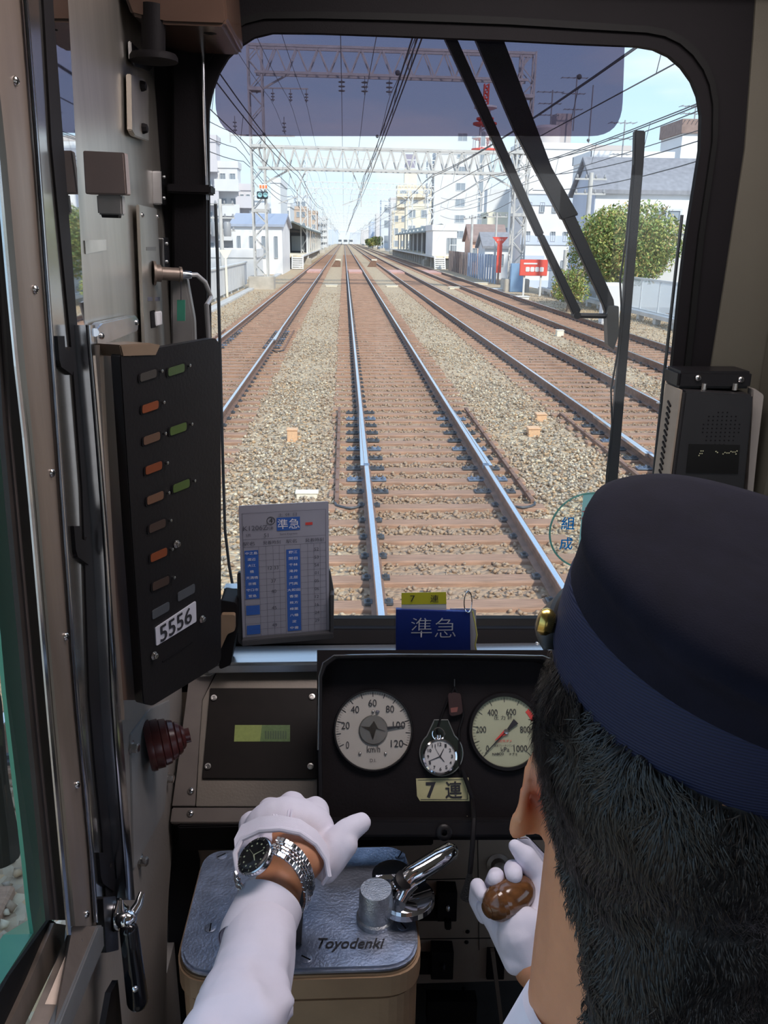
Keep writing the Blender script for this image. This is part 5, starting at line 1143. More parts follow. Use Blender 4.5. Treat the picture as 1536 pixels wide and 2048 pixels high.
def gauge(cpx, rpx, name, label, facecol, ring_extra):
    c = G(*cpx, off=0.0); r = (G(cpx[0]+rpx, cpx[1])-c).length
    t = thing(name, label, 'gauge', tuple(c))
    MB().lathe(c, gn, [(r+ring_extra, 0), (r+ring_extra, 0.004), (r+ring_extra*0.7, 0.008), (r+0.0008, 0.008), (r, 0.004)], 64, cap=False).build('bezel', blackp, t, smooth=True)
    MB().lathe(c, gn, [(0.0001, 0.003), (r+0.001, 0.003), (r+0.001, 0.0)], 64, cap=False).build('dial', M(name+'_dial', facecol, 0.55, var=0.03, scale=60), t, smooth=False)
    MB().lathe(c, gn, [(0.0001, 0.0078), (r+0.001, 0.0078)], 64, cap=False).build('cover_glass', gauge_glass, t)
    return t, c, r
gauge_glass = glass_mat('gauge_glass', (0.98, 0.98, 0.98), 0.6)
def polar(c, r, deg, off=0.0035):
    a = math.radians(deg); return c + gx*math.sin(a)*r + gu*math.cos(a)*r + gn*off
def tick(t, c, r0, r1, deg, w, name='tick', mt=None):
    a = polar(c, r0, deg); b_ = polar(c, r1, deg); d = (b_-a).normalized(); s_ = d.cross(gn)*w/2
    return MB().add([a-s_, a+s_, b_+s_, b_-s_], [(0, 1, 2, 3)])
def ticks(t, c, r0, r1, degs, w, name):
    mb = MB()
    for dgr in degs:
        q = tick(t, c, r0, r1, dgr, w); mb.add(q.v, [(0, 1, 2, 3)])
    mb.build(name, black_print, t)
# speedometer: 0 at -113, 60 at -5 (upper), 120 at +117
sp, c, r = gauge((746.5, 1460), 75, 'speedometer', 'round white speedometer dial in km/h on the left of the panel', (0.42, 0.39, 0.35), 0.0035)
dg = lambda v_: -114.5 + v_*(229.0/120)
ticks(sp, c, r*0.86, r*0.985, [dg(v_) for v_ in range(0, 121, 10)], 0.0012, 'long_ticks')
ticks(sp, c, r*0.92, r*0.985, [dg(v_) for v_ in range(0, 121, 2)], 0.0004, 'short_ticks')
for v_, px, py in ((0, 695, 1490), (20, 691, 1451), (40, 710, 1419), (60, 745, 1406), (80, 780, 1418), (100, 798, 1450), (120, 794, 1487)):
    text(str(v_), G(px, py, 0.0036), gx, gu, 0.0098, black_print, sp, name='numeral', width=0.0058*len(str(v_)) if v_ else 0.0045)
text('km/h', G(747, 1498, 0.0036), gx, gu, 0.0095, black_print, sp, name='unit', width=0.0185)
text('D.I.', G(746, 1521, 0.0036), gx, gu, 0.0045, black_print, sp, name='maker_mark')
MB().lathe(c+gn*0.0036, gn, [(0.0205, 0), (0.0205, 0.0015), (0.019, 0.0030), (0.0001, 0.0030)], 40, cap=False).build('hub_disc', M('hub_metal', (0.55, 0.54, 0.52), 0.25, 0.9, var=0.1), sp, smooth=True)
a = polar(c, 0.018, 84, 0.005); b_ = polar(c, r*0.83, 84, 0.005); s_ = (b_-a).normalized().cross(gn)
MB().prism([a+s_*0.0022, a-s_*0.0022, b_-s_*0.0006, b_+s_*0.0006], gn*0.0008).build('needle', black_print, sp)
hub = c+gn*0.0068
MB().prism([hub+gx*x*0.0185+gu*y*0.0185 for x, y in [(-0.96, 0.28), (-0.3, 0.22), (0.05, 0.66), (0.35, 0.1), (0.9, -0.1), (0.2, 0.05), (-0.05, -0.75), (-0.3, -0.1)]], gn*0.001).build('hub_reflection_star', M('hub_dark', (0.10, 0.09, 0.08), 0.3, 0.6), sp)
for px, py in ((720, 1507), (771, 1507), (746, 1423)): MB().ell(G(px, py, 0.004), (0.0022, 0.0022, 0.0022), nu=12, nv=8).build('dial_screw', screw_m, sp, smooth=True)
MB().ell(G(755, 1423, 0.004), (0.003, 0.003, 0.0012), nu=12, nv=8).build('dial_lamp', grey_print, sp)
# pressure gauge: 0 at -146?, 1000 at +146
pg, c, r = gauge((1011, 1463), 67, 'pressure_gauge', 'round greenish-white brake pressure gauge marked kPa, right of the pocket watch', (0.40, 0.41, 0.28), 0.007)
dg = lambda v_: -135 + v_*0.27
ticks(pg, c, r*0.84, r*0.985, [dg(v_) for v_ in range(0, 1001, 100)], 0.0009, 'long_ticks')
ticks(pg, c, r*0.91, r*0.985, [dg(v_) for v_ in range(0, 1001, 20)], 0.0004, 'short_ticks')
for v_, px, py in ((0, 975, 1497), (200, 962, 1459), (400, 985, 1425), (600, 1022, 1424), (800, 1050, 1459), (1000, 1041, 1497)):
    text(str(v_), G(px, py, 0.0036), gx, gu, 0.0088, black_print, pg, name='numeral', width=0.0048*len(str(v_)) if v_ else 0.004)
text('圧 力 計', G(1006, 1435, 0.0036), gx, gu, 0.0058, black_print, pg, name='dial_title', width=0.026)
text('元空気ダメ', G(1008, 1482, 0.0036), gx, gu, 0.0038, red_print, pg, name='red_caption', width=0.022)
text('直通ブレーキシリンダ', G(1009, 1491, 0.0036), gx, gu, 0.0032, black_print, pg, name='black_caption', width=0.029)
text('kPa', G(1010, 1499, 0.0036), gx, gu, 0.0062, black_print, pg, name='unit')
text('NABCO', G(996, 1508, 0.0036), gx, gu, 0.0036, black_print, pg, name='maker_name', width=0.016, bold=0.02)
text('ナブコ', G(1026, 1508, 0.0036), gx, gu, 0.0036, black_print, pg, name='maker_name', width=0.011, bold=0.02)
for k in range(5):
    q0, q1 = polar(c, r*0.82, 48+k*4.4, 0.0037), polar(c, r*0.82, 48+(k+1)*4.4, 0.0037); q2, q3 = polar(c, r*0.96, 48+(k+1)*4.4, 0.0037), polar(c, r*0.96, 48+k*4.4, 0.0037)
    MB().add([q0, q1, q2, q3], [(0, 1, 2, 3)]).build('red_sector', red_print, pg)
for dgr, mt, L_, w_, tail, nm in ((-133, black_print, 0.90, 0.0011, 0.42, 'black_needle'), (-126, red_print, 0.42, 0.0035, 0.0, 'red_needle')):
    a = polar(c, r*L_, dgr, 0.0055); b_ = polar(c, -r*tail, dgr, 0.0055); s_ = (b_-a).normalized().cross(gn)
    MB().prism([a+s_*0.0004, a-s_*0.0004, c+gn*0.0055-s_*w_, b_-s_*(0.0045 if tail else 0.001), b_+s_*(0.0045 if tail else 0.001), c+gn*0.0055+s_*w_], gn*0.0006).build(nm, mt, pg)
MB().lathe(c+gn*0.005, gn, [(0.0035, 0), (0.0035, 0.002), (0.001, 0.0024)], 16).build('needle_boss', screw_m, pg, smooth=True)
# watch recess, pocket watch, hook and chain
ho = thing('watch_holder', 'black pear-shaped holder plate for the pocket watch', 'holder', tuple(G(882, 1550)))
c = G(882, 1506); r = (G(882+43, 1506)-c).length
th_ = [math.radians(a_) for a_ in range(40, 321, 10)]
pear = [c + gx*math.sin(a_)*r + gu*math.cos(a_)*r for a_ in th_] + [G(x, y) for x, y in [(866, 1445), (868, 1440), (895, 1440), (897, 1445)]]
MB().prism([p+gn*0.0 for p in pear], gn*0.004).build('holder_plate', M('bottle_black', (0.018, 0.026, 0.022), 0.25), ho, bevel=0.001)
MB().tube([p+gn*0.004 for p in pear]+[pear[0]+gn*0.004], 0.0009, 6).build('holder_rim', M('dull_rim', (0.25, 0.26, 0.25), 0.35, 0.6), ho, smooth=True)
pw = thing('pocket_watch', 'silver pocket watch with white dial resting in the black holder', 'pocket watch', tuple(G(879, 1545, 0.005)))
c = G(879, 1513, 0.005); r = (G(879+31, 1513)-G(879, 1513)).length
MB().lathe(c, gn, [(0.001, 0), (r*1.04, 0.0), (r*1.12, 0.003), (r*1.10, 0.006), (r*0.99, 0.0075), (r*0.97, 0.006)], 48, cap=False).build('case', chrome, pw, smooth=True)
MB().lathe(c, gn, [(0.0001, 0.0062), (r, 0.0062)], 48, cap=False).build('dial', M('watch_dial_white', (0.52, 0.50, 0.49), 0.5, var=0), pw)
for h in range(1, 13):
    text(str(h), polar(c, r*0.76, h*30, 0.0066), gx, gu, 0.0046, black_print, pw, name='numeral', width=0.0030 if h < 10 else 0.0052, bold=0.02)
ticks(pw, c+gn*0.0031, r*0.93, r*0.97, range(0, 360, 6), 0.0003, 'minute_ticks')
for dgr, L_, w_, nm in ((28, 0.55, 0.0009, 'hour_hand'), (250, 0.80, 0.0007, 'minute_hand'), (-28, 0.62, 0.0003, 'second_hand'), (140, 0.42, 0.0008, 'hand_tail')):
    a = polar(c, r*L_, dgr, 0.0069); s_ = (a-c).normalized().cross(gn); s_.normalize()
    MB().prism([c+gn*0.0069-s_*w_, c+gn*0.0069+s_*w_, a+s_*w_*0.4, a-s_*w_*0.4], gn*0.0003).build(nm, black_print, pw)
a = G(876, 1478, 0.008); MB().lathe(G(877, 1482, 0.008), gu, [(0.003, -0.002), (0.0035, 0.003), (0.0045, 0.004), (0.0045, 0.008), (0.001, 0.009)], 12).build('crown', chrome, pw, smooth=True)
cc_ = G(877, 1468, 0.009); MB().tube([cc_+gx*0.0085*math.cos(t_)+gu*0.0085*math.sin(t_) for t_ in np.linspace(0, 2*PI, 25)], 0.0010, 6).build('bow_ring', chrome, pw, smooth=True)
t = thing('watch_hook', 'small bright hook above the pocket watch holding its dark strap', 'hook', tuple(G(909, 1376)))
MB().tube([G(909, 1372, 0.0), G(909, 1372, 0.010), G(909, 1358, 0.013)], 0.0011, 6).build('hook_pin', chrome, t, smooth=True)
st = thing('watch_strap', 'dark cord loop from the hook to the pocket watch with a leather fob', 'cord', tuple(G(890, 1450, 0.006)))
for s_ in (-1, 1): MB().tube([G(909, 1375, 0.009), G(909+s_*14, 1400, 0.006), G(905+s_*22, 1430, 0.005), G(896+s_*22, 1460, 0.004), G(885+s_*(8 if s_ < 0 else 34), 1478 if s_ < 0 else 1540, 0.004)], 0.0016, 6).build('cord', blackm, st, smooth=True)
MB().prism(rounded([G(x, y, 0.007) for x, y in [(895, 1385), (921, 1385), (926, 1428), (899, 1434)]], 0.006), gn*0.002).build('leather_fob', M('dark_leather', (0.028, 0.012, 0.012), 0.4), st, bevel=0.0006)
MB().prism([G(x, y, 0.0095) for x, y in [(901, 1416), (916, 1414), (914, 1424), (902, 1425)]], gn*0.0002).build('fob_mark', M('fob_mark', (0.16, 0.05, 0.04), 0.5), st)
# hanging cord down to the right with a tassel end
t = thing('hanging_cord', 'dark cord hanging from the gauge panel to a tassel below the desk', 'cord', tuple(atD(945, 1780, 1.06)))
MB().tube([G(925, 1540, 0.006), G(946, 1600, 0.012), atD(948, 1640, 1.06), atD(945, 1690, 1.04), atD(940, 1745, 1.04)], 0.0032, 8).build('cord', blackm, t, smooth=True)
MB().lathe(atD(940, 1745, 1.04), (-0.05, 0, -1), [(0.003, 0), (0.006, 0.02), (0.0095, 0.038), (0.0001, 0.040)], 12, cap=False).build('tassel', M('tassel', (0.02, 0.018, 0.018), 0.9, bump=0.4, bscale=500), t, smooth=True)
# label 7 cars
t = MB().prism([G(x, y, 0.0008) for x, y in [(832, 1557), (937, 1555), (939, 1602), (840, 1602), (834, 1592)]], -gn*0.001).build('car_count_label', M('label_cream', (0.44, 0.41, 0.22), 0.55, var=0.08, scale=60), label='cream printed label reading seven cars below the pocket watch', cat='label')
for q in (((836, 1560), (935, 1559)), ((935, 1559), (935, 1599)), ((935, 1599), (841, 1599))): MB().bar(G(*q[0], off=0.001), G(*q[1], off=0.001), 0.0006, up=gn).build('border_line', black_print, t)
text('7', G(862, 1580, 0.001), gx, gu, 0.021, black_print, t, name='numeral', bold=0.03, width=0.014); text('連', G(907, 1580, 0.001), gx, gu, 0.023, black_print, t, name='character', bold=0.015)

# ---- blue service card with ring and yellow tag, standing on the ledge
bc = thing('service_card', 'blue plastic-sleeved card with white characters standing behind the gauge panel', 'card', tuple(onY(870, 1320, 1.16)))
Y1 = 1.155
MB().prism([onY(x, y, Y1) for x, y in [(792, 1219), (940, 1224), (943, 1420), (792, 1420)]], (0, 0.008, 0)).build('card', M('card_blue', (0.022, 0.045, 0.25), 0.35, var=0.05), bc, bevel=0.0008)
for i in range(3): MB().prism([onY(x+i*3, y+i*1.5, Y1+0.008+i*0.003) for x, y in [(900, 1217), (946, 1217), (948, 1420), (900, 1420)]], (0, 0.001, 0)).build('plastic_page', M('clear_page', (0.42, 0.42, 0.45), 0.15), bc)
MB().prism([onY(x, y, Y1-0.0015) for x, y in [(788, 1214), (951, 1217), (953, 1420), (788, 1420)]], (0, 0.0006, 0)).build('clear_sleeve', glass_mat('sleeve', (0.96, 0.96, 0.97), 2.0), bc)
ex, ez = V((1, 0, 0)), V((0, 0, 1))
for ch, px in (('準', 843), ('急', 891)): text(ch, onY(px, 1255, Y1-0.0002), ex, ez, 0.0335, white_print, bc, name='character', bold=-0.012, width=0.0325)
text('(守口市', onY(846, 1309, Y1-0.0002), ex, ez, 0.014, white_print, bc, name='caption', width=0.040); text('停車', onY(893, 1308, Y1-0.0002), ex, ez, 0.014, red_print, bc, name='red_caption', width=0.026); text(')', onY(922, 1309, Y1-0.0002), ex, ez, 0.014, white_print, bc, name='caption')
yt = MB().prism([onY(x, y, Y1+0.004) for x, y in [(803, 1186), (892, 1184), (893, 1226), (803, 1226)]], (0, 0.001, 0)).build('index_tab', M('tab_white', (0.45, 0.45, 0.45), 0.5, var=0.0), bc)
MB().prism([onY(x, y, Y1+0.0036) for x, y in [(803, 1186), (892, 1184), (893, 1208), (803, 1209)]], (0, 0.0006, 0)).build('yellow_band', M('tab_yellow', (0.40, 0.38, 0.02), 0.5, var=0.03), yt)
text('7', onY(825, 1197, Y1+0.003), ex, ez, 0.0105, black_print, yt, name='numeral', width=0.007); text('連', onY(869, 1197, Y1+0.003), ex, ez, 0.0125, black_print, yt, name='character')
rc = onY(936, 1204, Y1); MB().tube([rc+V((0.006*math.cos(a_), 0.002*math.sin(a_*1.0), 0.0172*math.sin(a_))) for a_ in np.linspace(0, 2*PI, 30)], 0.0009, 6).build('binder_ring', chrome, bc, smooth=True)
MB().tube([onY(945, 1222, Y1), onY(950, 1245, Y1-.003), onY(954, 1270, Y1-.002), onY(950, 1290, Y1-.004), onY(955, 1310, Y1)], 0.0012, 6).build('yellow_string', M('yellow_string', (0.45, 0.42, 0.12), 0.7), bc, smooth=True)

# ---- timetable card in its holder
th2 = thing('card_holder', 'dark grey clip holder under the timetable card', 'holder', tuple(onY(570, 1290, 1.17)))
MB().prism(rounded([onY(x, y, 1.172) for x, y in [(474, 1146), (660, 1140), (668, 1185), (667, 1276), (484, 1292), (476, 1285)]], 0.004), (0, 0.010, 0)).build('back_plate', M('holder_grey', (0.055, 0.055, 0.06), 0.4), th2, bevel=0.001)
MB().prism([onY(x, y, 1.152) for x, y in [(484, 1282), (666, 1266), (667, 1278), (484, 1293)]], (0, 0.028, 0)).build('bottom_lip', M('holder_grey', (0.055, 0.055, 0.06)), th2, bevel=0.001)
MB().prism([onY(x, y, 1.154) for x, y in [(660, 1190), (668, 1190), (667, 1274), (660, 1275)]], (0, 0.02, 0)).build('side_lip', M('holder_grey', (0.055, 0.055, 0.06)), th2, bevel=0.001)
Y2 = 1.164
q4 = [(477, 1012), (657, 1003), (659, 1274), (486, 1290)]
T = lambda u, v_: (lambda p: onY(p[0], p[1], Y2-0.0006))(((q4[0][0]*(1-u)+q4[1][0]*u)*(1-v_)+(q4[3][0]*(1-u)+q4[2][0]*u)*v_, (q4[0][1]*(1-u)+q4[1][1]*u)*(1-v_)+(q4[3][1]*(1-u)+q4[2][1]*u)*v_))
tt = MB().prism(rounded([onY(x, y, Y2) for x, y in q4], 0.002), (0, 0.0016, 0)).build('timetable_card', M('card_paper', (0.31, 0.31, 0.37), 0.35, var=0.03, scale=20), label='laminated white timetable card with blue station columns left of the windscreen foot', cat='timetable')
def trect(u0, v0, u1, v1, mt, name='print'): return MB().add([T(u0, v0), T(u1, v0), T(u1, v1), T(u0, v1)], [(0, 1, 2, 3)]).build(name, mt, tt)
tex = (T(1, .15)-T(0, .15)).normalized(); tez = (T(.5, 0)-T(.5, 1)).normalized()
def ttx(s, u, v_, h, mt=None, w=None, nm='lettering'): return text(s, T(u, v_), tex, tez, h, mt or grey_print, tt, name=nm, width=w, lift=0.0003)
for v_ in (0.055, 0.245, 0.30): trect(0.035, v_, 0.965, v_+0.002, grey_print, 'rule')
for u in (0.035, 0.965): trect(u, 0.055, u+0.004, 0.975, grey_print, 'rule')
trect(0.035, 0.973, 0.965, 0.976, grey_print, 'rule')
trect(0.42, 0.100, 0.68, 0.195, blue_print, 'blue_heading')
ttx('準', 0.487, 0.147, 0.0155, white_print, nm='character'); ttx('急', 0.615, 0.147, 0.0155, white_print, nm='character')
ttx('4', 0.355, 0.118, 0.0075, black_print); MB().tube([T(0.355, 0.118)+tex*0.0058*math.cos(a_)+tez*0.0058*math.sin(a_) for a_ in np.linspace(0, 2*PI, 25)], 0.0004, 4).build('number_ring', black_print, tt)
ttx('K1206Z', 0.18, 0.165, 0.0075, w=0.036); ttx('列車', 0.345, 0.172, 0.005); ttx('5両', 0.10, 0.215, 0.0045); ttx('51', 0.30, 0.222, 0.006)
ttx('土 休 日', 0.54, 0.080, 0.005, w=0.028); ttx('Semi-Express', 0.55, 0.222, 0.004, w=0.026)
trect(0.74, 0.145, 0.82, 0.165, red_print, 'red_mark'); ttx('駅名', 0.10, 0.275, 0.006, w=0.018); ttx('発着時刻', 0.36, 0.275, 0.006, w=0.026); ttx('駅名', 0.58, 0.275, 0.006, w=0.016); ttx('発着時刻', 0.84, 0.275, 0.006, w=0.028)
for v0, v1 in ((0.325, 0.675), (0.722, 0.790), (0.865, 0.93)): trect(0.05, v0, 0.205, v1, blue_print, 'blue_column')
trect(0.52, 0.335, 0.675, 0.930, blue_print, 'blue_column')
for k in range(14):
    v_ = 0.335+k*0.045; trect(0.035, v_+0.022, 0.50, v_+0.0235, grey_print, 'rule'); trect(0.68, v_+0.022, 0.965, v_+0.0235, grey_print, 'rule')
for u in (0.21, 0.29, 0.37, 0.44, 0.50, 0.68, 0.76, 0.83, 0.90): trect(u, 0.30, u+0.0025, 0.975, grey_print, 'rule')
for k, s in enumerate(['中之島', '渡辺', '大江', '橋', '天満橋', '京橋', '守口市', '萱島']): ttx(s, 0.127, 0.345+k*0.044, 0.0045, white_print, w=0.006*len(s))
for k, s in enumerate(['野江', '関目', '千林', '滝井', '土居', '門真', '大和田', '香里', '枚方', '樟葉', '八幡', '淀', '中書']): ttx(s, 0.597, 0.355+k*0.046, 0.0045, white_print, w=0.0065*len(s))
for k, s in enumerate(['12 33', '37', '40', '45', '49']): ttx(s, 0.37, (0.46, 0.555, 0.63, 0.75, 0.875)[k], 0.0055)
for k, s in enumerate(['52', '53', '54', '01', '05', '06', '12', '16', '24', '29']): ttx(s, 0.86, 0.345+k*0.058, 0.005)

# ---- round sticker on the glass
YS = YF+0.0118
sc_ = onY(1178, 1062, YS); rs = (onY(1256, 1062, YS)-sc_).length
t = thing('window_sticker', 'round clear sticker with teal rim and blue characters on the windscreen', 'sticker', tuple(sc_))
def backlit(name, col, t=0.5):
    mt = bpy.data.materials.new(name); n, l = nodes_of(mt); b = n['Principled BSDF']; b.inputs['Base Color'].default_value = (*col, 1)
    tl_ = n.new('ShaderNodeBsdfTranslucent'); tl_.inputs[0].default_value = (*col, 1); mx = n.new('ShaderNodeMixShader'); mx.inputs[0].default_value = t
    l.new(b.outputs[0], mx.inputs[1]); l.new(tl_.outputs[0], mx.inputs[2]); l.new(mx.outputs[0], n['Material Output'].inputs[0]); return mt
teal = backlit('sticker_teal', (0.30, 0.55, 0.50), 0.8); red_t = backlit('sticker_red', (0.75, 0.2, 0.22), 0.8)
MB().tube([sc_+V((rs*math.cos(a_), 0, rs*math.sin(a_))) for a_ in np.linspace(0, 2*PI, 60)], 0.0016, 4).build('rim', teal, t)
x_s = onY(1160, 1062, YS).x-sc_.x; a0 = math.acos(x_s/rs)
MB().add([sc_+V((rs*math.cos(a_), 0, rs*math.sin(a_))) for a_ in np.linspace(-a0, a0, 30)], [tuple(range(30))]).build('teal_field', teal, t)
MB().add([sc_+V((rs*math.cos(a_), 0.0006, rs*math.sin(a_))) for a_ in np.linspace(a0, 2*PI-a0, 30)], [tuple(range(30))]).build('clear_field', glass_mat('sticker_clear', (0.93, 0.95, 0.92), 0.5, dust=0.03), t)
bl2 = backlit('sticker_blue', (0.0, 0.18, 0.50), 0.6)
text('組', onY(1136, 1046, YS-0.0005), ex, ez, 0.0225, bl2, t, name='character', bold=0.012); text('成', onY(1132, 1087, YS-0.0005), ex, ez, 0.0225, bl2, t, name='character', bold=0.012)
text('検', onY(1180, 1030, YS-0.0005), ex, ez, 0.028, red_t, t, name='red_character'); text('査', onY(1178, 1092, YS-0.0005), ex, ez, 0.028, red_t, t, name='red_character')

# ---- tinted visor on the upper part of the glass
vis = glass_mat('tinted_visor', (0.43, 0.395, 0.46), 0.5)
YV = YF+0.020
t = MB().prism(rounded([onY(x, y, YV) for x, y in [(427, 20), (1252, 20), (1243, 272), (432, 272)]], [0, 0, 0.045, 0.045], 8), (0, 0.003, 0)).build('sun_visor', vis, label='smoke-tinted plastic sun visor across the top of the windscreen', cat='sun visor')

# ---- wipers outside
YW = YF+0.085
wb = M('wiper_black', (0.014, 0.014, 0.016), 0.5)
wp = thing('windscreen_wiper', 'black double-arm windscreen wiper hanging from the top with an upright blade', 'wiper', tuple(onY(1190, 960, YW)))
W = lambda x, y, o_=0: onY(x, y, YW+o_)
def arm(name, L_, R_, th=0.014): MB().prism([W(*p) for p in L_+R_[::-1]], (0, th, 0)).build(name, wb, wp, bevel=0.0015)
arm('main_arm', [(935, 40), (1016, 250), (1101, 372), (1180, 520)][0:1]+[(1030, 262), (1124, 440)], [(993, 40), (1104, 335), (1158, 430)])
arm('main_arm_rod', [(1126, 436), (1207, 610), (1216, 640)], [(1150, 430), (1228, 600), (1232, 640)])
arm('slim_arm', [(873, 40), (1075, 474)], [(898, 40), (1089, 468)])
arm('slim_arm_rod', [(1077, 472), (1148, 632)], [(1088, 468), (1163, 622)])
MB().tube([W(1155, 631, 0.004), W(1215, 632, 0.004)], 0.0042, 8).build('link_bar', wb, wp, smooth=True)
for p in ((1155, 631), (1220, 630)): MB().lathe(W(*p, -0.004), (0, 1, 0), [(0.006, 0), (0.006, 0.02)], 12).build('pivot', wb, wp, smooth=True)
MB().prism(rounded([W(x, y, -0.006) for x, y in [(1216, 612), (1238, 612), (1238, 668), (1228, 700), (1216, 690), (1214, 640)]], 0.003), (0, 0.02, 0)).build('blade_clamp', M('clamp_grey', (0.05, 0.05, 0.05), 0.4), wp, bevel=0.002)
MB().prism([W(x, y, -0.004) for x, y in [(1270, 260), (1292, 261), (1288, 330), (1262, 640), (1232, 1010), (1212, 1010), (1218, 930), (1245, 640), (1268, 330)]], (0, 0.012, 0)).build('blade_holder', wb, wp, bevel=0.002)
MB().tube([W(x, y, -0.006) for x, y in [(1266, 330), (1252, 480), (1240, 560), (1243, 620), (1236, 700), (1222, 780), (1224, 850), (1214, 940), (1210, 1010)]], 0.0016, 6).build('blade_rubber', wb, wp, smooth=True)
for i, (pth, rr, lab) in enumerate([([(1364, 430), (1345, 600), (1325, 780), (1306, 960), (1290, 1120)], 0.0028, 'thin black rod standing outside the right edge of the windscreen'), ([(431, 408), (435, 520), (440, 700), (445, 900), (450, 1060), (458, 1130), (466, 1175)], 0.0026, 'thin black rod outside the left edge of the windscreen, bent at its foot')]):
    t = MB().tube([W(x, y, 0.0) for x, y in pth], rr, 8).build('outside_rod', wb, label=lab, cat='rod', smooth=True)
for p in ((1336, 627), (1318, 806)): MB().tube([W(p[0]-1, p[1]-1), W(p[0]-1.5, p[1]+1)], 0.0036, 8).build('rod_clip', white_print, bpy.data.objects['outside_rod'])
# small dark blocks between holder and lamp box
t = thing('corner_fitting', 'dark jointed fitting with a pale tan knob between lamp box and timetable card', 'fitting', tuple(onY(455, 1300, 1.15)))
MB().prism(rounded([onY(x, y, 1.15) for x, y in [(440, 1200), (474, 1206), (474, 1250), (462, 1330), (438, 1340)]], 0.006), (0, 0.05, 0)).build('block', blackm, t, bevel=0.003)
MB().prism(rounded([onY(x, y, 1.14) for x, y in [(441, 1230), (470, 1230), (470, 1262), (455, 1268), (441, 1300)]], 0.004), (0, 0.02, 0)).build('tan_knob', M('tan_knob', (0.25, 0.17, 0.11), 0.4), t, bevel=0.002)
MB().prism([onY(x, y, 1.2) for x, y in [(448, 1177), (474, 1177), (474, 1200), (448, 1200)]], (0, 0.02, 0)).build('pale_plate', alu, t)
t = thing('wire_bundle', 'pale wires looping out under the lamp box', 'wires', tuple(D(410, 1345)))
for k in range(3): MB().tube([D(390+x, 1338+k*4+y, 0.01) for x, y in [(0, 0), (12, 6), (30, 5), (44, -4)]], 0.0013, 6).build('wire', M('pale_cable', (0.35, 0.33, 0.30), 0.6), t, smooth=True)

# ---- black device on the right
t = thing('speaker_display_unit', 'black unit with vent slots, speaker holes and a dot display right of the windscreen', 'device', tuple(onY(1440, 1000, 1.12)))
f = lambda x, y, o_=0: onY(x, y, 1.195+o_)
F0 = [f(1370, 782), f(1508, 790), f(1475, 1120), f(1325, 1120)]
MB().prism(F0, (0, 0.078, 0)).build('case', M('unit_black', (0.016, 0.015, 0.016), 0.45, var=0.1), t, bevel=0.003)
side = [f(1370, 782)+V((0, 0.008, 0)), f(1325, 1120)+V((0, 0.008, 0))]; side += [side[1]+V((0, 0.062, 0)), side[0]+V((0, 0.062, 0))]
MB().prism([p+V((-0.0035, 0, 0)) for p in side], (0.003, 0, 0)).build('side_plate', M('unit_side', (0.28, 0.23, 0.18), 0.5), t)
for k in range(26):
    a = side[0].lerp(side[1], 0.10+k*0.034)+V((-0.0045, 0.034, 0)); MB().box(a, (0.001, 0.007, 0.0016), (V((1, 0, 0)), V((0, .9, .4)), V((0, -.4, .9)))).build('vent_slot', blackm, t)
tp = F0[0].z; MB().bx(F0[0].x-0.004, F0[1].x+0.004, 1.215, 1.275, tp+0.0, tp+0.026).build('top_bracket', blackp, t, bevel=0.004)
for px, py in ((1396, 756), (1482, 759)): screw(t, onY(px, py, 1.2145), (0, -1, 0.2), 0.005)
for px in (1408, 1470): MB().lathe(f(px, 772, 0.02), (0, 0, 1), [(0.004, -0.006), (0.004, 0.004), (0.001, 0.005)], 8).build('top_bolt', screw_m, t)
mb = MB()
for i in range(9):
    for j in range(9):
        if (i-4)**2+(j-4)**2 <= 18: mb.lathe(f(1410+i*9-j*0.9, 825+j*8, -0.0006), (0, 1, 0), [(0.0012, 0), (0.0012, 0.001)], 6)
mb.build('speaker_holes', blackm, t)
MB().prism([f(x, y, -0.001) for x, y in [(1378, 888), (1480, 890), (1476, 948), (1372, 946)]], (0, 0.001, 0)).build('display_window', M('display_black', (0.012, 0.012, 0.012), 0.15), t)
mb = MB()
for k, (x, y) in enumerate([(1402, 902), (1406, 902), (1400, 907), (1404, 907), (1398, 911), (1432, 903), (1435, 905), (1446, 908), (1450, 905), (1454, 906), (1458, 906), (1462, 903), (1466, 904), (1470, 904), (1474, 902), (1472, 908)]): mb.box(f(x, y, -0.0014), (0.0008, 0.0003, 0.0008))
mb.build('lit_dots', M('dim_led', (0.25, 0.24, 0.16), 0.4, emit=(0.5, 0.48, 0.3, 0.15)), t)
t2 = MB().prism(rounded([onY(x, y, 1.215) for x, y in [(1508, 776), (1528, 790), (1515, 900), (1506, 990), (1494, 1000), (1500, 900)]], 0.004), (0, 0.02, 0)).build('side_handle', greyw, label='grey curved bracket right of the black display unit', cat='bracket', bevel=0.003)

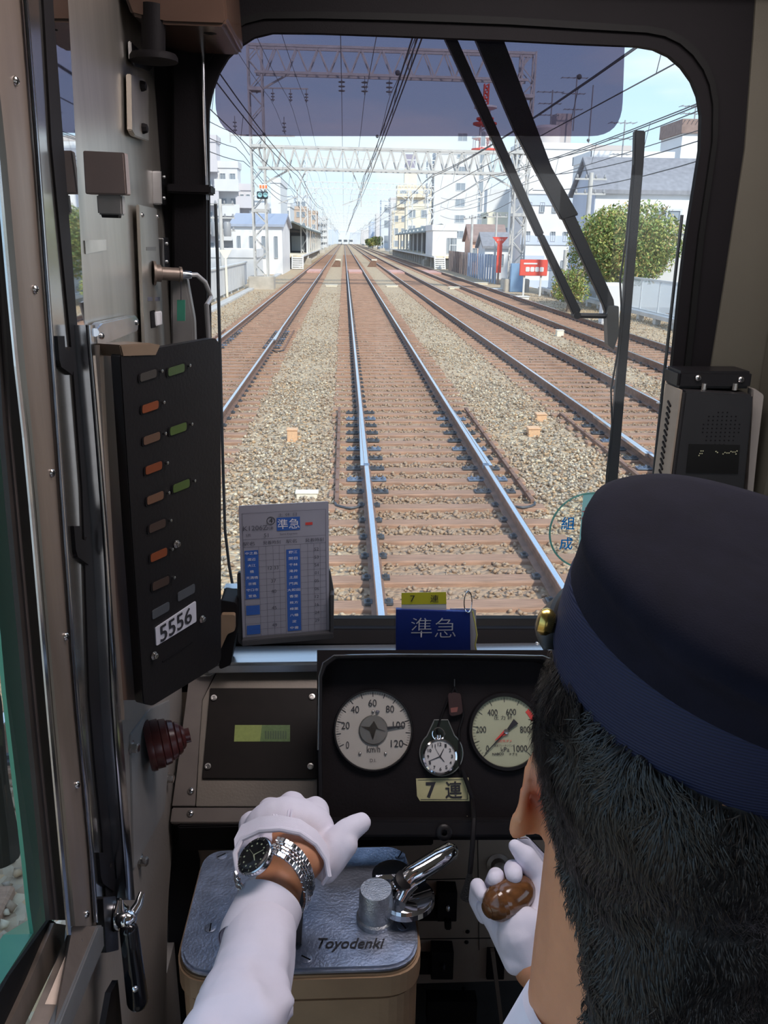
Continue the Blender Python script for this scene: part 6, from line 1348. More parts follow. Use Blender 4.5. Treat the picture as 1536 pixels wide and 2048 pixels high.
# ---- lower desk front with switches
YD = D(500, 1646).y+0.02
MB().bx(-0.25, 0.62, YD, YD+0.03, 1.5, 1.83).build('lower_panel', tan_m, label='tan lower desk front below the gauges, with dark switches', cat='panel', org=(0.2, YD, 1.5))
dfr = bpy.data.objects['lower_panel']; ORG[dfr.name] = V((0.2, YD, 1.5))
MB().bx(-0.25, 0.62, YD+0.03, YF, ZFL, 1.5).build('under_desk_cabinet', M('dark_base', (0.05, 0.05, 0.05), 0.7), label='dark cabinet under the lower desk front', cat='cabinet')
Dy = lambda x, y, o_=0: onY(x, y, YD-o_)
MB().prism([Dy(x, y, 0.001) for x, y in [(344, 1650), (384, 1650), (400, 1720), (392, 2100), (330, 2100)]], (0, 0.006, 0)).build('dark_side', blackm, dfr)
for i, (x0_, y0_, x1_, y1_, dd) in enumerate([(834, 1801, 880, 1843, 0.012), (876, 1783, 915, 1844, 0.022), (830, 1915, 872, 1950, 0.012), (864, 1903, 908, 1960, 0.022), (975, 1900, 1010, 1960, 0.006), (855, 2002, 955, 2048, 0.02), (880, 2078, 960, 2120, 0.02)]):
    b_ = MB().prism(rounded([Dy(x, y, dd) for x, y in [(x0_, y0_), (x1_, y0_+1), (x1_-2, y1_), (x0_-2, y1_)]], 0.002), (0, dd+0.002, 0)).build('switch_block', blackm, dfr, bevel=0.001)
    if i in (1, 3): MB().ell(Dy((x0_+x1_)/2, (y0_+y1_)/2+2, dd+0.003), (0.004, 0.006, 0.006)).build('switch_knob', blackp if i == 3 else chromer, b_, smooth=True)
MB().prism([Dy(x, y, 0.03) for x, y in [(890, 1844), (903, 1844), (903, 1862), (890, 1862)]], (0, 0.012, 0)).build('switch_toggle', blackm, dfr, bevel=0.002)
for px, py in ((935, 1863), (933, 1884), (833, 1975), (927, 1976), (848, 1762), (940, 1763)): screw(dfr, Dy(px, py, 0.0005), (0, -1, 0), 0.0035, blackm)
for q in (((826, 1878), (1010, 1876)), ((955, 1640), (958, 1900)), ((826, 1760), (955, 1757))): MB().bar(Dy(*q[0], o_=0.0006), Dy(*q[1], o_=0.0006), 0.001).build('panel_seam', blackm, dfr)
MB().bar(Dy(985, 1900, .03), Dy(1012, 2120, .03), 0.008, 0.006).build('conduit', steelb, dfr)
# round chrome valve fitting and wooden-brake spindle behind the right hand
t = thing('brass_fitting', 'dull round fitting on the desk front behind the right glove', 'fitting', tuple(Dy(995, 1730)))
MB().lathe(Dy(995, 1727, 0.0), (0, -1, 0.3), [(0.018, 0), (0.018, 0.006), (0.012, 0.008), (0.011, 0.02), (0.006, 0.024)], 20).build('fitting_body', steelb, t, smooth=True)

# =================================================================== MASTER CONTROLLER
ZC = 1.85
mc = thing('master_controller', 'tan master controller box with a rounded pale metal top plate', 'controller', (-0.05, 0.84, ZFL))
Z = lambda x, y, o_=0: onZ(x, y, ZC+o_)
tl, trr, br, bl_ = Z(412, 1690), Z(812, 1690), Z(840, 1938), Z(386, 1934)
top = [Z(425, 1692), Z(800, 1690), Z(836, 1760), Z(838, 1890), Z(815, 1925), Z(760, 1942), Z(460, 1944), Z(418, 1935), Z(394, 1905), Z(392, 1860), Z(410, 1730)]
xa, xb, ya, yb = -0.198, 0.088, 0.742, 0.945
plate = rounded([(xa+0.004, yb, ZC), (xb-0.006, yb, ZC), (xb, ya, ZC), (xa, ya, ZC)], [0.03, 0.03, 0.05, 0.05], 8)
topm = M('controller_plate', (0.36, 0.40, 0.50), 0.36, 0.85, var=0.22, scale=45, bump=0.12, bscale=260)
MB().prism(plate, (0, 0, -0.009)).build('top_plate', topm, mc, bevel=0.003)
body = [p+V((0, 0, -0.009)) for p in plate]; cen = V(((xa+xb)/2, (ya+yb)/2, ZC))
mb = MB(); o1 = [cen+(V(p)-cen)*1.025 for p in body]; o1 = [V((p.x, p.y, ZC-0.009)) for p in o1]; mb.prism(o1, (0, 0, -0.035)); mb.build('collar', M('tan_enamel', (0.36, 0.235, 0.14), 0.42, var=0.12, scale=14, bump=0.06, bscale=90), mc, bevel=0.003)
o2 = [V((cen.x+(p.x-cen.x)*0.975, cen.y+(p.y-cen.y)*0.975, ZC-0.044)) for p in o1]; MB().prism(o2, (0, 0, -(ZC-0.044-ZFL))).build('housing', M('tan_enamel', (0.36, 0.235, 0.14)), mc, bevel=0.003)
for i, (px, py) in enumerate([(443, 1712), (800, 1711), (421, 1856), (806, 1852), (612, 1917)]):
    p = Z(px, py, 0.0); o = MB().lathe(p, (0, 0, 1), [(0.0072, 0), (0.0072, 0.0008), (0.006, 0.0012), (0.0001, 0.0012)], 20, cap=False).build('slotted_screw', topm, mc, smooth=True)
    a_ = 0.6+i*0.5; MB().box(p+V((0, 0, 0.0013)), (0.0062, 0.0008, 0.0003), (V((math.cos(a_), math.sin(a_), 0)), V((-math.sin(a_), math.cos(a_), 0)), V((0, 0, 1)))).build('slot', blackm, o)
text('Toyodenki', Z(703, 1890, 0.0002), (Z(770, 1890)-Z(636, 1890)).normalized(), (0, 1, 0), 0.020, black_print, mc, name='cast_lettering', shear=0.35, width=(Z(770, 1890)-Z(636, 1890)).length, bold=0.012)
MB().bx(Z(640, 1715).x-0.07, Z(640, 1715).x-0.045, 0.80, 0.90, ZC, ZC+0.006).build('index_bar', blackp, mc, bevel=0.002)
p = Z(600, 1830); MB().bx(p.x-0.012, p.x+0.004, p.y-0.05, p.y+0.05, ZC, ZC+0.006).build('index_bar', M('dark_index', (0.03, 0.03, 0.035), 0.4), mc, bevel=0.002)
MB().bx(Z(812, 1828).x-0.022, Z(812, 1828).x+0.02, Z(812, 1828).y-0.004, Z(812, 1828).y+0.004, ZC, ZC+0.006).build('stop_lug', chromer, mc, bevel=0.0015)
# reverser handle: round boss, fork and cast lever pointing up right
rv = thing('reverser_handle', 'polished steel reverser lever with a round boss on the controller top', 'lever', tuple(Z(760, 1790)))
pt = lambda x, y, h: onZ(x, y, ZC+h)
bc_ = pt(752, 1778, 0.046); r_b = 0.0205
MB().lathe((bc_.x, bc_.y, ZC), (0, 0, 1), [(0.024, 0), (0.024, 0.006), (0.0215, 0.008), (0.0205, 0.040), (0.019, 0.046), (0.0001, 0.0462)], 40, cap=False).build('round_boss', M('speckled_steel', (0.50, 0.53, 0.58), 0.34, 0.95, var=0.15, scale=150, bump=0.2, bscale=500), rv, smooth=True)
c2 = V((bc_.x+0.036, bc_.y+0.012, ZC+0.012))
pc_ = [c2+V((0.038*math.cos(a_)*(1.0 if math.cos(a_) > 0 else 0.9), 0.034*math.sin(a_), 0)) for a_ in np.linspace(0, 2*PI, 33)[:-1]]
MB().prism(pc_, (0, 0, 0.014)).build('cam_disc', chrome, rv, bevel=0.003)
c3 = V((bc_.x+0.022, bc_.y+0.028, ZC+0.026)); MB().prism([c3+V((0.026*math.cos(a_), 0.026*math.sin(a_), 0)) for a_ in np.linspace(-0.3, PI*1.1, 20)], (0, 0, 0.020)).build('crescent', chrome, rv, bevel=0.004)
tipP = pt(903, 1702, 0.060); midP = pt(822, 1752, 0.050); rootP = pt(790, 1776, 0.040)
MB().tube([rootP, rootP.lerp(midP, .6), midP, midP.lerp(tipP, .25), midP.lerp(tipP, .6), tipP, tipP+(tipP-midP).normalized()*0.007], [0.010, 0.0115, 0.0125, 0.0125, 0.0125, 0.0118, 0.006], 18).build('grip', chrome, rv, smooth=True)
MB().tube([pt(800, 1800, 0.03), pt(812, 1778, 0.040), pt(830, 1765, 0.046)], [0.008, 0.009, 0.007], 14).build('grip_root', chrome, rv, smooth=True)
MB().lathe(pt(806, 1762, 0.05), (0.4, -0.3, 0.8), [(0.011, -0.008), (0.012, 0.004), (0.004, 0.006)], 14).build('dark_hinge', blackp, rv, smooth=True)
# master handle under the left glove
mh = thing('controller_handle', 'dark controller handle gripped under the left glove', 'handle', tuple(Z(560, 1800)))
hc = Z(575, 1745); MB().lathe((hc.x, hc.y+0.01, ZC), (0, 0, 1), [(0.028, 0), (0.028, 0.01), (0.020, 0.014), (0.018, 0.05), (0.022, 0.055), (0.022, 0.075)], 28).build('hub', blackp, mh, smooth=True)

# =================================================================== THE DRIVER
from mathutils import noise as mnoise
def fuse(name, mb, mat, parent, voxel=0.003, smooth=6, fn=None, **k):
    """union of overlapping lumps as one continuous surface"""
    o0 = origin(parent)
    me = bpy.data.meshes.new(name); me.from_pydata([tuple(p-o0) for p in mb.v], [], mb.f)
    bm = bmesh.new(); bm.from_mesh(me); bmesh.ops.recalc_face_normals(bm, faces=bm.faces); bm.to_mesh(me); bm.free()
    o = link(bpy.data.objects.new(name, me)); md = o.modifiers.new('r', 'REMESH'); md.mode = 'VOXEL'; md.voxel_size = voxel; md.use_smooth_shade = True
    ms = o.modifiers.new('s', 'SMOOTH'); ms.iterations = smooth; ms.factor = 0.5
    dg = bpy.context.evaluated_depsgraph_get(); m2 = bpy.data.meshes.new_from_object(o.evaluated_get(dg)); bpy.data.objects.remove(o)
    if fn:
        for v in m2.vertices: v.co = V(fn(v.co+o0)) - o0
    m2.materials.clear(); m2.materials.append(mat); m2.name = name
    for p in m2.polygons: p.use_smooth = True
    o = link(bpy.data.objects.new(name, m2)); o.parent = parent; ORG[o.name] = o0
    return tag(o, **{('cat' if a == 'category' else a): b for a, b in k.items()})
A = atD
skin = M('skin', (0.58, 0.26, 0.135), 0.5, var=0.06, scale=60, bump=0.06, bscale=900)
skin.node_tree.nodes['Principled BSDF'].inputs['Subsurface Weight'].default_value = 0.25
skin.node_tree.nodes['Principled BSDF'].inputs['Subsurface Radius'].default_value = (0.012, 0.004, 0.002)
skin.node_tree.nodes['Principled BSDF'].inputs['Subsurface Scale'].default_value = 0.5
shirt_m = M('white_shirt', (0.80, 0.76, 0.86), 0.8, var=0.02, scale=40, bump=0.05, bscale=1500)
glove_m = M('white_glove', (0.82, 0.78, 0.88), 0.85, var=0.02, scale=60, bump=0.12, bscale=1800)
navy = M('navy_cloth', (0.008, 0.008, 0.017), 0.9, spec=0.15, var=0.15, scale=60, bump=0.10, bscale=900)
trouser = M('dark_trousers', (0.02, 0.021, 0.03), 0.85)
dr = thing('person', 'driver in navy peaked cap, white shirt and white gloves, seen from behind at the controls', 'person', (0.26, 0.45, ZFL))
# head frame: turned a little to the left and bowed back
HYAW, HLEAN, HROLL = 0.19, 0.186, -0.085
_f0 = V((-math.sin(HYAW), math.cos(HYAW), 0)); _r0 = V((math.cos(HYAW), math.sin(HYAW), 0)); _u0 = V((0, 0, 1))
hf = _f0*math.cos(HLEAN) + _u0*math.sin(HLEAN); _u1 = -_f0*math.sin(HLEAN) + _u0*math.cos(HLEAN)
hr = _r0*math.cos(HROLL) + _u1*math.sin(HROLL); hu = -_r0*math.sin(HROLL) + _u1*math.cos(HROLL)
CC = V((0.215, 0.432, 2.393)); HC = CC - hu*0.038 - hf*0.012 - hr*0.008
HX = (hr, hf, hu)
def H(x, y, z): return HC + hr*x + hf*y + hu*z
# ---- pose (joints)
Lw = A(556, 1775, 0.895); Lh = A(585, 1690, 0.94); Lc = A(530, 1830, 0.865); Lm = A(505, 1945, 0.80); Lm2 = A(478, 2048, 0.735); Le = V((-0.13, 0.38, 1.98)); Ls = V((0.02, 0.25, 1.97))
Rw = A(1072, 1935, 0.965); Rh = A(1040, 1860, 0.985); Re = V((0.50, 0.62, 1.74)); Rs = V((0.41, 0.28, 1.97)); NB = H(-0.018, -0.070, -0.255)
body = MB()
body.ell(HC, (0.081, 0.099, 0.120), HX, nu=32, nv=20).ell(H(0, -0.045, -0.055), (0.062, 0.055, 0.065), HX)
body.ell(H(0, 0.035, -0.060), (0.064, 0.062, 0.066), HX).ell(H(0, 0.074, -0.104), (0.030, 0.026, 0.022), HX)      # face and chin
body.cap(H(0, 0.098, -0.010), H(0, 0.115, -0.042), 0.008, 0.013)                                                      # nose
body.ell(H(-0.013, 0.110, -0.046), 0.008).ell(H(0.013, 0.110, -0.046), 0.008)
for s in (-1, 1): body.ell(H(s*0.032, 0.086, 0.008), (0.016, 0.010, 0.010), HX).cap(H(s*0.015, 0.098, 0.022), H(s*0.048, 0.082, 0.022), 0.007)
body.ell(H(0, 0.098, -0.072), (0.022, 0.010, 0.006), HX).ell(H(0, 0.096, -0.082), (0.019, 0.009, 0.006), HX)
body.cap(H(-0.008, -0.012, -0.07), NB+hr*0.008, 0.063, 0.063, 20).cap(H(-0.006, -0.048, -0.05), NB+V((0, -0.02, 0)), 0.052, 0.058, 20)
# left ear: helix, back of the shell and lobe
EK = 0.885
hel = [(1104, 1490, .622), (1080, 1502, .612), (1064, 1522, .604), (1055, 1552, .600), (1050, 1585, .598), (1045, 1615, .600), (1036, 1642, .603)]
hel = [(a, b_, c_*EK) for a, b_, c_ in hel]
body.tube([A(*p) for p in hel], [.0036, .0042, .0042, .0042, .0042, .0042, .0058], 10)
body.ell(A(1035, 1656, .606*EK), (0.0074, 0.0060, 0.0085))
for p in ((1080, 1545, .615), (1074, 1580, .614), (1070, 1615, .614), (1062, 1642, .614)): body.ell(A(p[0], p[1], p[2]*EK), (0.0090, 0.0055, 0.0115))
for p in ((1090, 1540, .625), (1086, 1585, .625), (1084, 1630, .625)): body.ell(A(p[0], p[1], p[2]*EK), (0.010, 0.008, 0.013))
for p in hel: q = A(*p)-HC; body.cap(H(-q.dot(hr), q.dot(hf), q.dot(hu)), H(-q.dot(hr)-0.008, q.dot(hf)+0.006, q.dot(hu)), 0.006)
# torso, arms, legs
body.cap(NB+V((0, -0.02, -0.07)), V((0.25, 0.25, 1.62)), 0.075, 0.15, 20).cap(Ls, Rs, 0.055, 0.055, 16).ell((0.23, 0.27, 1.88), (0.17, 0.11, 0.16))
body.cap(Ls, Le, 0.046, 0.038, 16).cap(Le, Lm2, 0.038, 0.034, 16).cap(Lm2, Lm, 0.034, 0.030, 16).cap(Lm, Lw, 0.030, 0.027, 16).cap(Rs, Re, 0.046, 0.038, 16).cap(Re, Rw, 0.038, 0.027, 16)
body.cap(Lw, Lh, 0.026, 0.032, 14).cap(Rw, A(1045, 1885, .985), 0.024, 0.016, 14).ell(A(592, 1716, .912), (0.033, 0.03, 0.028))
for s, x in ((-1, 0.15), (1, 0.37)):
    body.cap((x+s*0.02, 0.28, 1.62), (x+s*0.06, 0.68, 1.60), 0.085, 0.055, 16).cap((x+s*0.06, 0.68, 1.60), (x+s*0.07, 0.70, 1.18), 0.055, 0.038, 14).cap((x+s*0.07, 0.68, 1.14), (x+s*0.08, 0.86, 1.13), 0.034, 0.03, 12)
bd_ = fuse('body', body, skin, dr, 0.0038, 5)
# the ear's inner side is redder
sn, sl_ = skin.node_tree.nodes, skin.node_tree.links
ge = sn.new('ShaderNodeNewGeometry'); vd = sn.new('ShaderNodeVectorMath'); vd.operation = 'DISTANCE'; vd.inputs[1].default_value = tuple(A(1096, 1590, .60*EK)); sl_.new(ge.outputs['Position'], vd.inputs[0])
mr_ = sn.new('ShaderNodeMapRange'); mr_.inputs[1].default_value = 0.006; mr_.inputs[2].default_value = 0.022; mr_.inputs[3].default_value = 1.0; mr_.inputs[4].default_value = 0.0; sl_.new(vd.outputs['Value'], mr_.inputs[0])
mx_ = sn.new('ShaderNodeMixRGB'); mx_.inputs[2].default_value = (0.42, 0.075, 0.035, 1); bsdf = sn['Principled BSDF']; prev_ = bsdf.inputs['Base Color'].links[0].from_socket
sl_.new(mr_.outputs[0], mx_.inputs[0]); sl_.new(prev_, mx_.inputs[1]); sl_.new(mx_.outputs[0], bsdf.inputs['Base Color'])
# eyes
for s in (-1, 1): MB().ell(H(s*0.032, 0.088, 0.008), 0.0115).build('eye', M('eye_white', (0.7, 0.7, 0.7), 0.2), dr, smooth=True)
# inner ear colour: reddish shell
# ---- shirt
RIDGES = [[A(*q) for q in pl_] for pl_ in ([(412, 1985, .78), (450, 1960, .755), (500, 1952, .75), (560, 1985, .765), (578, 2020, .765)], [(450, 1975, .74), (500, 1990, .73), (545, 2020, .735)], [(400, 2030, .75), (430, 1990, .74), (440, 1960, .76)], [(470, 2048, .70), (530, 2035, .71), (585, 2000, .75)])]
def seg_d(p, a, b):
    d = b-a; t = max(0, min(1, (p-a).dot(d)/d.length_squared)); return (p-a-d*t).length
def wrinkle(p):
    if (p-Lm2).length < 0.12:
        dd = min(seg_d(p, a, b) for r_ in RIDGES for a, b in zip(r_, r_[1:])); ax_ = (Lm-Lm2).normalized(); c_ = Lm2+ax_*(p-Lm2).dot(ax_)
        p = p + (p-c_).normalized()*(0.0055*math.exp(-(dd/0.0065)**2) - 0.0035*math.exp(-((dd-0.018)/0.008)**2))
    d = (p-Lm).length
    n = mnoise.noise(p*26)*0.0065 + mnoise.noise(V((p.x*60, p.y*22, p.z*22)))*0.003
    k = 1.0 if p.x < 0.05 else 0.7
    q = p.copy(); q += V((1, -0.3, 0.8)).normalized()*n*k*(0.25 if (p-Lc).length < 0.055 else 1.0)
    return q
sh = MB()
sh.cap(H(-0.004, -0.078, -0.255), V((0.225, 0.27, 1.95)), 0.068, 0.125, 24)
sh.cap(NB+V((0.0, -0.05, -0.13)), V((0.25, 0.25, 1.62)), 0.085, 0.165, 24).cap(Ls, Rs, 0.064, 0.064, 20).ell((0.23, 0.27, 1.88), (0.185, 0.125, 0.17)).ell((0.22, 0.26, 1.97), (0.13, 0.08, 0.06))
sh.cap(Ls, Le, 0.058, 0.056, 20).cap(Le, Lm2, 0.056, 0.0465, 20).cap(Lm2, Lm, 0.0465, 0.0405, 20)
sh.cap(Rs, Re, 0.058, 0.050, 20).cap(Re, Re.lerp(Rw, 0.6), 0.050, 0.042, 20)
sh.tube([Lm, Lm.lerp(Lc, 0.5), Lc.lerp(Lm, 0.16)], [0.040, 0.0375, 0.0355], 24)
sb_ = fuse('shirt', sh, shirt_m, dr, 0.0045, 3, wrinkle)
# cuff: an open band with thickness
ca = (Lw-Lc).normalized()
cuf = MB().lathe(Lc-ca*0.040, ca, [(0.0340, 0), (0.0366, 0.012), (0.0366, 0.040), (0.0360, 0.054), (0.0343, 0.0545), (0.0338, 0.040), (0.0330, 0.002)], 48, cap=False)
cuf.build('shirt_cuff', shirt_m, sb_, smooth=True)
# collar: folded band round the neck
cl = MB(); n = 48; vs = []; CBASE = H(-0.006, -0.058, -0.192)
for i in range(n+1):
    a_ = math.radians(100) + math.radians(340)*i/n
    for (r_, z_) in ((0.0655, 0.020), (0.0680, 0.024), (0.0725, 0.021), (0.080, -0.040), (0.078, -0.043), (0.068, -0.022), (0.064, -0.022)):
        vs.append(CBASE + hr*math.cos(a_)*r_ + hf*math.sin(a_)*r_ + hu*(z_ - 0.65*math.sin(a_)*r_))
cl.add(vs, [(i*7+j, i*7+(j+1) % 7, (i+1)*7+(j+1) % 7, (i+1)*7+j) for i in range(n) for j in range(7)])
cl.build('collar', shirt_m, sb_, smooth=True)
tr_ = MB()
for s, x in ((-1, 0.15), (1, 0.37)): tr_.cap((x+s*0.02, 0.27, 1.62), (x+s*0.06, 0.68, 1.60), 0.098, 0.068, 18).cap((x+s*0.06, 0.68, 1.60), (x+s*0.07, 0.70, 1.24), 0.068, 0.055, 16)
tr_.cap((0.17, 0.27, 1.64), (0.35, 0.27, 1.64), 0.12, 0.12, 18); fuse('trousers', tr_, trouser, dr, 0.008, 3)
for s, x in ((-1, 0.15), (1, 0.37)): MB().cap((x+s*0.07, 0.67, 1.145), (x+s*0.08, 0.88, 1.135), 0.046, 0.038, 14).build('shoe', blackp, dr, smooth=True)

# ---- gloves
gl_ = MB()
kn = [A(503, 1648, .985), A(542, 1622, 1.0), A(584, 1611, 1.005), A(630, 1622, 1.0)]          # knuckles, little finger to forefinger
base = [A(505, 1718, .925), A(540, 1700, .925), A(590, 1695, .925), A(640, 1712, .925)]
for b_, k_, rr in zip(base, kn, (.0155, .017, .0175, .0175)): gl_.cap(b_, k_, .017, rr, 14)
for k_, rr in zip(kn, (.0125, .0135, .0138, .0135)):
    q1 = k_+V((0.004, 0.020, -0.030)); q2 = q1+V((0.002, -0.012, -0.030)); q3 = q2+V((0, -0.022, -0.006)); gl_.cap(k_, q1, rr*1.08, rr, 12).cap(q1, q2, rr, rr*.92, 12).cap(q2, q3, rr*.92, rr*.8, 12)
gl_.cap(base[0], base[3], .018, .018, 12)
gl_.ell(A(574, 1664, .962), (0.052, 0.040, 0.036), (RT, UP, FW), nu=32, nv=20).ell(A(530, 1690, .95), (0.033, 0.032, 0.030), (RT, UP, FW)).ell(A(610, 1668, .96), (0.036, 0.036, 0.03), (RT, UP, FW)).cap(A(655, 1745, .925), A(690, 1690, .935), .012, .015)
t0, t1, t2, t3 = A(645, 1725, .925), A(668, 1690, .935), A(695, 1662, .945), A(722, 1645, .952)
gl_.cap(t0, t1, .0185, .0175, 14).cap(t1, t2, .0170, .0148, 14).cap(t2, t3, .0146, .0118, 14)
# cuff skirt of the glove, open towards the wrist
Cg = A(566, 1716, .905); axg = (A(580, 1640, .97)-A(548, 1790, .885)).normalized()
u_ = axg.cross(FW).normalized(); w_ = axg.cross(u_)
def gfn(p):
    n = mnoise.noise(V((p.x*95, p.y*20, p.z*20)))*0.0010
    return p + UP*n
lg = fuse('left_glove', gl_, glove_m, dr, 0.0026, 5, gfn)
cuffpts = [(474, 1742, .890), (470, 1700, .900), (484, 1672, .91), (520, 1655, .905), (560, 1652, .900), (600, 1660, .900), (632, 1682, .900), (652, 1712, .900), (658, 1745, .895), (645, 1762, .90)]
MB().tube([A(x+0, y+6, d-.002) for x, y, d in cuffpts], [.002]+[.0032]*8+[.002], 8).build('cuff_hem', glove_m, lg, smooth=True)
skirt = MB(); vs = []
for x, y, d in cuffpts: vs += [A(x, y+6, d-.001), A(568+(x-568)*1.02, y-22 if y < 1730 else y-34, d+.012)]
skirt.add(vs, [(2*i, 2*i+2, 2*i+3, 2*i+1) for i in range(len(cuffpts)-1)]); skirt.build('cuff_skirt', glove_m, lg, smooth=True)
for (x0_, y0_, x1_, y1_) in ((584, 1600, 578, 1632), (548, 1606, 552, 1640), (516, 1622, 526, 1652)):     # stitched points on the back
    for dx in (-3, 3): MB().tube([A(x0_+dx, y0_+6, .966), A((x0_+x1_)/2+dx, (y0_+y1_)/2+4, .942), A(x1_+dx, y1_+6, .924)], .0013, 6).build('stitched_rib', glove_m, lg, smooth=True)
# right glove round the wooden knob
gr_ = MB()
K0, K1 = A(980, 1817, .965), A(1052, 1775, .995)
gr_.cap(A(1058, 1915, .962), A(1040, 1870, .968), .018, .024, 14).ell(A(1045, 1872, .968), (0.030, 0.036, 0.020), (RT, UP, FW)).cap(A(1035, 1860, .985), A(1010, 1838, .995), .026, .017, 12).cap(A(1050, 1870, .985), A(1078, 1800, 1.0), .024, .021, 12)
gr_.cap(A(1030, 1925, .965), A(1000, 1860, .985), .014, .014, 12).cap(A(1000, 1860, .985), A(970, 1815, 1.0), .013, .0115, 12).cap(A(1040, 1925, .960), A(1068, 1895, .962), .012, .015)
gr_.cap(A(1078, 1800, 1.0), A(1075, 1750, 1.005), .019, .016, 12).cap(A(1075, 1750, 1.005), A(1050, 1712, 1.0), .015, .0135, 12).cap(A(1050, 1712, 1.0), A(1030, 1692, .998), .0130, .0085, 12)
rgv = fuse('right_glove', gr_, glove_m, dr, 0.0026, 4, gfn)
fin = [((968, 1832, 1.005), (952, 1800, 1.015), (955, 1772, 1.005), (965, 1790, .985), .0095, .0085),
       ((1000, 1800, 1.03), (985, 1768, 1.025), (992, 1752, 1.0), (990, 1758, .985), .0105, .0098),
       ((1040, 1790, 1.03), (1030, 1752, 1.02), (1026, 1738, 1.0), (1028, 1750, .982), .0115, .0105)]
for (p0, p1, p2, p3, r0, r1) in fin:
    f_ = MB().cap(A(*p0), A(*p1), r0, r0, 12).cap(A(*p1), A(*p2), r0, r0, 12).cap(A(*p2), A(*p3), r0, r1, 12); fuse('glove_finger', f_, glove_m, rgv, 0.0022, 3)
# wooden brake handle
bh = thing('brake_handle', 'turned brown wooden brake handle held in the right glove', 'handle', tuple(K0.lerp(K1, .5)))
kd = (K1-K0).normalized()
MB().lathe(K0-kd*0.006, kd, [(0.0001, 0), (0.0085, 0.0002), (0.0095, 0.001), (0.0088, 0.002), (0.0122, 0.0042), (0.0168, 0.009), (0.0195, 0.014), (0.0192, 0.0145), (0.0206, 0.019), (0.0203, 0.0196), (0.0215, 0.026), (0.0218, 0.036), (0.0212, 0.046), (0.019, 0.056), (0.015, 0.064), (0.010, 0.069), (0.008, 0.09)], 40).build('wooden_grip', M('varnished_wood', (0.15, 0.062, 0.022), 0.16, var=0.35, scale=60, stretch=(1, 2.5, 2.5), coat=0.5), bh, smooth=True)
MB().tube([K1+kd*0.01, K1+kd*0.07, K1+kd*0.10+V((0, 0, -0.03))], 0.008, 12).build('steel_shaft', chrome, bh, smooth=True)
t = MB().prism(rounded([A(x, y, 1.02) for x, y in [(1034, 1676), (1056, 1674), (1100, 1720), (1090, 1740), (1040, 1700)]], 0.003), FW*0.01).build('valve_lever', chrome, label='small chromed lever end reflecting the sky beside the ear lobe', cat='lever', bevel=0.002)

# ---- wristwatch
wt = thing('wristwatch', 'steel wristwatch with black dial and five-row bracelet on the left wrist', 'wristwatch', tuple(Lw))
wax = (Lh-Lc).normalized(); wc = A(546, 1742, .897)
nw = (RT*-0.52 + UP*0.62 - FW*0.60); nw = (nw - wax*nw.dot(wax)*0.55).normalized()
cw = A(511, 1713, .862)
uu = (wax.cross(nw)).normalized(); vv = nw.cross(uu)
R0 = 0.0195
MB().lathe(cw-nw*0.007, nw, [(0.012, -0.003), (R0*0.93, 0), (R0, 0.002), (R0, 0.006), (R0*1.04, 0.0062), (R0*1.06, 0.0085), (R0*0.98, 0.0100), (R0*0.84, 0.0108), (R0*0.82, 0.0096)], 60, cap=False).build('case', chromer, wt, smooth=True)
MB().lathe(cw-nw*0.007, nw, [(R0*0.80, 0.0098), (R0*0.82, 0.0110), (R0*0.97, 0.0104), (R0*1.0, 0.0100)], 60, cap=False).build('bezel_insert', M('bezel_black', (0.012, 0.012, 0.014), 0.2), wt, smooth=True)
mb = MB()
for k in range(40): a_ = 2*PI*k/40; mb.box(cw-nw*0.007+nw*0.0074+(uu*math.cos(a_)+vv*math.sin(a_))*R0*1.06, (0.0006, 0.0010, 0.0012), (uu*math.cos(a_)+vv*math.sin(a_), -uu*math.sin(a_)+vv*math.cos(a_), nw))
mb.build('bezel_teeth', chrome, wt)
dl = MB().lathe(cw-nw*0.007, nw, [(0.0001, 0.0097), (R0*0.81, 0.0097)], 48, cap=False).build('dial', M('dial_black', (0.01, 0.01, 0.011), 0.3), wt)
lum = M('lume', (0.40, 0.44, 0.30), 0.5, var=0)
for k in range(12):
    a_ = 2*PI*k/12; q = cw-nw*0.007+nw*0.0099+(uu*math.cos(a_)+vv*math.sin(a_))*R0*0.66; MB().lathe(q, nw, [(0.0010, 0), (0.0010, 0.0003), (0.0001, 0.0003)], 10, cap=False).build('hour_dot', lum, dl)
mb = MB()
for k in range(12): a_ = 2*PI*k/12; mb.box(cw-nw*0.007+nw*0.0108+(uu*math.cos(a_)+vv*math.sin(a_))*R0*0.90, (0.0010, 0.0002, 0.0001), (uu*math.cos(a_)+vv*math.sin(a_), -uu*math.sin(a_)+vv*math.cos(a_), nw))
mb.build('bezel_marks', lum, wt)
for a_, L_, w_ in ((-1.1, .40, .0008), (0.35, .62, .0006), (2.4, .6, .0002)):
    d = uu*math.cos(a_)+vv*math.sin(a_); q = cw-nw*0.007+nw*0.0101; s_ = d.cross(nw); MB().prism([q-s_*w_, q+s_*w_, q+d*R0*L_+s_*w_*.5, q+d*R0*L_-s_*w_*.5], nw*0.0002).build('watch_hand', lum, dl)
MB().lathe(cw-nw*0.007, nw, [(R0*0.80, 0.0106), (R0*0.3, 0.0114), (0.0001, 0.0115)], 40, cap=False).build('crystal', gauge_glass, wt, smooth=True)
MB().lathe(cw-nw*0.003+vv*R0*0.98, vv, [(0.0028, 0), (0.0028, 0.003), (0.001, 0.0034)], 16).build('crown', chromer, wt, smooth=True)
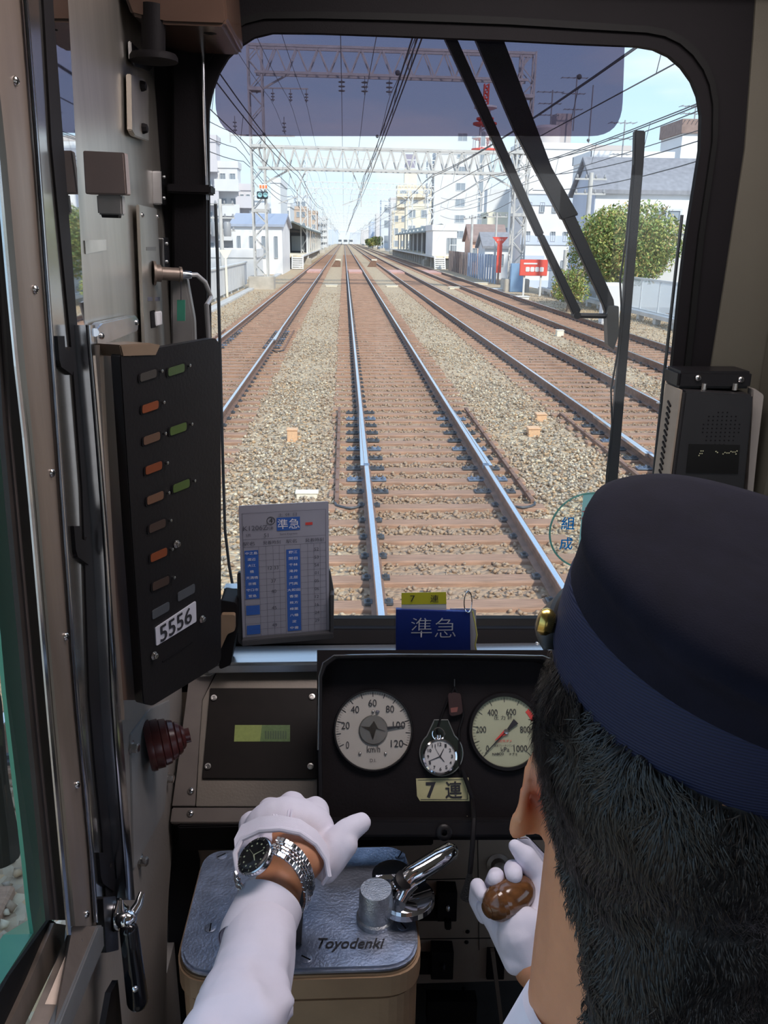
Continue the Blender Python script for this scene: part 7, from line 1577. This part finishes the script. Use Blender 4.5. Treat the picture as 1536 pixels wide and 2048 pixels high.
# bracelet: links round the wrist
path = [A(546, 1690, .868), A(562, 1694, .864), A(578, 1703, .862), A(592, 1715, .863), A(603, 1730, .866), A(612, 1748, .871), A(618, 1768, .878), A(619, 1790, .886), A(614, 1808, .895), A(603, 1822, .905)]
path2 = [A(478, 1758, .868), A(477, 1775, .880), A(482, 1790, .895)]
def links(pth):
    L_ = [p for a, b in zip(pth, pth[1:]) for p in (a, a.lerp(b, .5))]+[pth[-1]]
    for k, (p, q) in enumerate(zip(L_, L_[1:])):
        d = (q-p); h = d.length/2*0.92; d.normalize(); nn = (p-wc); nn = (nn-d*nn.dot(d)).normalized(); sd = d.cross(nn); m_ = (p+q)/2
        for j, (wd, off) in enumerate(((0.0028, -0.0078), (0.0015, -0.0036), (0.0015, 0.0), (0.0015, 0.0036), (0.0028, 0.0078))):
            o_ = m_+sd*off + (d*h*0.9 if j in (1, 3) else V((0, 0, 0)))
            MB().box(o_, (h, wd*0.92, 0.0015 if j in (0, 4) else 0.0018), (d, sd, nn)).build('link', chromer if j in (0, 4) else chrome, wt, bevel=0.0005, seg=1)
links(path); links(path2)

# ---- cap
cp = MB(); cu_ = hu; cf = hf
def ringpts(h, a, b_, fo=0.0, tilt=0.0, n=72, sag=0.0):
    out = []
    for k in range(n):
        t = 2*PI*k/n; x, y = a*math.sin(t), b_*math.cos(t); out.append(CC + hr*x + cf*(y+fo) + cu_*(h + tilt*(y/b_ if b_ else 0) + sag*math.cos(2*t)))
    return out
def loft(rings, close=True):
    mb = MB(); n = len(rings[0]); vs = [p for r_ in rings for p in r_]; fs = [(i*n+k, i*n+(k+1) % n, (i+1)*n+(k+1) % n, (i+1)*n+k) for i in range(len(rings)-1) for k in range(n)]
    if close: fs.append(tuple((len(rings)-1)*n+k for k in range(n)))
    return mb.add(vs, fs)
crown = loft([ringpts(0.036, 0.0868, 0.106), ringpts(0.044, 0.0872, 0.1065), ringpts(0.060, 0.0880, 0.1075, -0.003, 0.002), ringpts(0.072, 0.0895, 0.110, -0.007, 0.004), ringpts(0.078, 0.0925, 0.1145, -0.010, 0.006), ringpts(0.084, 0.0945, 0.1165, -0.012, 0.006), ringpts(0.090, 0.0930, 0.115, -0.012, 0.006), ringpts(0.095, 0.087, 0.108, -0.012, 0.006), ringpts(0.098, 0.075, 0.094, -0.012, 0.005), ringpts(0.099, 0.05, 0.062, -0.012, 0.003), ringpts(0.098, 0.001, 0.001, -0.012, 0)])
co_ = crown.build('cap', navy, dr, smooth=True)
for v in co_.data.vertices:
    p = v.co; n = mnoise.noise(V((p.x*16, p.y*14, p.z*18)))*0.0035; v.co = p + V((0, -0.2, 1))*n
band_m = bpy.data.materials.new('ribbed_band'); nn_, ll_ = nodes_of(band_m); b_ = nn_['Principled BSDF']; b_.inputs['Base Color'].default_value = (0.022, 0.032, 0.105, 1); b_.inputs['Roughness'].default_value = 0.7; b_.inputs['Specular IOR Level'].default_value = 0.35
tcn = nn_.new('ShaderNodeNewGeometry'); wv = nn_.new('ShaderNodeTexWave'); wv.bands_direction = 'Z'; wv.inputs['Scale'].default_value = 170.0; wv.inputs['Distortion'].default_value = 0.0
ll_.new(tcn.outputs['Position'], wv.inputs[0]); bp_ = nn_.new('ShaderNodeBump'); bp_.inputs['Strength'].default_value = 0.3; bp_.inputs['Distance'].default_value = 0.002; ll_.new(wv.outputs[0], bp_.inputs['Height']); ll_.new(bp_.outputs[0], b_.inputs['Normal'])
wr = nn_.new('ShaderNodeValToRGB'); wr.color_ramp.elements[0].color = (0.008, 0.011, 0.034, 1); wr.color_ramp.elements[1].color = (0.013, 0.018, 0.062, 1); ll_.new(wv.outputs[0], wr.inputs[0]); ll_.new(wr.outputs[0], b_.inputs['Base Color'])
loft([ringpts(-0.004, 0.0845, 0.1025), ringpts(-0.001, 0.0872, 0.1055), ringpts(0.012, 0.0885, 0.107), ringpts(0.034, 0.0888, 0.1075), ringpts(0.048, 0.0882, 0.107), ringpts(0.051, 0.0868, 0.1055)], close=False).build('cap_band', band_m, co_, smooth=True)
# peak, chin strap and side buttons
vs = []; n = 24
for i in range(n+1):
    t = math.radians(-68+136*i/n); x, y = math.sin(t), math.cos(t); k = math.cos(t*90/68*0.98)
    for j, (e, dz) in enumerate(((0.0, 0.004), (0.35, 0.001), (0.7, -0.006), (1.0, -0.016), (1.0, -0.019), (0.5, -0.007), (0.0, 0.0))):
        vs.append(CC + hr*(0.086*x*(1+0.10*e)) + cf*(0.105*y + 0.036*e*k) + cu_*(dz*k*1.9+0.004))
MB().add(vs, [(i*7+j, i*7+(j+1) % 7, (i+1)*7+(j+1) % 7, (i+1)*7+j) for i in range(n) for j in range(7)]).build('cap_peak', M('patent_black', (0.006, 0.006, 0.007), 0.45, spec=0.25), co_, smooth=True)
st_ = [CC + hr*0.090*math.sin(t) + cf*0.109*math.cos(t) + cu_*0.012 for t in np.radians(np.linspace(-62, 62, 30))]
MB().tube(st_, 0.0042, 8).build('chin_strap', M('patent_black', (0.01, 0.01, 0.012)), co_, smooth=True)
brass = M('brass', (0.62, 0.45, 0.13), 0.25, 1.0, var=0.06)
for s in (-1, 1):
    t = math.radians(s*61); q = CC + hr*0.0895*math.sin(t) + cf*0.108*math.cos(t) + cu_*0.014; nn = (hr*math.sin(t) + cf*math.cos(t)).normalized()
    MB().lathe(q, nn, [(0.0060, 0), (0.0085, 0.003), (0.0090, 0.006), (0.0075, 0.009), (0.003, 0.0105), (0.0001, 0.0106)], 24, cap=False).build('brass_button', brass, co_, smooth=True)

# ---- hair: scalp cap and short strands
hair_m = bpy.data.materials.new('hair'); nn_, ll_ = nodes_of(hair_m); b_ = nn_['Principled BSDF']; b_.inputs['Roughness'].default_value = 0.33; b_.inputs['Specular IOR Level'].default_value = 0.45
gg = nn_.new('ShaderNodeNewGeometry'); rr_ = nn_.new('ShaderNodeValToRGB'); rr_.color_ramp.elements[0].color = (0.005, 0.004, 0.005, 1); rr_.color_ramp.elements[1].color = (0.050, 0.034, 0.026, 1); rr_.color_ramp.elements[1].position = 1.0
k_ = rr_.color_ramp.elements.new(0.85); k_.color = (0.011, 0.009, 0.009, 1)
ll_.new(gg.outputs['Random Per Island'], rr_.inputs[0]); ll_.new(rr_.outputs[0], b_.inputs['Base Color'])
HB = [(0.075, 0.02), (0.070, 0.0), (0.050, -0.030), (0.030, -0.030), (0.012, -0.032), (-0.004, -0.052), (-0.022, -0.074), (-0.045, -0.092), (-0.056, -0.106), (-0.070, -0.120), (-0.085, -0.140), (-0.2, -0.150)]
EARP = [A(*p_) for p_ in hel[1:]] + [A(1084, 1560, .61*EK), A(1082, 1600, .61*EK), A(1076, 1640, .61*EK)]
def hairline(p, grow=0.0):
    q = p-HC; x, y, z = q.dot(hr), q.dot(hf), q.dot(hu)
    if z > 0.046 or y > 0.078: return False
    if x < -0.06 and min((p-e_).length for e_ in EARP) < 0.0135: return False          # ears stay bare
    if x > 0.084 and y > -0.01 and z < -0.028: return False
    for (a, za), (b, zb) in zip(HB, HB[1:]):
        if b <= y <= a: return z > zb + (za-zb)*(y-b)/(a-b) + grow
    return False
me_ = bd_.data; og = origin(dr); pol = [p for p in me_.polygons if (p.center+og-HC).length < 0.24 and hairline(p.center+og)]
vid = {}; vs = []; fs = []
for p in pol:
    f = []
    for vi in p.vertices:
        if vi not in vid:
            w_ = me_.vertices[vi].co+og; g_ = (1.0 if hairline(w_, 0.010) else 0.15)*min(1.0, max(0.1, 1.0-((w_-HC).dot(hu)-0.005)/0.028)); vid[vi] = len(vs); vs.append(w_+me_.vertices[vi].normal*0.005*g_)
        f.append(vid[vi])
    fs.append(tuple(f))
hb = MB().add(vs, fs)
hh = hb.build('hair', M('hair_base', (0.010, 0.009, 0.010), 0.7), dr, smooth=True)
rg = np.random.default_rng(9)
areas = np.array([p.area for p in pol]); areas /= areas.sum(); pick = rg.choice(len(pol), 34000, p=areas)
sv = []; sf = []
for k in pick:
    p = pol[k]; w4 = rg.dirichlet(np.ones(len(p.vertices))); q = V((0, 0, 0)); n_ = V((0, 0, 0))
    for wgt, vi in zip(w4, p.vertices): q += me_.vertices[vi].co*wgt; n_ += me_.vertices[vi].normal*wgt
    q += og; n_.normalize(); e = q-HC; y_, z_ = e.dot(hf), e.dot(hu); inner = hairline(q, 0.012)
    tuft = V((mnoise.noise(q*45), mnoise.noise(q*45+V((9, 0, 0))), mnoise.noise(q*45+V((0, 9, 0)))))
    d = -hf*(0.75 if y_ > 0 else 0.35) - hu*(0.55 if y_ > 0 else 0.9) + hr*0.15 + tuft*1.15 + V(rg.normal(size=3)*0.22)
    d = (d - n_*d.dot(n_)).normalized(); d = (d + n_*rg.uniform(0.12, 0.5)*(1 if inner else 0.6)).normalized()
    L = rg.uniform(0.010, 0.021)*(1.0 if inner else 0.5); q = q + n_*0.002; side = d.cross(n_).normalized()*rg.uniform(0.00022, 0.00045); k0 = len(sv)
    for s_ in range(4):
        fr = s_/3; c_ = q + d*L*fr + n_*(0.003*math.sin(fr*PI*0.85)) - n_*0.004*fr*fr; ww = 1-fr*0.8
        if s_ < 3: sv += [c_-side*ww, c_+side*ww]
        else: sv += [c_]
    sf += [(k0, k0+1, k0+3), (k0, k0+3, k0+2), (k0+2, k0+3, k0+5), (k0+2, k0+5, k0+4), (k0+4, k0+5, k0+6)]
hs_ = raw_mesh('hair_strands', [tuple(v-og) for v in sv], np.array(sf).ravel(), 3, hair_m)
hs_.parent = hh; hs_['kind'] = 'stuff'

# ---- driver's seat
se = thing('driver_seat', 'dark driver seat beneath the driver', 'seat', (0.25, 0.22, ZFL))
seat_m = M('seat_vinyl', (0.03, 0.035, 0.05), 0.5, bump=0.1, bscale=300)
MB().prism(rounded([(0.03, 0.08, 1.44), (0.49, 0.08, 1.44), (0.49, 0.52, 1.44), (0.03, 0.52, 1.44)], 0.06), (0, 0, 0.08)).build('cushion', seat_m, se, bevel=0.015)
MB().prism(rounded([(0.06, 0.04, 1.5), (0.46, 0.04, 1.5), (0.44, 0.0, 1.85), (0.08, 0.0, 1.85)], 0.05), (0, -0.06, 0)).build('backrest', seat_m, se, bevel=0.015)
MB().tube([(0.25, 0.22, ZFL), (0.25, 0.22, 1.44)], 0.045, 20).build('pedestal', blackp, se, smooth=True)
MB().lathe((0.25, 0.22, ZFL), (0, 0, 1), [(0.18, 0), (0.18, 0.015), (0.05, 0.03)], 32).build('base', blackp, se, smooth=True)
# fill light added overhead, out of view, to brighten gloves and sleeve
lt = thing('added_fill_light', 'flat white fill light added overhead, out of view', 'light', (0.30, 0.86, 3.06))
MB().bx(-0.05, 0.65, 0.68, 1.04, 3.075, 3.10).build('frame', steelb, lt)
MB().bx(-0.02, 0.62, 0.71, 1.01, 3.062, 3.076).build('diffuser', M('fill_diffuser', (0.8, 0.8, 0.8), 0.6, var=0, emit=(1.0, 0.90, 0.90, FILL_EMIT)), lt)
